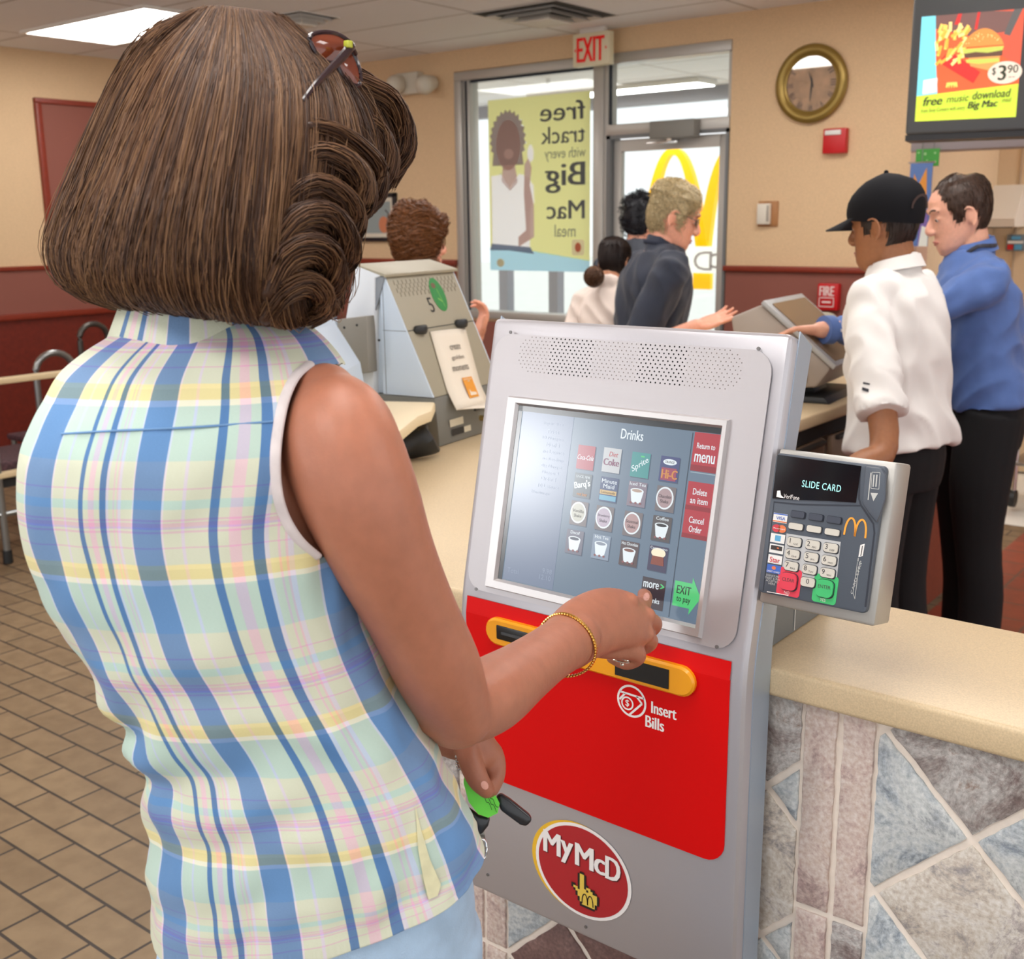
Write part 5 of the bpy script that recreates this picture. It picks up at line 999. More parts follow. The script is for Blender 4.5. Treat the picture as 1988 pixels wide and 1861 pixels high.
def add_head(b, M):
    t = TMB(M); zs = [-.012, -.004, .008, .02, .033, .045, .058, .07, .082, .094, .106, .116, .125, .134, .143, .152, .165, .18, .193, .205, .216, .225, .232, .2365, .239]; n = 36
    t.add([hsurf(2*PI*k/n, z) for z in zs for k in range(n)], [(i*n+k, (i+1)*n+k, (i+1)*n+(k+1) % n, i*n+(k+1) % n) for i in range(len(zs)-1) for k in range(n)]+[tuple(range(n)), tuple(range((len(zs)-1)*n, len(zs)*n))[::-1]])
    t.tube([(0, .083, .130), (0, .097, .110), (0, .110, .089), (0, .104, .077)], [(.008, .011), (.0095, .012), (.013, .012), (.012, .008)], seg=12, sub=3, up=(1, 0, 0))
    for s in (-1, 1):
        t.ball((s*.012, .098, .082), (.008, .010, .007), seg=10, rings=8)
        t.ball((s*.076, -.012, .104), (.007, .017, .030), seg=14, rings=10, M=Matrix.Rotation(s*.35, 4, 'Z') @ Matrix.Rotation(-.2, 4, 'X'))
        pts = [(s*.0865, .004-.022*math.sin(a)-.008, .104+.031*math.cos(a)) for a in np.linspace(-.5, 2.9, 10)]; t.tube(pts, [.0045]*10, seg=8)
        t.tube([(s*.048, .078, .149), (s*.028, .089, .150), (s*.008, .091, .146)], [.006, .0075, .006], seg=8, sub=2)
        t.ball((s*.031, .0755, .1235), (.0165, .012, .0105), seg=12, rings=8)
    t.ball((0, .088, .046), (.023, .0115, .015), seg=14, rings=8); t.ball((0, .079, .009), (.02, .013, .013), seg=12, rings=8)
    MB.add(b, t.v, t.f)
def face_parts(par, M, browm, lipm, eyes=True, lids=None):
    iris = mat('iris_dark', (70, 52, 40), .1); white = mat('eye_white', (232, 226, 220), .2)
    for s in (-1, 1):
        if eyes:
            t = TMB(M); t.ball((s*.031, .0748, .1215), .0118, m=white, seg=16, rings=10); t.ball((s*.031, .0820, .1195), (.0058, .0064, .0058), m=iris, seg=12, rings=8); t.build('eye', None, par, angle=60)
        t = TMB(M); t.tube([hsurf(s*a, z, .0035) for a, z in ((.16, .146), (.34, .152), (.52, .1515), (.66, .145))], [.0028, .0038, .0034, .0018], seg=6, sub=3); t.build('eyebrow', browm, par)
    t = TMB(M); t.tube([(-.021, .0915, .046), (-.008, .0985, .0495), (0, .0985, .0485), (.008, .0985, .0495), (.021, .0915, .046)], [.0014, .0034, .003, .0034, .0014], seg=8, sub=3); t.tube([(-.020, .0915, .0445), (0, .0975, .0405), (.020, .0915, .0445)], [.0014, .0042, .0014], seg=8, sub=4); t.build('lips', lipm, par)
def strands(b, paths, r, m=None, seg=3):
    """paths: (n,k,3) array; tapered thin hairs"""
    A = np.asarray(paths, float); n, k, _ = A.shape; T = np.gradient(A, axis=1); T /= np.maximum(np.linalg.norm(T, axis=2), 1e-9)[..., None]
    ref = np.array([.31, .52, .79]); a = np.cross(T, ref); a /= np.maximum(np.linalg.norm(a, axis=2), 1e-9)[..., None]; c = np.cross(T, a)
    tp = (np.sin(np.linspace(.12, PI*.97, k))**.5)[None, :, None]*r
    V = np.concatenate([(A+a*tp*math.cos(2*PI*j/seg)+c*tp*math.sin(2*PI*j/seg))[:, :, None, :] for j in range(seg)], axis=2).reshape(-1, 3)
    base = (np.arange(n)[:, None]*k+np.arange(k-1)[None, :]).reshape(-1)*seg; F = []
    for j in range(seg):
        j2 = (j+1) % seg; F.append(np.stack([base+j, base+j2, base+seg+j2, base+seg+j], 1))
    F = np.concatenate(F); MB.add(b, V.tolist(), F.tolist(), m)
UZ = lambda u: .2390-.262*u**1.9
def hair_cap(par, M, zline, thick, m, n=1600, ln=.2, lift=.004, r=.0009, wave=.0, sweep=0.0, seed=1, name='hair', lump=.004):
    rg = random.Random(seed); b = MB(); nu, nph = 30, 56; idx = {}; vs = []
    def P(phi, u, extra=0):
        z = UZ(u); e = max(0, min(1, (z-zline(phi))/.035)); e = e*e*(3-2*e)
        q = noise.noise(Vector((math.cos(phi)*2.4*u+seed, math.sin(phi)*2.4*u, u*3)))*lump
        return hsurf(phi, z, (thick(phi, z)+q)*e+.0008+extra)
    for i in range(nu+1):
        for k in range(nph): vs.append(xf(M, P(2*PI*k/nph, (i+.15)/(nu+.15))))
    fs = []
    for i in range(nu):
        for k in range(nph):
            ph = 2*PI*(k+.5)/nph; ph = ph if ph <= PI else ph-2*PI
            if UZ((i+.6)/nu) > zline(ph)-.004: fs.append((i*nph+k, (i+1)*nph+k, (i+1)*nph+(k+1) % nph, i*nph+(k+1) % nph))
    fs.append(tuple(range(nph))); MB.add(b, vs, fs)
    paths = []
    while len(paths) < n:
        ph = rg.uniform(-PI, PI); u = rg.random()**.7; z = UZ(u)
        if z < zline(ph)+.004 or thick(ph, z) < .002: continue
        L = ln*rg.uniform(.6, 1.2); dp = rg.gauss(0, .25)+sweep*math.copysign(1, ph); w0 = rg.uniform(0, 6); path = []; lf = lift*rg.random()
        for j in range(7):
            t = j/6; uu = min(.99, u+L*t); pp = ph+dp*t*L*2+wave*math.sin(w0+t*7); path.append(xf(M, P(pp, uu, lf*math.sin(PI*min(1, t*1.1))+.0006)))
        paths.append(path)
    strands(b, paths, r); return b.build(name, m, par, angle=80)
def lerp_line(tab):
    a = [q[0] for q in tab]; v = [q[1] for q in tab]
    return lambda ph: float(np.interp(abs(((ph+PI) % (2*PI))-PI), a, v))
def add_hand(b, W, d, n, side, s=1.0, curl=(.25, .3, .35, .45), thumb=1.0, sp=.0):
    d = np.array(d, float); d /= np.linalg.norm(d); n = np.array(n, float); n -= d*np.dot(n, d); n /= np.linalg.norm(n); t = np.cross(d, n)*side; W = np.array(W, float)
    b.tube([W-d*.02*s, W+d*.012*s, W+d*.05*s, W+d*.088*s], [(.026*s, .019*s), (.029*s, .018*s), (.040*s, .016*s), (.040*s, .012*s)], seg=16, sub=3, up=t)
    for i, (o, L) in enumerate(((.030, .072), (.0105, .081), (-.010, .075), (-.029, .058))):
        p = W+d*.082*s+t*o*s; a = 0; dd = d+t*(o*2.2+sp*(o*8)); dd /= np.linalg.norm(dd); pts = [p-dd*.012*s]
        for f_ in (.0, .45, .33, .27):
            if f_: p = p+(dd*math.cos(a)+n*math.sin(a))*L*f_*s
            pts.append(p.copy()); a += curl[i]
        b.tube(pts, [.0092*s, .0092*s, .0085*s, .0078*s, .0064*s], seg=10, sub=2, up=t)
    p = W+d*.022*s+t*.026*s; e = d*.62+t*.72+n*.32; e /= np.linalg.norm(e); e2 = d*.86+t*.36+n*.36*thumb; e2 /= np.linalg.norm(e2)
    b.tube([p-e*.012*s, p+e*.018*s, p+e*.042*s, p+e*.042*s+e2*.026*s, p+e*.042*s+e2*.046*s], [.014*s, .0135*s, .011*s, .0100*s, .0075*s], seg=10, sub=2, up=n)
def wrinkle(me, fn):                # push vertices along their normals by fn(position)
    n = len(me.vertices); V = np.empty(n*3, np.float32); N = np.empty(n*3, np.float32)
    me.vertices.foreach_get('co', V); me.vertices.foreach_get('normal', N); V = V.reshape(-1, 3); N = N.reshape(-1, 3)
    k = np.array([fn(Vector(p)) for p in V.tolist()], np.float32); me.vertices.foreach_set('co', (V+N*k[:, None]).ravel()); me.update()
def person(label, hc, theta, lean=0.0, hyaw=0.0, hpitch=0.0, hroll=0.0, hs=1.0, bw=1.0, skin=None, top=None, sleeve='short', hem=.93, loose=1.0, pants=None, arms=None, neckw=.07, group=None, beltm=None, voxel=.0075):
    hc = np.array(hc, float); s = (hc[2]+.117*hs)/1.75; f = np.array([-math.sin(theta), math.cos(theta), 0])
    tl = math.tan(lean); sh = (1.60*s-.95*s)*tl
    foot = hc-f*(sh+.02); t = thing('person', label, 'person', (foot[0], foot[1], 0), group, theta); LOCAL.add(t.name)
    Wm = Matrix.Translation(Vector((float(foot[0]), float(foot[1]), 0))) @ Matrix.Rotation(theta, 4, 'Z'); Wi = Wm.inverted()
    loc = lambda P: xf(Wi, P)
    def B(x, y, z):                                   # body point, scaled and leaned
        k = max(0, z-.95); return np.array([x*s*bw if abs(x) > 0 else 0, y*s+k*s*tl, z*s])
    hl = loc(hc); HM = Matrix.Translation(Vector(hl.tolist())) @ Matrix.Rotation(hyaw, 4, 'Z') @ Matrix.Rotation(-hpitch, 4, 'X') @ Matrix.Rotation(hroll, 4, 'Y') @ Matrix.Scale(hs*s/1.0 if s < 1.05 else hs, 4) @ Matrix.Translation(Vector((0, .006, -.118)))
    bm_ = MB(); add_head(bm_, HM)
    Nb, Nt = B(0, -.012, 1.455), xf(HM, (0, -.022, .065)); nk = Nb+(Nt-Nb)*.42
    bm_.tube([B(0, -.01, 1.38), Nb, Nb+(Nt-Nb)*.5, Nt], [(.085*s, .065*s), (.066*s, .06*s), (.057*s, .058*s), (.052*s, .054*s)], seg=20, sub=3, up=(1, 0, 0))
    TZ = [(.86, .155, .105), (.93, .168, .118), (1.02, .158, .112), (1.12, .148, .108), (1.24, .166, .12), (1.35, .178, .122), (1.42, .155, .10), (1.475, .09, .072)]
    bm_.tube([B(0, 0, z) for z, _, _ in TZ], [(a*s*bw*.93, c*s*bw*.92) for _, a, c in TZ], seg=24, sub=2, up=(1, 0, 0), round_=False)
    A = {}
    for i, sd in enumerate((1, -1)):
        S = B(.178*sd, -.01, 1.405); el, wr, hd, pn, cu = arms[i] if arms and arms[i] else (None,)*5
        if el is None: el, wr, hd, pn, cu = B(.235*sd, -.02, 1.12), B(.225*sd, .09, .88), (0, .2, -1), (-sd, 0, 0), (.3, .35, .4, .5)
        else: el, wr = loc(el), loc(wr); hd = loc(np.array(hd)+foot*[1, 1, 0])*1.0; pn = loc(np.array(pn)+foot*[1, 1, 0])
        A[sd] = (S, el, wr)
        bm_.tube([S, S*.5+el*.5, el, el*.55+wr*.45, wr], [.050*s, .045*s, .040*s, .038*s, .027*s], seg=16, sub=4)
        add_hand(bm_, wr, hd, pn, sd, s, cu)
        bm_.tube([B(.09*sd, 0, .93), B(.095*sd, .02, .70), B(.095*sd, .01, .50), B(.098*sd, -.02, .32), B(.1*sd, -.02, .07)], [.08*s*bw, .068*s*bw, .05*s, .047*s, .036*s], seg=18, sub=3, up=(0, 1, 0))
        bm_.tube([B(.1*sd, -.04, .045), B(.103*sd, .06, .045), B(.108*sd, .15, .035)], [(.035, .035), (.042, .034), (.036, .022)], seg=14, sub=2, up=(1, 0, 0))
    body = melt(bm_.build('body', skin, t), voxel*.62, 5)
    # clothing
    e = .013; cb_ = MB(); zs = [q for q in TZ if q[0] > hem]; lo = np.interp(hem, [q[0] for q in TZ], [q[1] for q in TZ]), np.interp(hem, [q[0] for q in TZ], [q[2] for q in TZ])
    ring = [(hem, *lo)]+zs; P = [B(0, -.004, z) for z, _, _ in ring]; R = [((a*s*bw+e)*(1+(loose-1)*max(0, min(1, (1.3-z)/.25))), (c*s*bw+e)*(1+(loose-1)*1.2*max(0, min(1, (1.3-z)/.25)))) for z, a, c in ring]
    P += [nk+np.array([0, -.004, -.004]), nk+(Nt-Nb)*.16]; R += [(.068*s, .068*s), (.063*s, .064*s)]; cb_.tube(P, R, seg=32, sub=3, up=(1, 0, 0), round_=False)
    for sd in (1, -1):
        S, el, wr = A[sd]; cb_.tube([nk*.7+Nb*.3+np.array([.02*sd, -.005, -.02]), Nb*.5+S*.5+np.array([0, -.004, .008]), S+np.array([0, 0, .004])], [.05*s, .052*s, .06*s], seg=16, sub=3)
        if sleeve == 'short': cb_.tube([S-np.array([.05*sd*s, 0, -.012]), S, S*.5+el*.5, S*.22+el*.78], [.058*s, .068*s*bw, .066*s*bw, .066*s*bw*loose**.6], seg=18, sub=3, round_=False)
        else: cb_.tube([S-np.array([.05*sd*s, 0, -.012]), S, S*.5+el*.5, el, el*.5+wr*.5, el*.06+wr*.94], [.058*s, .066*s*bw, .058*s, .052*s, .049*s, .042*s], seg=18, sub=3, round_=False)
    shirt = melt(cb_.build('shirt', top, t), voxel, 5)
    wrinkle(shirt.data, lambda p: noise.noise(Vector((p.x*9+p.z*5, p.y*9-p.z*3, p.z*4+theta)))*.012+(.25-abs(noise.noise(Vector((p.x*11+p.z*7, p.y*11+p.z*4, p.z*2.2+theta*3)))))*.022+noise.noise(Vector((p.x*18+p.z*6, p.y*18, p.z*9+5)))*.007)
    pb = MB(); e = .014
    for sd in (1, -1): pb.tube([B(.085*sd, 0, .96), B(.092*sd, .02, .72), B(.095*sd, .01, .50), B(.098*sd, -.015, .3), B(.1*sd, -.015, .07)], [.098*s*bw+.004, .088*s*bw+e*.6, .07*s+e*.6, .066*s+e*.6, .062*s+e*.5], seg=18, sub=3, up=(0, 1, 0), round_=False)
    pb.tube([B(0, 0, z) for z in (.84, .93, 1.03)], [(.17*s*bw, .118*s*bw), (.178*s*bw, .13*s*bw), (.166*s*bw, .12*s*bw)], seg=24, sub=2, up=(1, 0, 0), round_=False)
    melt(pb.build('trousers', pants, t), voxel, 4)
    for sd in (1, -1):
        sb = MB(); sb.tube([B(.1*sd, -.065, .04), B(.102*sd, .03, .05), B(.108*sd, .15, .036), B(.108*sd, .185, .03)], [(.036, .04), (.045, .05), (.043, .034), (.03, .024)], seg=16, sub=3, up=(1, 0, 0)); sb.box(np.minimum(B(.06*sd, -.1, 0), B(.145*sd, .2, .018)), np.maximum(B(.06*sd, -.1, 0), B(.145*sd, .2, .018)), bevel=.006); sb.build('shoe', mat('shoe_black', (26, 24, 24), .4), t)
    if beltm: MB().tube([B(.172*math.cos(a)*1.0, 0, 1.0)*[1, 1, 1]+np.array([0, .128*s*bw*math.sin(a), 0]) for a in np.linspace(0, 2*PI, 24, endpoint=False)], [(.016, .006)]*24, seg=8, closed=True).build('belt', beltm, t)
    t['_'] = 0; del t['_']
    return dict(t=t, HM=HM, B=B, s=s, nk=nk, A=A, body=body, shirt=shirt, loc=loc)
def collar(P, m, r=.066, h=.03, tilt=.35, name='collar'):
    c = P['nk']-np.array([0, 0, .012]); b = MB(); n = 28; vs = []
    for k in range(n):
        a = 2*PI*k/n; u = np.array([math.sin(a), math.cos(a), 0]); dz = -tilt*.05*math.cos(a)
        vs += [c+u*(r-.004)+np.array([0, 0, h*.9+dz]), c+u*(r)+np.array([0, 0, h+.004+dz]), c+u*(r+.018)+np.array([0, 0, dz-.004]), c+u*(r+.012)+np.array([0, 0, dz-.006])]
    b.add(vs, [(4*k+j, 4*((k+1) % n)+j, 4*((k+1) % n)+(j+1) % 4, 4*k+(j+1) % 4) for k in range(n) for j in range(4)]); return b.build(name, m, P['t'], angle=60)
def glasses(P, lens, frame):
    HM = P['HM']; t = TMB(HM)
    for s in (-1, 1):
        ring = [(s*.034+.024*math.cos(a), .0985-.012*abs(math.cos(a)*.5+s*.5*0)-(.008 if s*math.cos(a) > 0 else 0)*abs(math.cos(a)), .119+.0175*math.sin(a)) for a in np.linspace(0, 2*PI, 20, endpoint=False)]; t.tube(ring, [.0014]*20, seg=6, closed=True)
        t.tube([(s*.058, .088, .125), (s*.077, .05, .128), (s*.081, -.005, .124), (s*.08, -.02, .112)], [.0016]*4, seg=6, sub=3)
    t.tube([(-.011, .101, .123), (0, .1035, .126), (.011, .101, .123)], [.0016]*3, seg=6, sub=2); g = t.build('glasses', frame, P['t'])
    for s in (-1, 1): q = TMB(HM); q.add([(s*.034+.0235*math.cos(a), .0985-(.008 if s*math.cos(a) > 0 else 0)*abs(math.cos(a)), .119+.017*math.sin(a)) for a in np.linspace(0, 2*PI, 20, endpoint=False)], [tuple(range(20))]); q.build('lens', lens, g)
SK = lambda n, c: mat('skin_'+n, c, .5, var=.06, vscale=90, sss=.12, bump=.04, bscale=400)
SK1, SK2, SK3, SK4 = SK('fair', (226, 168, 142)), SK('rosy', (232, 166, 140)), SK('tan', (206, 148, 116)), SK('brown', (150, 98, 64))
LIP = mat('lip', (190, 110, 100), .4); CLOTH = dict(bump=.12, bscale=900, sheen=.15)
NAVY = mat('tee_navy', (38, 44, 60), .85, var=.12, vscale=14, **CLOTH); WHT = mat('shirt_white', (228, 225, 222), .8, **CLOTH); BLU2 = mat('shirt_blue', (82, 112, 174), .75, var=.06, vscale=30, **CLOTH)
CRM = mat('top_cream', (238, 222, 212), .8, **CLOTH); BLK2 = mat('trousers_black', (11, 11, 15), .9); KHA = mat('trousers_khaki', (150, 130, 100), .8, **CLOTH); PUR = mat('top_purple', (70, 50, 80), .8, **CLOTH); DNM = mat('denim_dark', (70, 88, 120), .8, **CLOTH)
def hairm(n, c, v=.45): return mat('hair_'+n, c, .42, var=v, vscale=120, spec=.35)
MAN = lerp_line([(0, .186), (.55, .180), (.75, .160), (1.05, .150), (1.25, .098), (1.45, .09), (1.6, .125), (1.85, .12), (2.1, .055), (2.6, .025), (PI, .018)])
WOM = lerp_line([(0, .178), (.5, .165), (.8, .12), (1.1, .07), (1.4, .05), (1.9, .02), (2.5, -.01), (PI, -.02)])
RTX = np.array([RT[0], RT[1], 0]); FWX = np.array([FW[0], FW[1], 0]); RTX /= np.linalg.norm(RTX); FWX /= np.linalg.norm(FWX)
def yaw_of(v): return math.atan2(-v[0], v[1])
# --- grey haired man in navy tee shirt
P = person('grey haired man in a navy tee shirt and glasses holding out a hand', at(1306, 418, 4.75), yaw_of(RTX*.98+FWX*.12), lean=.16, hyaw=-.16, hpitch=.34, hs=1.07, bw=1.12, skin=SK2, top=NAVY, pants=KHA, hem=.9, loose=1.06,
           arms=[(at(1225, 690, 4.6), at(1352, 632, 4.5), RTX*.9+np.array([0, 0, .28]), np.array([0, 0, 1.0])-FWX*.5, (.05, .1, .12, .2)), (at(1290, 680, 4.95), at(1375, 690, 4.9), RTX, -UP, (.3, .3, .3, .3))])
gh = hairm('grey_blond', (196, 178, 140), .3); hair_cap(P['t'], P['HM'], MAN, lambda p, z: .009+.008*(z > .17), gh, n=1500, ln=.13, lift=.01, r=.0011, wave=.12, seed=4, lump=.012); face_parts(P['t'], P['HM'], gh, LIP); glasses(P, mat('lens_tinted', (70, 64, 60), .1, spec=.7), mat('frame_wire', (120, 110, 96), .3, metal=.8))
n_ = P['nk']; MB().tube([n_+np.array([.066*math.cos(a), .068*math.sin(a)-.004, .002-.012*math.sin(a)]) for a in np.linspace(0, 2*PI, 28, endpoint=False)], [(.009, .006)]*28, seg=8, closed=True).build('neckband', mat('tee_navy_rib', (36, 42, 60), .85), P['t'])
# --- employee in white shirt and black cap
P = person('employee in a white short sleeved shirt and black cap, seen from behind', at(1722, 435, 3.3), yaw_of((-1, .12)), lean=.10, hyaw=.0, hpitch=.16, hs=1.03, bw=1.0, skin=SK4, top=WHT, pants=BLK2, hem=.965, loose=1.2,
           arms=[(at(1790, 745, 3.55), at(1690, 770, 3.72), (-1, 0, -.3), (0, 0, -1), (.3, .3, .3, .3)), (at(1716, 868, 3.06), at(1606, 950, 2.98), (-1, 0, -.1), (0, 0, -1), (.3, .35, .4, .4))])
hb = hairm('black_short', (44, 34, 30), .3); hair_cap(P['t'], P['HM'], MAN, lambda p, z: .004, hb, n=700, ln=.05, lift=.001, r=.0007, seed=9, lump=0); face_parts(P['t'], P['HM'], hb, LIP); collar(P, WHT, r=.066, h=.028)
CAPM = mat('cap_black', (13, 13, 18), .85, spec=.25); t = TMB(P['HM']); zs = [.124, .14, .155, .172, .19, .207, .222, .234, .2425]; n = 40; vs = []
for i, z in enumerate(zs):
    for k in range(n):
        ph = 2*PI*k/n; zz = z+.020*math.cos(ph)*(1-i/8); q = hsurf(ph, min(.2385, zz if i < 8 else .2385), .014+.010*i/8); vs.append(q)
t.add(vs, [(i*n+k, (i+1)*n+k, (i+1)*n+(k+1) % n, i*n+(k+1) % n) for i in range(len(zs)-1) for k in range(n)]+[tuple((len(zs)-1)*n+k for k in range(n))[::-1]]); t.ball(hsurf(0, .2385, .026)+np.array([0, -.012, 0]), .007, seg=10, rings=6); cap = t.build('cap', CAPM, P['t'], angle=70)
t = TMB(P['HM']); vs = []; nb = 15
for j in range(7):
    for k in range(nb):
        a = -1.05+2.1*k/(nb-1); q = hsurf(a, .146, .012); r_ = j/6; ext = .078*math.cos(a*.82)*r_; vs.append(q+np.array([0, ext, -.018*r_-.014*(a*a)*r_*.7]))
b = [v+np.array([0, 0, -.004]) for v in vs]; N = len(vs); F = [(j*nb+k, j*nb+k+1, (j+1)*nb+k+1, (j+1)*nb+k) for j in range(6) for k in range(nb-1)]
edge = [k for k in range(nb)]+[j*nb+nb-1 for j in range(1, 7)]+[6*nb+k for k in range(nb-2, -1, -1)]+[j*nb for j in range(5, 0, -1)]
t.add(vs+b, F+[tuple(N+i for i in f[::-1]) for f in F]+[(edge[i], N+edge[i], N+edge[(i+1) % len(edge)], edge[(i+1) % len(edge)]) for i in range(len(edge))]); t.build('brim', mat('brim_black', (24, 25, 29), .8, spec=.3), cap, angle=50)
t = TMB(P['HM']); vs = [hsurf(PI+.55*math.cos(a), .140+.034*math.sin(a), .0225) for a in np.linspace(0, PI, 15)]; t.add(vs, [tuple(range(15))[::-1]]); t.build('back_opening', mat('cap_gap', (74, 58, 54), .8), cap)
# sleeve mark
S, el, wr = P['A'][-1]; bv = BVHTree.FromObject(P['shirt'], bpy.context.evaluated_depsgraph_get()); Wi = (Matrix.Translation(P['t'].location) @ Matrix.Rotation(P['t'].rotation_euler.z, 4, 'Z')).inverted()
def stick_on(P, quads, name, m):
    b = MB(); Wi = (Matrix.Translation(P['t'].location) @ Matrix.Rotation(P['t'].rotation_euler.z, 4, 'Z')).inverted(); bv = BVHTree.FromObject(P['shirt'], bpy.context.evaluated_depsgraph_get())
    for q in quads:
        vs = []
        for px, py in q:
            d = Wi.to_3x3() @ Vector(ray(px, py).tolist()); o_ = Wi @ Vector(CAM.tolist()); h = bv.ray_cast(o_, d.normalized())
            if h[0] is None: vs = None; break
            vs.append(np.array((h[0]-d.normalized()*.004)[:]))
        if vs: b.add(vs, [tuple(range(len(vs)))])
    if b.v: return b.build(name, m, P['t'], smooth=False)
stick_on(P, [[(1676, 741), (1689, 744), (1688, 747), (1675, 745)], [(1674, 751), (1687, 755), (1686, 761), (1673, 757)]], 'sleeve_badge', mat('badge_black', (26, 30, 40), .6))
# --- manager in blue shirt
P = person('balding man in a long sleeved blue shirt reaching out to the register', at(1866, 412, 3.78), yaw_of(-RTX*.98+FWX*.1), lean=.16, hyaw=.02, hpitch=.3, hs=1.02, bw=1.06, skin=SK1, top=BLU2, sleeve='long', pants=BLK2, hem=.985, loose=1.1,
           arms=[(at(1975, 700, 4.05), at(1955, 800, 3.9), (-.2, 0, -1), (1, 0, 0), (.4, .4, .4, .4)), (at(1722, 640, 3.72), at(1592, 640, 3.62), -RTX*1.0+np.array([0, 0, -.05])+FWX*.1, np.array([0, 0, -1.0])-FWX*.35, (.18, .2, .22, .28))])
bh = hairm('dark_brown', (64, 46, 36), .35); BALD = lerp_line([(0, .214), (.4, .216), (.75, .196), (1.0, .165), (1.2, .10), (1.45, .095), (1.6, .128), (1.85, .12), (2.1, .055), (2.6, .02), (PI, .012)])
def bald(p, z): return .0 if (z > .222 and abs(p) > 1.9) else .007
hair_cap(P['t'], P['HM'], BALD, bald, bh, n=1500, ln=.08, lift=.002, r=.0007, seed=13, lump=.001); face_parts(P['t'], P['HM'], bh, LIP); collar(P, BLU2, r=.067, h=.034)
n_ = P['nk']; MB().tube([n_+np.array([.085*math.sin(a), .085*math.cos(a)*.9-.0, .012-.07*max(0, math.cos(a))**1.5]) for a in np.linspace(0, 2*PI, 30, endpoint=False)], [(.007, .002)]*30, seg=6, closed=True).build('lanyard', mat('lanyard_dark', (52, 50, 58), .6, var=.6, vscale=80), P['t'])
S, el, wr = P['A'][-1]; b = MB(); dr = (wr-el)/np.linalg.norm(wr-el); MB().tube([wr-dr*.045, wr-dr*.012], [.047, .046], seg=20, round_=False).build('cuff', BLU2, P['t'])
stick_on(P, [ell(1603, 649, 3.2, 3.2, 8), ell(1632, 641, 3.2, 3.2, 8)], 'cuff_button', mat('button_white', (222, 222, 226), .4))
q = P['B'](0, 0, 0); fg = P['A'][-1][2]
# --- red haired customer behind the register
P = person('woman with short auburn hair reaching past the register, shown to the shoulders', at(813, 468, 4.25), yaw_of(RTX*.85+FWX*.5), lean=.05, hyaw=-.05, hpitch=.1, hs=.98, bw=.92, skin=SK2, top=PUR, pants=DNM, hem=.9,
           arms=[(at(890, 700, 4.25), at(927, 652, 4.05), RTX*.35+np.array([0, 0, 1.0]), -RTX*.7-FWX*.3, (.5, .55, .6, .7)), None])
rh = hairm('auburn', (122, 76, 44), .5); WS = lerp_line([(0, .175), (.5, .165), (.85, .13), (1.1, .085), (1.4, .07), (1.8, .03), (2.5, -.005), (PI, -.01)]); hair_cap(P['t'], P['HM'], WS, lambda p, z: .026+.006*math.sin(p*5), rh, n=2600, ln=.13, lift=.022, r=.0013, wave=.3, seed=21, lump=.022); face_parts(P['t'], P['HM'], rh, LIP)
# --- woman with a bun, half hidden
P = person('woman in a cream top with dark hair in a bun, back turned', at(1192, 505, 5.35), yaw_of(FWX*.8+RTX*.45), lean=.1, hpitch=.2, hs=.96, bw=.9, skin=SK3, top=CRM, pants=DNM, hem=.9, sleeve='short')
dh = hairm('black_brown', (40, 30, 28), .4); hair_cap(P['t'], P['HM'], WOM, lambda p, z: .012, dh, n=1300, ln=.2, lift=.002, r=.0009, seed=31); face_parts(P['t'], P['HM'], dh, LIP)
c = P['loc'](at(1153, 537, 5.25)); b = MB(); b.ball(c, (.048, .045, .052), seg=18, rings=12); rg = random.Random(5); pts = []
for k in range(260):
    ax = np.array([rg.gauss(0, 1) for _ in range(3)]); ax /= np.linalg.norm(ax); u = np.cross(ax, [.3, .5, .8]); u /= np.linalg.norm(u); v = np.cross(ax, u); a0 = rg.uniform(0, 6); pts.append([c+.049*(u*math.cos(a0+j*.3)+v*math.sin(a0+j*.3)) for j in range(8)])
strands(b, pts, .0012); b.build('hair_bun', hairm('bun_brown', (84, 56, 38), .5), P['t'], angle=80)
# --- curly haired man behind
P = person('man with curly black hair standing behind the grey haired man', at(1243, 428, 5.75), yaw_of(RTX*.6+FWX*.8), hpitch=.1, hs=1.0, skin=SK2, top=mat('top_slate', (70, 74, 84), .8), pants=DNM, hem=.9)
ch_ = hairm('curly_black', (26, 26, 32), .4); HM = P['HM']; hair_cap(P['t'], HM, MAN, lambda p, z: .016, ch_, n=200, ln=.05, lift=.004, r=.001, seed=41, lump=.02); b = MB(); rg = random.Random(8); pts = []
while len(pts) < 520:
    ph, u = rg.uniform(-PI, PI), rg.random()**.7; z = UZ(u)
    if z < MAN(ph)+.004: continue
    c = xf(HM, hsurf(ph, z, .018+rg.random()*.012)); ax = np.array([rg.gauss(0, 1) for _ in range(3)]); ax /= np.linalg.norm(ax); w = np.cross(ax, [.3, .5, .8]); w /= np.linalg.norm(w); v = np.cross(ax, w); rr = rg.uniform(.006, .011); a0 = rg.uniform(0, 6); pts.append([c+rr*(w*math.cos(a0+j*.8)+v*math.sin(a0+j*.8))+ax*.002*j for j in range(8)])
strands(b, pts, .0016); b.build('curls', ch_, P['t'], angle=80); face_parts(P['t'], HM, ch_, LIP)
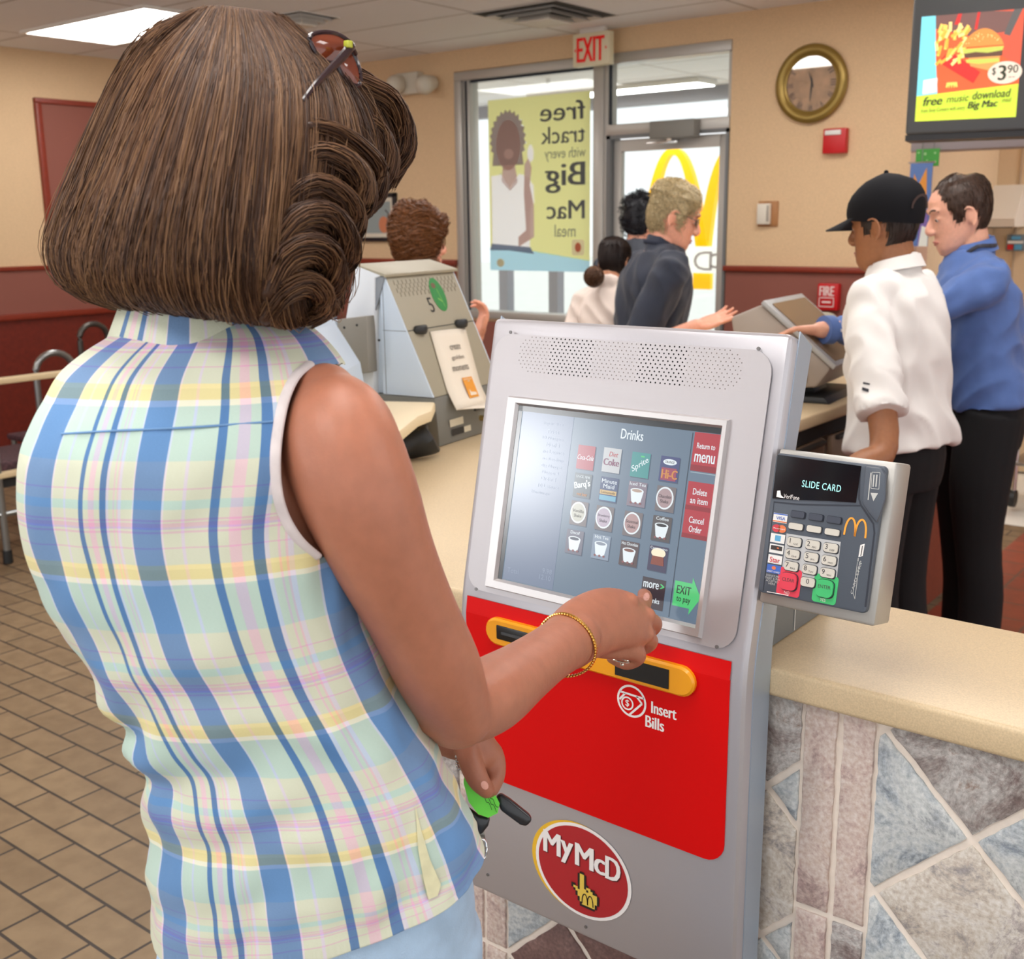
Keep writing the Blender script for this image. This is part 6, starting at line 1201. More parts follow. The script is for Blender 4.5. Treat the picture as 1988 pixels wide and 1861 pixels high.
# ================================================================== WOMAN AT THE KIOSK
def plaid():
    m = bpy.data.materials.new('plaid_cotton'); m.use_nodes = True; nt = m.node_tree; b = nt.nodes['Principled BSDF']; L = nt.links.new
    uv = nt.nodes.new('ShaderNodeUVMap'); uv.uv_map = 'UVMap'; sp = nt.nodes.new('ShaderNodeSeparateXYZ'); L(uv.outputs[0], sp.inputs[0])
    def fr(o):
        f = nt.nodes.new('ShaderNodeMath'); f.operation = 'FRACT'; L(o, f.inputs[0]); return f.outputs[0]
    cr, bl, pk, lv = (232, 234, 222), (126, 158, 212), (246, 214, 232), (236, 226, 248)
    wx = ramp_const(nt, [(0, bl), (.105, (244, 232, 250)), (.115, cr), (.215, lv), (.235, cr), (.375, (108, 142, 198)), (.418, cr), (.47, pk), (.525, cr), (.575, (108, 142, 198)), (.635, (232, 226, 248)), (.66, cr), (.70, pk), (.712, cr), (.735, pk), (.75, (236, 228, 250)), (.775, cr), (.885, (244, 232, 250)), (.895, bl)])
    tl, yl = (206, 229, 229), (247, 233, 182); lp = (236, 206, 222)
    wy = ramp_const(nt, [(0, yl), (.062, (252, 250, 240)), (.095, tl), (.395, cr), (.545, lp), (.552, cr), (.61, (206, 232, 232)), (.662, cr), (.715, lp), (.728, cr), (.738, lp), (.76, (224, 206, 236)), (.77, cr), (.785, lp), (.795, cr), (.875, lp), (.881, cr), (.97, (255, 240, 190))])
    L(fr(sp.outputs['X']), wx.inputs[0]); L(fr(sp.outputs['Y']), wy.inputs[0])
    mx = nt.nodes.new('ShaderNodeMix'); mx.data_type = 'RGBA'; mx.blend_type = 'MULTIPLY'; mx.inputs[0].default_value = 1; L(wx.outputs[0], mx.inputs[6]); L(wy.outputs[0], mx.inputs[7])
    n = nt.nodes.new('ShaderNodeTexNoise'); n.inputs['Scale'].default_value = 9; mp = nt.nodes.new('ShaderNodeMapping'); mp.inputs['Scale'].default_value = (6, 60, 1); L(uv.outputs[0], mp.inputs[0]); L(mp.outputs[0], n.inputs['Vector'])
    m2 = nt.nodes.new('ShaderNodeMix'); m2.data_type = 'RGBA'; m2.blend_type = 'OVERLAY'; m2.inputs[0].default_value = .12; L(mx.outputs[2], m2.inputs[6]); L(n.outputs['Fac'], m2.inputs[7]); L(m2.outputs[2], b.inputs['Base Color'])
    b.inputs['Roughness'].default_value = .85; b.inputs['Sheen Weight'].default_value = .12; b.inputs['Specular IOR Level'].default_value = .2
    w = nt.nodes.new('ShaderNodeTexNoise'); w.inputs['Scale'].default_value = 1400; tc = nt.nodes.new('ShaderNodeTexCoord'); L(tc.outputs['Object'], w.inputs['Vector'])
    bp = nt.nodes.new('ShaderNodeBump'); bp.inputs['Strength'].default_value = .12; bp.inputs['Distance'].default_value = .002; L(w.outputs['Fac'], bp.inputs['Height']); L(bp.outputs['Normal'], b.inputs['Normal']); return m
PLAID = plaid()
def grid_obj(name, rows, uvs, m, par, closed=True):
    R, N = len(rows), len(rows[0]); me = bpy.data.meshes.new(name); o = bpy.data.objects.new(name, me); COL.objects.link(o); org = np.array(par.location)
    V = [tuple(np.array(p)-org) for r in rows for p in r]; F = []; U = []
    for i in range(R-1):
        for k in range(N-1): F.append((i*N+k, i*N+k+1, (i+1)*N+k+1, (i+1)*N+k)); U += [uvs[i][k], uvs[i][k+1], uvs[i+1][k+1], uvs[i+1][k]]
    me.from_pydata(V, [], F); me.materials.append(m); l = me.uv_layers.new(name='UVMap'); l.data.foreach_set('uv', np.array(U, np.float32).ravel())
    me.polygons.foreach_set('use_smooth', np.ones(len(F), bool)); me.update(); o.parent = par; return o
SKW = mat('skin_woman', (176, 114, 89), .46, var=.07, vscale=60, sss=.12, bump=.05, bscale=330)
hipc = at(618, 1765, 1.056)
W_T = thing('person', 'woman in a sleeveless plaid shirt pressing the kiosk screen, seen from behind', 'person', (hipc[0], hipc[1]+.02, 0))
fa = math.radians(42); Lx, Fy = np.array([math.cos(fa), math.sin(fa), 0]), np.array([-math.sin(fa), math.cos(fa), 0])
TR = np.array([(592, 318, 520, .985, .9), (615, 285, 556, .978, .8), (645, 232, 605, .968, .62), (682, 170, 640, .958, .52), (722, 122, 664, .95, .5), (768, 96, 684, .947, .54), (812, 77, 694, .946, .58), (862, 62, 696, .946, .6), (920, 57, 690, .95, .62), (985, 61, 680, .955, .63), (1055, 80, 680, .96, .64), (1125, 108, 690, .967, .65), (1205, 145, 708, .977, .66), (1290, 198, 738, .99, .68), (1380, 250, 788, 1.005, .69), (1460, 284, 838, 1.018, .70), (1550, 300, 882, 1.03, .71), (1640, 306, 915, 1.042, .72), (1715, 311, 934, 1.05, .72), (1762, 312, 944, 1.056, .72)], float)
TRs = crs(TR, 5); NC = 97
def ring_pts(row, grow=0.0, z=None):
    py, l, r, d, q = row; c = at((l+r)/2, py, d); E = (r-l)/2*d/FPX; gl, gf = np.dot(Lx, RT), np.dot(Fy, RT); a = E/(abs(gl)**1.769+abs(q*gf)**1.769)**(1/1.769)+grow; b = a*q if grow == 0 else (a-grow)*q+grow
    return c, a, b
rows, uvs = [], []; chest = ring_pts(TR[9])
ph = np.linspace(0, 2*PI, NC)-PI               # 0 = middle of her back, + towards her right; seam at the front
def torso_pt(c, a, b, p):
    s, q = math.sin(p), math.cos(p); e = 2/2.3; return c+Lx*a*math.copysign(abs(s)**e, s)-Fy*b*math.copysign(abs(q)**e, q)
def proj(P_): v = P_-CAM; d = np.dot(v, FW); return 994+FPX*np.dot(v, RT)/d, 930.5-FPX*np.dot(v, UP)/d, d
pf = np.linspace(-1.5, 1.5, 400); cp = [torso_pt(*chest, p) for p in pf]; af = np.concatenate([[0], np.cumsum([np.linalg.norm(cp[k+1]-cp[k]) for k in range(len(cp)-1)])])
xs_ = [proj(q)[0] for q in cp]; k0 = int(np.argmin([abs(x-281) for x in xs_])); PH0 = pf[k0]       # the broad stripe down the back
ac = [torso_pt(*chest, p) for p in ph]; arc = np.concatenate([[0], np.cumsum([np.linalg.norm(ac[k+1]-ac[k]) for k in range(NC-1)])]); arc -= np.interp(PH0, ph, arc)
PER = .158; vv = []
px_all = np.array([proj(q)[0] for q in ac]); near = np.array([np.dot(q-chest[0], FW) for q in ac]); kl, kr = int(np.argmin(px_all)), int(np.argmax(px_all)); US = np.zeros(NC)
for k in range(kl, kr+1): US[k] = np.interp(px_all[k], [42, 83, 157, 196, 278, 412, 500, 655, 680, 700], [-1.2, -1, -.605, -.395, 0, .397, .605, 1.0, 1.14, 1.32])
for k in range(kr+1, NC): US[k] = US[kr]+(arc[k]-arc[kr])/PER
for k in range(kl-1, -1, -1): US[k] = US[kl]-(arc[kl]-arc[k])/PER
for i, rw in enumerate(TRs):
    y_ = proj(torso_pt(*ring_pts(rw), PH0))[1]; vv.append(float(np.interp(y_, [560, 757, 1107, 1412, 1665, 1880], [-.58, 0, 1, 2, 3, 3.9]))*.15)
for i, rw in enumerate(TRs):
    c, a, b = ring_pts(rw); R_ = []; U_ = []
    for k, p in enumerate(ph):
        s, q = math.sin(p), math.cos(p); e = 2/2.3; s2, q2 = math.copysign(abs(s)**e, s), math.copysign(abs(q)**e, q)
        P_ = c+Lx*a*s2-Fy*b*q2; t_ = vv[i]+.09
        f = noise.noise(Vector((p*1.3, t_*5, 3.1)))*.007
        wm = math.exp(-((rw[0]-1420)/210)**2); w2 = math.exp(-((rw[0]-1640)/150)**2)
        f += wm*.007*math.sin(t_*84+p*4.2+2.5*noise.noise(Vector((p*2, t_*9, 4))))*max(0, math.cos((p+1.15)*1.1))**.7+wm*.006*noise.noise(Vector((p*2.4, t_*26, 1)))+w2*.007*noise.noise(Vector((p*5+t_*9, t_*5, 6)))
        f += .0035*noise.noise(Vector((p*5+t_*4, t_*14, 9)))+.0012*noise.noise(Vector((p*16, t_*40, 2)))
        k_ = max(0, min(1, (rw[0]-1500)/262)); P_ = P_+np.array([0, 0, .062*k_*k_*(.5+.5*math.sin(p-.35))])
        n_ = Lx*s2*b-Fy*q2*a; n_ /= np.linalg.norm(n_); sg = max(0, min(1, (rw[0]-640)/80)); R_.append(P_+n_*f*sg); U_.append((US[k], vv[i]/.15))
    rows.append(R_); uvs.append(U_)
shirt = grid_obj('shirt', rows, uvs, PLAID, W_T)
md = shirt.modifiers.new('s', 'SOLIDIFY'); md.thickness = .0018; md.offset = -1; md2 = shirt.modifiers.new('u', 'SUBSURF'); md2.levels = 1; bake(shirt, [])
dg = bpy.context.evaluated_depsgraph_get(); bvS = BVHTree.FromObject(shirt, dg); orgW = np.array(W_T.location)
def hit(px, py, off=.0, bv=None):
    d = Vector(ray(px, py).tolist()).normalized(); h = (bv or bvS).ray_cast(Vector((CAM-orgW).tolist()), d)
    return None if h[0] is None else np.array(h[0][:])+orgW-np.array(d[:])*off
def hit_tube(pl, r, name, m, par=W_T, off=.001, sub=4):
    q = [hit(x, y, off) for x, y in pl]; q = [v for v in q if v is not None]; return MB().tube(q, [r]*len(q), seg=8, sub=sub).build(name, m, par) if len(q) > 2 else None
BIND = mat('binding_pale', (216, 206, 206), .8, var=.12, vscale=40)
hit_tube([(48, 846), (120, 842), (220, 836), (320, 832), (420, 826), (528, 818)], .0009, 'yoke_seam', mat('seam_blue', (110, 150, 196), .8))
b = MB(); vp = [(806, 1560), (818, 1612), (835, 1668), (856, 1716), (850, 1738), (832, 1746), (822, 1706), (812, 1650)]; q = [hit(x, y, .0022) for x, y in vp]
if all(v is not None for v in q): b.add(q, [tuple(range(len(q)))]); b.build('side_vent', mat('vent_cotton', (222, 218, 180), .85, var=.1, vscale=60), W_T, angle=80)
# collar band folded over
cr_, cu_ = [], []; cc = at(398, 622, .985)
for j, (dz, ra, rb) in enumerate(((.022, .064, .058), (.026, .066, .060), (.024, .069, .063), (.008, .076, .069), (-.012, .085, .077), (-.018, .089, .080), (-.014, .084, .075))):
    R_, U_ = [], []
    for k, p in enumerate(ph):
        tilt = -.20*(ra*math.sin(p))*.5-.012*max(0, -math.cos(p)); R_.append(cc+Lx*ra*math.sin(p)-Fy*rb*math.cos(p)+np.array([0, 0, dz-.035*max(0, math.sin(p))*(.6 if j > 2 else .35)-.01*(1-math.cos(p))])); U_.append((US[k]*.62, .42+j*.02))
    cr_.append(R_); cu_.append(U_)
co = grid_obj('collar', cr_, cu_, PLAID, W_T); md = co.modifiers.new('s', 'SOLIDIFY'); md.thickness = .0016; bake(co, [])
# body: torso core, neck, head, arms, hands, legs and feet as one surface
hd = at(478, 350, 1.02); FH = np.array([.16, .93, -.33]); FH /= np.linalg.norm(FH); UH = np.array([-.04, .30, .95]); XH = np.cross(FH, UH); XH /= np.linalg.norm(XH); UH = np.cross(XH, FH)
HMW = Matrix(((XH[0], FH[0], UH[0], hd[0]), (XH[1], FH[1], UH[1], hd[1]), (XH[2], FH[2], UH[2], hd[2]), (0, 0, 0, 1))) @ Matrix.Scale(.97, 4) @ Matrix.Translation(Vector((0, .006, -.118)))
bW = MB(); add_head(bW, HMW); nb = at(400, 690, 1.0); nt_ = xf(HMW, (0, -.02, .06))
bW.tube([nb-np.array([0, 0, .05]), nb, nb*.5+nt_*.5, nt_], [(.06, .045), (.052, .048), (.05, .05), (.050, .052)], seg=20, sub=3, up=Lx)
core = [ring_pts(r) for r in TR[5:17]]; pc_ = ring_pts(TR[17]); bW.tube([core[-1][0], pc_[0], hipc-np.array([0, 0, .02])], [(core[-1][1]*.8, core[-1][2]*.75), (pc_[1]*.78, pc_[2]*.75), (.115, .085)], seg=30, sub=2, up=Lx); bW.tube([c for c, a, b in core], [((a-.016-.012*(i_ > 9))*min(1, .6+.2*i_), (b-.016-.012*(i_ > 9))*min(1, .55+.2*i_)) for i_, (c, a, b) in enumerate(core)], seg=36, sub=2, up=Lx, power=2.2, round_=False)
def armtube(pts, seg=22, sub=6):
    bW.tube([at(x, y, d) for x, y, d, r in pts], [(r*d/FPX, r*d/FPX*.96) for x, y, d, r in pts], seg=seg, sub=sub, up=(1, 0, 0))
armtube([(628, 775, .935, 74), (650, 822, .922, 108), (668, 885, .916, 121), (702, 975, .922, 118), (745, 1080, .94, 104), (798, 1190, .97, 92), (850, 1300, 1.005, 88), (886, 1385, 1.04, 72)])
armtube([(872, 1368, 1.035, 76), (908, 1372, 1.06, 74), (955, 1346, 1.10, 76), (1010, 1308, 1.165, 64), (1065, 1269, 1.235, 56), (1112, 1238, 1.30, 57)])
P3 = lambda x, y, d: at(x, y, d); up_h = -UP*.9-RT*.42; up_h = RT*.42-UP*.9
bW.tube([P3(1100, 1246, 1.285), P3(1133, 1220, 1.325), P3(1178, 1202, 1.37), P3(1220, 1202, 1.405), P3(1246, 1206, 1.425)], [(.034, .026), (.038, .026), (.0395, .024), (.037, .019), (.030, .012)], seg=24, sub=5, up=up_h, power=2.3)
def finger(pts, rad, sub=5): bW.tube([P3(*p) for p in pts], [r*1.0 for r in rad], seg=12, sub=sub)
finger([(1180, 1168, 1.385), (1222, 1172, 1.425), (1246, 1178, 1.455), (1244, 1196, 1.475), (1222, 1206, 1.468)], [.0125, .0118, .0112, .010, .008])      # index, folded under
finger([(1212, 1190, 1.41), (1255, 1202, 1.44), (1270, 1212, 1.462), (1256, 1228, 1.474), (1232, 1226, 1.466)], [.0125, .012, .0112, .0098, .008])
finger([(1205, 1222, 1.405), (1250, 1236, 1.43), (1262, 1246, 1.45), (1246, 1258, 1.462), (1222, 1252, 1.456)], [.0122, .0118, .0110, .0095, .008])
finger([(1128, 1244, 1.335), (1172, 1256, 1.375), (1224, 1262, 1.40), (1238, 1274, 1.415), (1216, 1286, 1.425), (1188, 1276, 1.425)], [.014, .0145, .0128, .0112, .0098, .0082])
for kx, ky, kd, kr in ((1222, 1168, 1.402, .0125), (1256, 1196, 1.428, .0122), (1254, 1230, 1.42, .0118)): bW.ball(P3(kx, ky, kd), kr, seg=12, rings=8)
for (x0, y0, d0), (x1, y1, d1) in (((1150, 1190, 1.318), (1220, 1172, 1.392)), ((1150, 1204, 1.316), (1250, 1198, 1.412)), ((1150, 1220, 1.322), (1248, 1228, 1.408))): bW.tube([P3(x0, y0, d0+.006), P3((x0+x1)/2, (y0+y1)/2, (d0+d1)/2), P3(x1, y1, d1)], [.004, .0055, .006], seg=8, sub=3)
tip = KP(*kpx(1256, 1152), .0105); bW.tube([P3(1196, 1186, 1.40), P3(1232, 1180, 1.435), P3(1248, 1172, 1.465), tip*.35+P3(1254, 1162, 1.485)*.65, tip], [.0135, .0125, .0112, .0104, .0082], seg=14, sub=5)
# left arm reaching across the front, hand hanging with keys
armtube([(205, 850, 1.01, 70), (215, 920, 1.02, 84), (270, 1120, 1.07, 78), (340, 1300, 1.12, 70)]); armtube([(340, 1300, 1.12, 70), (480, 1340, 1.17, 64), (700, 1385, 1.20, 54), (842, 1412, 1.19, 50), (892, 1432, 1.185, 46)])
armtube([(880, 1424, 1.185, 48), (915, 1440, 1.18, 44), (935, 1462, 1.18, 38)], sub=4)
finger([(905, 1436, 1.165), (912, 1475, 1.155), (928, 1512, 1.152), (944, 1534, 1.156)], [.014, .0125, .0118, .0088])
for dx, dy, d in ((0, 0, 1.18), (-7, 4, 1.202), (-16, 8, 1.222), (-24, 6, 1.24)): finger([(932+dx, 1442+dy, d), (958+dx, 1464+dy, d+.002), (962+dx, 1502+dy, d-.004), (952+dx, 1534+dy-abs(dx)*.5, d-.010)], [.0125, .0118, .0110, .0088])
ft = {}
for sd in (1, -1):
    h_ = hipc+Lx*.070*sd; h_[2] -= .06; kn = h_+Lx*.01*sd+Fy*.03-np.array([0, 0, .42]); an = kn+Lx*.01*sd-Fy*.03-np.array([0, 0, kn[2]-.08]); ft[sd] = (h_, kn, an)
    bW.tube([h_, h_*.5+kn*.5, kn, kn*.6+an*.4, an], [.078, .066, .05, .048, .034], seg=18, sub=3, up=Fy); bW.tube([an-Fy*.04-np.array([0, 0, .035]), an+Fy*.06-np.array([0, 0, .038]), an+Fy*.15-np.array([0, 0, .05])], [(.03, .03), (.038, .03), (.03, .018)], seg=14, sub=3, up=Lx)
bodyW = melt(bW.build('body', SKW, W_T), .003, 4, .5)
bvB = BVHTree.FromObject(bodyW, bpy.context.evaluated_depsgraph_get())
face_parts(W_T, HMW.copy(), hairm('woman_brow', (84, 58, 40), .3), LIP) if False else None
LOCAL.add('face_holder')
_M = Matrix.Translation(Vector((-orgW).tolist())) @ HMW; LOCAL.add(W_T.name); face_parts(W_T, _M, hairm('woman_brow', (84, 58, 40), .3), LIP); LOCAL.discard(W_T.name)
# nails
NAIL = mat('nail_pink', (236, 176, 160), .25)
def nail(px, py, rx, ry, rot, ctr_off=.0006):
    c = hit(px, py, 0, bvB)
    if c is None: return
    b = MB(); n = 12; vs = []
    for k in range(n):
        a = 2*PI*k/n; u, v = rx*math.cos(a), ry*math.sin(a); q = hit(px+u*math.cos(rot)-v*math.sin(rot), py+u*math.sin(rot)+v*math.cos(rot), ctr_off, bvB)
        vs.append(q if q is not None else c)
    cn = hit(px, py, ctr_off*1.6, bvB); b.add(vs+[cn], [(k, (k+1) % n, n) for k in range(n)]); b.build('fingernail', NAIL, W_T, angle=80)
nail(1255, 1158, 6, 8, .2); nail(941, 1524, 7, 9, -.5)
# armhole binding, drawn where shirt meets arm
arm_l = [(602, 706), (574, 730), (553, 772), (540, 830), (534, 890), (537, 950), (552, 1003), (580, 1048), (616, 1080)]
q = [hit(x, y, .001) for x, y in arm_l]; q = [v for v in q if v is not None]
if len(q) > 3: MB().tube(q, [(.0046, .0026)]*len(q), seg=10, sub=5, up=RT).build('armhole_binding', BIND, W_T)
# open the armhole: drop the cloth on the arm side of that line
bmx = bmesh.new(); bmx.from_mesh(shirt.data); kill = []
ax_, ay_ = [p[0] for p in arm_l], [p[1] for p in arm_l]
for f_ in bmx.faces:
    c = np.array(f_.calc_center_median()[:])+orgW; v = c-CAM; d = np.dot(v, FW); px_, py_ = 994+FPX*np.dot(v, RT)/d, 930.5-FPX*np.dot(v, UP)/d
    if 706 < py_ < 1082 and px_ > np.interp(py_, ay_, ax_)+(2 if d < .955 else 60): kill.append(f_)
bmesh.ops.delete(bmx, geom=kill, context='FACES'); bmx.to_mesh(shirt.data); bmx.free(); shirt.data.update()
# jeans
DEN = mat('denim_pale', (176, 204, 232), .8, var=.10, vscale=35, bump=.25, bscale=700, sheen=.1)
jb = MB(); jr = [ring_pts(r) for r in TR[-4:]]; cs_ = [c for c, a, b in jr]; ab = [(a-.012, b-.010) for c, a, b in jr]
cs_ += [hipc-np.array([0, 0, .05]), hipc-np.array([0, 0, .11])]; ab += [(jr[-1][1]-.010, jr[-1][2]-.006), (jr[-1][1]-.018, jr[-1][2]-.014)]; jb.tube(cs_, ab, seg=36, sub=2, up=Lx, power=2.3, round_=False)
for sd in (1, -1):
    h_, kn, an = ft[sd]; jb.tube([h_+np.array([0, 0, .03]), h_*.5+kn*.5, kn, kn*.5+an*.5, an-np.array([0, 0, .02])], [.084, .078, .068, .064, .062], seg=22, sub=3, up=Fy, round_=False)
je = melt(jb.build('jeans', DEN, W_T), .006, 4)
wrinkle(je.data, lambda p: noise.noise(Vector((p.x*14, p.y*14, p.z*7)))*.006)
for sd in (1, -1):
    h_, kn, an = ft[sd]; MB().tube([an-Fy*.07+np.array([0, 0, .045-an[2]]), an+Fy*.04+np.array([0, 0, .05-an[2]]), an+Fy*.15+np.array([0, 0, .036-an[2]]), an+Fy*.185+np.array([0, 0, .030-an[2]])], [(.034, .042), (.042, .048), (.04, .034), (.028, .026)], seg=16, sub=3, up=Lx).build('shoe', mat('shoe_tan', (176, 140, 104), .5), W_T)
# bracelet
wc = at(1098, 1252, 1.283); wd_ = at(1112, 1238, 1.30)-at(1065, 1269, 1.235); wd_ /= np.linalg.norm(wd_); u_ = np.cross(wd_, UP); u_ /= np.linalg.norm(u_); v_ = np.cross(wd_, u_); b = MB(); gold = mat('bracelet_gold', (226, 178, 96), .22, metal=1)
for k in range(64):
    a = 2*PI*k/64; c = wc+(u_*math.cos(a)+v_*math.sin(a))*.0365+wd_*.004*math.sin(a*2); tg = (-u_*math.sin(a)+v_*math.cos(a)); b.tube([c-tg*.0016-wd_*.0018, c+tg*.0016+wd_*.0018], [.0017, .0017], seg=6)
b.build('bracelet', gold, W_T)
c = at(1206, 1282, 1.408); b = MB(); b.tube([c+RT*.011*math.cos(a)+FW*.011*math.sin(a)-UP*.002*math.cos(a) for a in np.linspace(0, 2*PI, 20, endpoint=False)], [.0011]*20, seg=6, closed=True); b.ball(c-FW*.011-UP*.003, .0028, seg=8, rings=6); b.build('finger_ring', mat('ring_silver', (226, 222, 210), .15, metal=1), W_T)
# ------------------------------------------------------------------ hair
GD = [[(400, 14, .985), (300, 60, 1.0), (235, 150, 1.01), (172, 280, 1.02), (122, 400, 1.03), (100, 480, 1.03), (120, 545, 1.02), (190, 588, 1.0)],
      [(415, 10, .975), (335, 90, .955), (275, 190, .945), (225, 310, .935), (185, 420, .925), (165, 505, .925), (190, 575, .94), (255, 602, .965)],
      [(435, 10, .968), (385, 120, .915), (345, 230, .89), (310, 340, .872), (280, 450, .865), (272, 540, .875), (300, 596, .9), (350, 612, .94)],
      [(455, 12, .965), (445, 130, .898), (425, 250, .868), (405, 360, .85), (390, 470, .845), (390, 560, .86), (410, 615, .885), (440, 615, .93)],
      [(480, 16, .965), (515, 130, .905), (512, 250, .875), (500, 370, .858), (490, 480, .852), (490, 572, .868), (512, 630, .89), (540, 615, .935)],
      [(510, 22, .968), (580, 130, .925), (590, 250, .9), (578, 370, .89), (560, 480, .89), (552, 570, .9), (566, 632, .915), (598, 610, .945)],
      [(530, 28, .972), (625, 130, .955), (662, 250, .945), (656, 360, .945), (640, 460, .95), (632, 540, .955), (644, 598, .96), (640, 612, .97)],
      [(540, 28, .98), (650, 130, 1.0), (712, 210, 1.02), (735, 290, 1.03), (712, 370, 1.03), (680, 450, 1.02), (664, 530, 1.01), (652, 570, 1.0)],
      [(535, 24, .99), (655, 130, 1.05), (730, 205, 1.085), (758, 270, 1.095), (735, 340, 1.09), (690, 410, 1.07), (655, 500, 1.05), (640, 550, 1.03)],
      [(520, 20, .995), (610, 120, 1.07), (650, 200, 1.10), (640, 290, 1.11), (600, 380, 1.10), (560, 460, 1.09), (520, 530, 1.07), (510, 580, 1.05)],
      [(480, 16, .995), (500, 110, 1.075), (480, 210, 1.115), (450, 320, 1.125), (420, 420, 1.125), (390, 500, 1.11), (380, 560, 1.09), (390, 595, 1.06)],
      [(430, 14, .992), (370, 90, 1.05), (310, 190, 1.085), (255, 310, 1.10), (215, 420, 1.105), (190, 500, 1.10), (210, 560, 1.08), (270, 590, 1.05)]]
GW = np.array([[at(*p) for p in g] for g in GD]); NG, NK = 84, 40
GA = np.stack([crs(GW[:, j], NG//12, True) for j in range(8)], 1)           # around
GS = np.stack([crs(GA[i], 6) for i in range(len(GA))])                     # along
NA, NT = GS.shape[0], GS.shape[1]; cenH = GS.mean(0)
def hsv_(a, t):
    a = a % NA; i0 = int(a); f = a-i0; i1 = (i0+1) % NA; t = max(0, min(NT-1.001, t)); j = int(t); g = t-j
    return (GS[i0, j]*(1-f)+GS[i1, j]*f)*(1-g)+(GS[i0, j+1]*(1-f)+GS[i1, j+1]*f)*g
HD, HMid, HL = mat('hair_deep', (66, 43, 30), .45, spec=.3), mat('hair_mid', (100, 69, 47), .45, spec=.3), mat('hair_light', (130, 95, 65), .45, spec=.3)
b = MB(); vs = [GS[i, j]+(cenH[j]-GS[i, j])/np.linalg.norm(cenH[j]-GS[i, j])*.004 for j in range(NT) for i in range(NA)]
b.add(vs, [(j*NA+i, j*NA+(i+1) % NA, (j+1)*NA+(i+1) % NA, (j+1)*NA+i) for j in range(NT-1) for i in range(NA)]+[tuple(range(NA))[::-1], tuple((NT-1)*NA+i for i in range(NA))], HD)
hair = b.build('hair', HD, W_T, angle=180)
rg = np.random.RandomState(11); sb = MB(); buckets = {0: [], 1: [], 2: []}
for k in range(15000):
    a = rg.uniform(0, NA) if rg.rand() < .3 else rg.uniform(0, NA*8.2/12); t0 = rg.uniform(0, 6) if rg.rand() < .62 else rg.uniform(4, NT*.55); L = rg.uniform(.55, 1.0)*(NT-1); n = 13
    da = rg.normal(0, 1.5); lift = rg.uniform(-.002, .0055)*(1 if rg.rand() > .04 else 2.2); w, wp_ = rg.uniform(0, 6), rg.uniform(.0, .5); pth = []
    for j in range(n):
        t = j/(n-1); tt = min(NT-1, t0+L*t); p = hsv_(a+da*t*t+wp_*math.sin(w+t*5), tt); c = cenH[int(tt)]; o = (p-c)/np.linalg.norm(p-c); pth.append(p+o*(lift+.0012*math.sin(w+t*9)))
    clump = noise.noise(Vector((a*.5, t0*.05, 2))); q = rg.rand()+clump*.5; buckets[0 if q < .3 else (1 if q < .78 else 2)].append(pth)
for k, m in ((0, HD), (1, HMid), (2, HL)): strands(sb, buckets[k], .0005 if k else .0006, m)
sb.build('hair_strands', None, hair, angle=180)
# feathered curls sweeping forward over the cheek
CUR = [([(560, 335, .90), (610, 308, .915), (662, 318, .935), (700, 352, .95), (704, 400, .955), (672, 424, .95)], .017, 300),
       ([(548, 405, .885), (592, 372, .90), (642, 378, .925), (680, 408, .945), (684, 446, .95), (655, 468, .95)], .017, 300),
       ([(535, 485, .875), (572, 436, .885), (622, 426, .91), (662, 452, .93), (676, 496, .945), (652, 522, .945)], .018, 320),
       ([(520, 572, .872), (548, 508, .875), (592, 484, .89), (634, 500, .915), (650, 545, .93), (625, 578, .935)], .018, 320),
       ([(515, 618, .88), (545, 572, .88), (586, 552, .895), (622, 566, .915), (630, 600, .925), (600, 622, .93)], .014, 240),
       ([(640, 150, 1.0), (690, 172, 1.03), (744, 200, 1.06), (776, 245, 1.08), (782, 295, 1.085), (752, 335, 1.08)], .020, 360),
       ([(650, 185, 1.0), (690, 225, 1.02), (730, 262, 1.04), (750, 310, 1.05), (738, 352, 1.05), (708, 376, 1.04)], .018, 300),
       ([(660, 130, 1.04), (715, 165, 1.08), (760, 210, 1.11), (788, 262, 1.12), (778, 310, 1.11), (760, 350, 1.10)], .014, 220),
       ([(590, 250, .905), (640, 262, .93), (690, 290, .955), (728, 330, .98), (728, 380, .985), (700, 408, .98)], .015, 260)]
cb2 = MB(); bk = {0: [], 1: [], 2: []}
for pl, rad, n in CUR:
    W0 = np.array([at(*p) for p in pl]); Cn = crs(W0, 4); T = np.gradient(Cn, axis=0); T /= np.linalg.norm(T, axis=1)[:, None]; A_ = np.cross(T, FW); A_ /= np.linalg.norm(A_, axis=1)[:, None]; B_ = np.cross(T, A_); K_ = len(Cn)
    prof_ = np.array([.55+.6*math.sin(PI*min(1, .15+.75*k/(K_-1))) for k in range(K_)])
    cb2.tube(Cn, [(rad*.8*p, rad*.45*p) for p in prof_], seg=14, up=FW, m=HD)
    for k in range(n):
        th = rg.uniform(0, 2*PI); r_ = rad*math.sqrt(rg.uniform(.25, 1.15)); tw = rg.normal(0, .35); s0 = rg.uniform(0, .12); sc_ = rg.uniform(.85, 1.08); pth = []
        for j in range(15):
            t = s0+(1-s0)*j/14*sc_; x = min(K_-1.001, t*(K_-1)); i = int(x); f = x-i; c = Cn[i]*(1-f)+Cn[i+1]*f; ex_ = max(0, t-1)*(K_-1); c = c+(Cn[-1]-Cn[-2])*ex_
            a = th+tw*t; p = prof_[i]; pth.append(c+(A_[i]*math.cos(a)*.62+B_[i]*math.sin(a))*r_*p)
        q = rg.rand(); bk[0 if q < .4 else (1 if q < .85 else 2)].append(pth)
for k, m in ((0, HD), (1, HMid), (2, HL)): strands(cb2, bk[k], .00075, m)
cb2.build('feathered_curls', None, hair, angle=180)
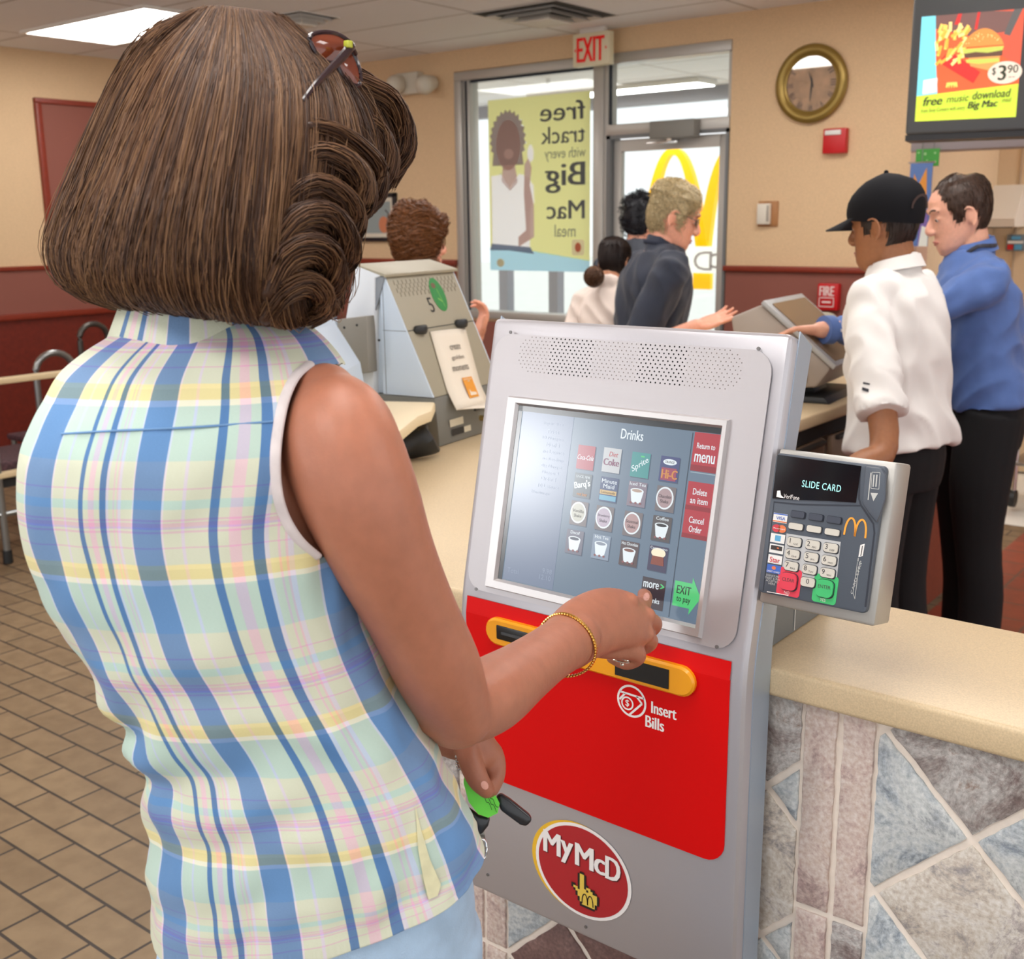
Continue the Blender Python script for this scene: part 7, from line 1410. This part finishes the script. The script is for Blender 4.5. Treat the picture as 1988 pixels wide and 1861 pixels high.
# loose flyaway hairs
fb = MB(); fl = []
for k in range(150):
    a = rg.uniform(0, NA); t0 = rg.uniform(0, NT*.6); L = rg.uniform(.25, .6)*NT; ou = rg.uniform(.006, .02); pth = []
    for j in range(10):
        t = j/9; tt = min(NT-1, t0+L*t); p = hsv_(a+rg.normal(0, .03)+t*2*math.sin(k), tt); c = cenH[int(tt)]; o = (p-c)/np.linalg.norm(p-c); pth.append(p+o*ou*math.sin(PI*t*.8))
    fl.append(pth)
strands(fb, fl, .0004, HL); fb.build('flyaway_strands', None, hair, angle=180)
# ------------------------------------------------------------------ sunglasses on her head
t = thing('sunglasses', 'brown tinted sunglasses pushed up on the plaid shirted woman\'s hair', 'sunglasses', at(650, 115, .97)); fm_ = mat('frame_plum', (44, 26, 32), .2, coat=.5)
LN = mat('lens_brown', (120, 56, 34), .08, spec=.7)
def lens(pl, d, bulge):
    c = np.mean(pl, axis=0); W0 = [at(x, y, d+((x-c[0])*bulge)) for x, y in pl]; q = crs(np.array(W0), 4, True); MB().tube(q, [.0022]*len(q), seg=8, closed=True).build('rim', fm_, t)
    cw = np.mean(q, axis=0)-FW*.004; n = len(q); b = MB(); b.add(list(q)+list(q*.5+cw*.5-FW*.0015)+[cw], [(i, (i+1) % n, n+(i+1) % n, n+i) for i in range(n)]+[(n+i, n+(i+1) % n, 2*n) for i in range(n)]); o = b.build('lens', LN, t, angle=90); return o
lens([(601, 74), (622, 63), (654, 66), (680, 84), (678, 100), (650, 122), (620, 112)], .968, .0004); lens([(652, 108), (676, 92), (692, 118), (700, 150), (694, 167), (676, 158), (660, 138)], .985, .0004)
MB().tube([at(684, 86, .964), at(668, 106, .955), at(640, 136, .937), at(612, 166, .918), at(590, 196, .905)], [(.0045, .0018), (.0042, .0018), (.0035, .0016), (.003, .0016), (.0028, .0016)], seg=8, sub=4, up=UP).build('temple_arm', fm_, t)
MB().box(at(676, 86, .958)-.003, at(676, 86, .958)+.003, bevel=.001).build('hinge_badge', mat('badge_lime', (186, 190, 60), .3), t)
MB().tube([at(676, 90, .97), at(684, 92, .976), at(690, 104, .984)], [.0022]*3, seg=8, sub=3).build('bridge', fm_, t)
# ------------------------------------------------------------------ keys in the left hand
t = thing('key_bunch', 'bunch of keys with a neon green tag and black fob in the left hand', 'keys', at(940, 1580, 1.16)); D = 1.165
tg = [(903, 1478), (918, 1500), (938, 1528), (962, 1544), (970, 1560), (966, 1578), (948, 1587), (928, 1580), (910, 1556), (900, 1520)]
def slab2(pl, d, th, nm, m, par, slope=0.0, bev=0):
    c = np.mean(pl, axis=0); f = [at(x, y, d+(x-c[0])*slope) for x, y in pl]; n = len(f); b = MB(); b.add(f+[p+FW*th for p in f], [tuple(range(n)), tuple(range(n, 2*n))[::-1]]+[(i, n+i, n+(i+1) % n, (i+1) % n) for i in range(n)]); o = b.build(nm, m, par)
    if bev: md = o.modifiers.new('b', 'BEVEL'); md.width = bev; md.segments = 3; bake(o, []); o.data.set_sharp_from_angle(angle=.7)
    return o
tgo = slab2(tg, D, .002, 'green_tag', mat('tag_green', (116, 236, 76), .45, emit=.06), t); b = MB(); ink = mat('tag_ink', (40, 90, 40), .6)
for k in range(3):
    pts = [(908+k*9+j*5.2, 1500+k*4+j*7.6+(3.2 if j % 2 else -2.4)) for j in range(10)]; pts = [p for p in pts if p[1] < 1578]; q = [at(x, y, D-.0012) for x, y in pts]; b.tube(q, [.00035]*len(q), seg=4, sub=3)
b.build('handwriting', ink, tgo); FB = mat('fob_black', (30, 32, 38), .3, coat=.3)
slab2([(962, 1548), (972, 1541), (990, 1552), (1030, 1584), (1033, 1594), (1022, 1605), (1010, 1602), (972, 1574)], D+.02, .010, 'car_fob', FB, t, 0, .003); slab2([(906, 1566), (930, 1584), (952, 1588), (948, 1604), (934, 1622), (922, 1616), (910, 1590)], D+.004, .009, 'key_head', FB, t, 0, .003)
slab2([(930, 1614), (940, 1612), (944, 1640), (942, 1664), (934, 1670)], D+.006, .002, 'key_blade', mat('key_steel', (150, 146, 138), .3, metal=.9), t); rr = [at(936+9*math.cos(a), 1648+20*math.sin(a), D) for a in np.linspace(0, 2*PI, 20, endpoint=False)]; MB().tube(rr, [.0013]*20, seg=8, closed=True).build('split_ring', MATS['chrome'], t)
rr = [at(892+6*math.cos(a), 1468+24*math.sin(a), D-.004) for a in np.linspace(0, 2*PI, 20, endpoint=False)]; b = MB(); 
for k, p in enumerate(rr): b.ball(p, .0018, seg=8, rings=6)
b.build('bead_chain', MATS['chrome'], t)
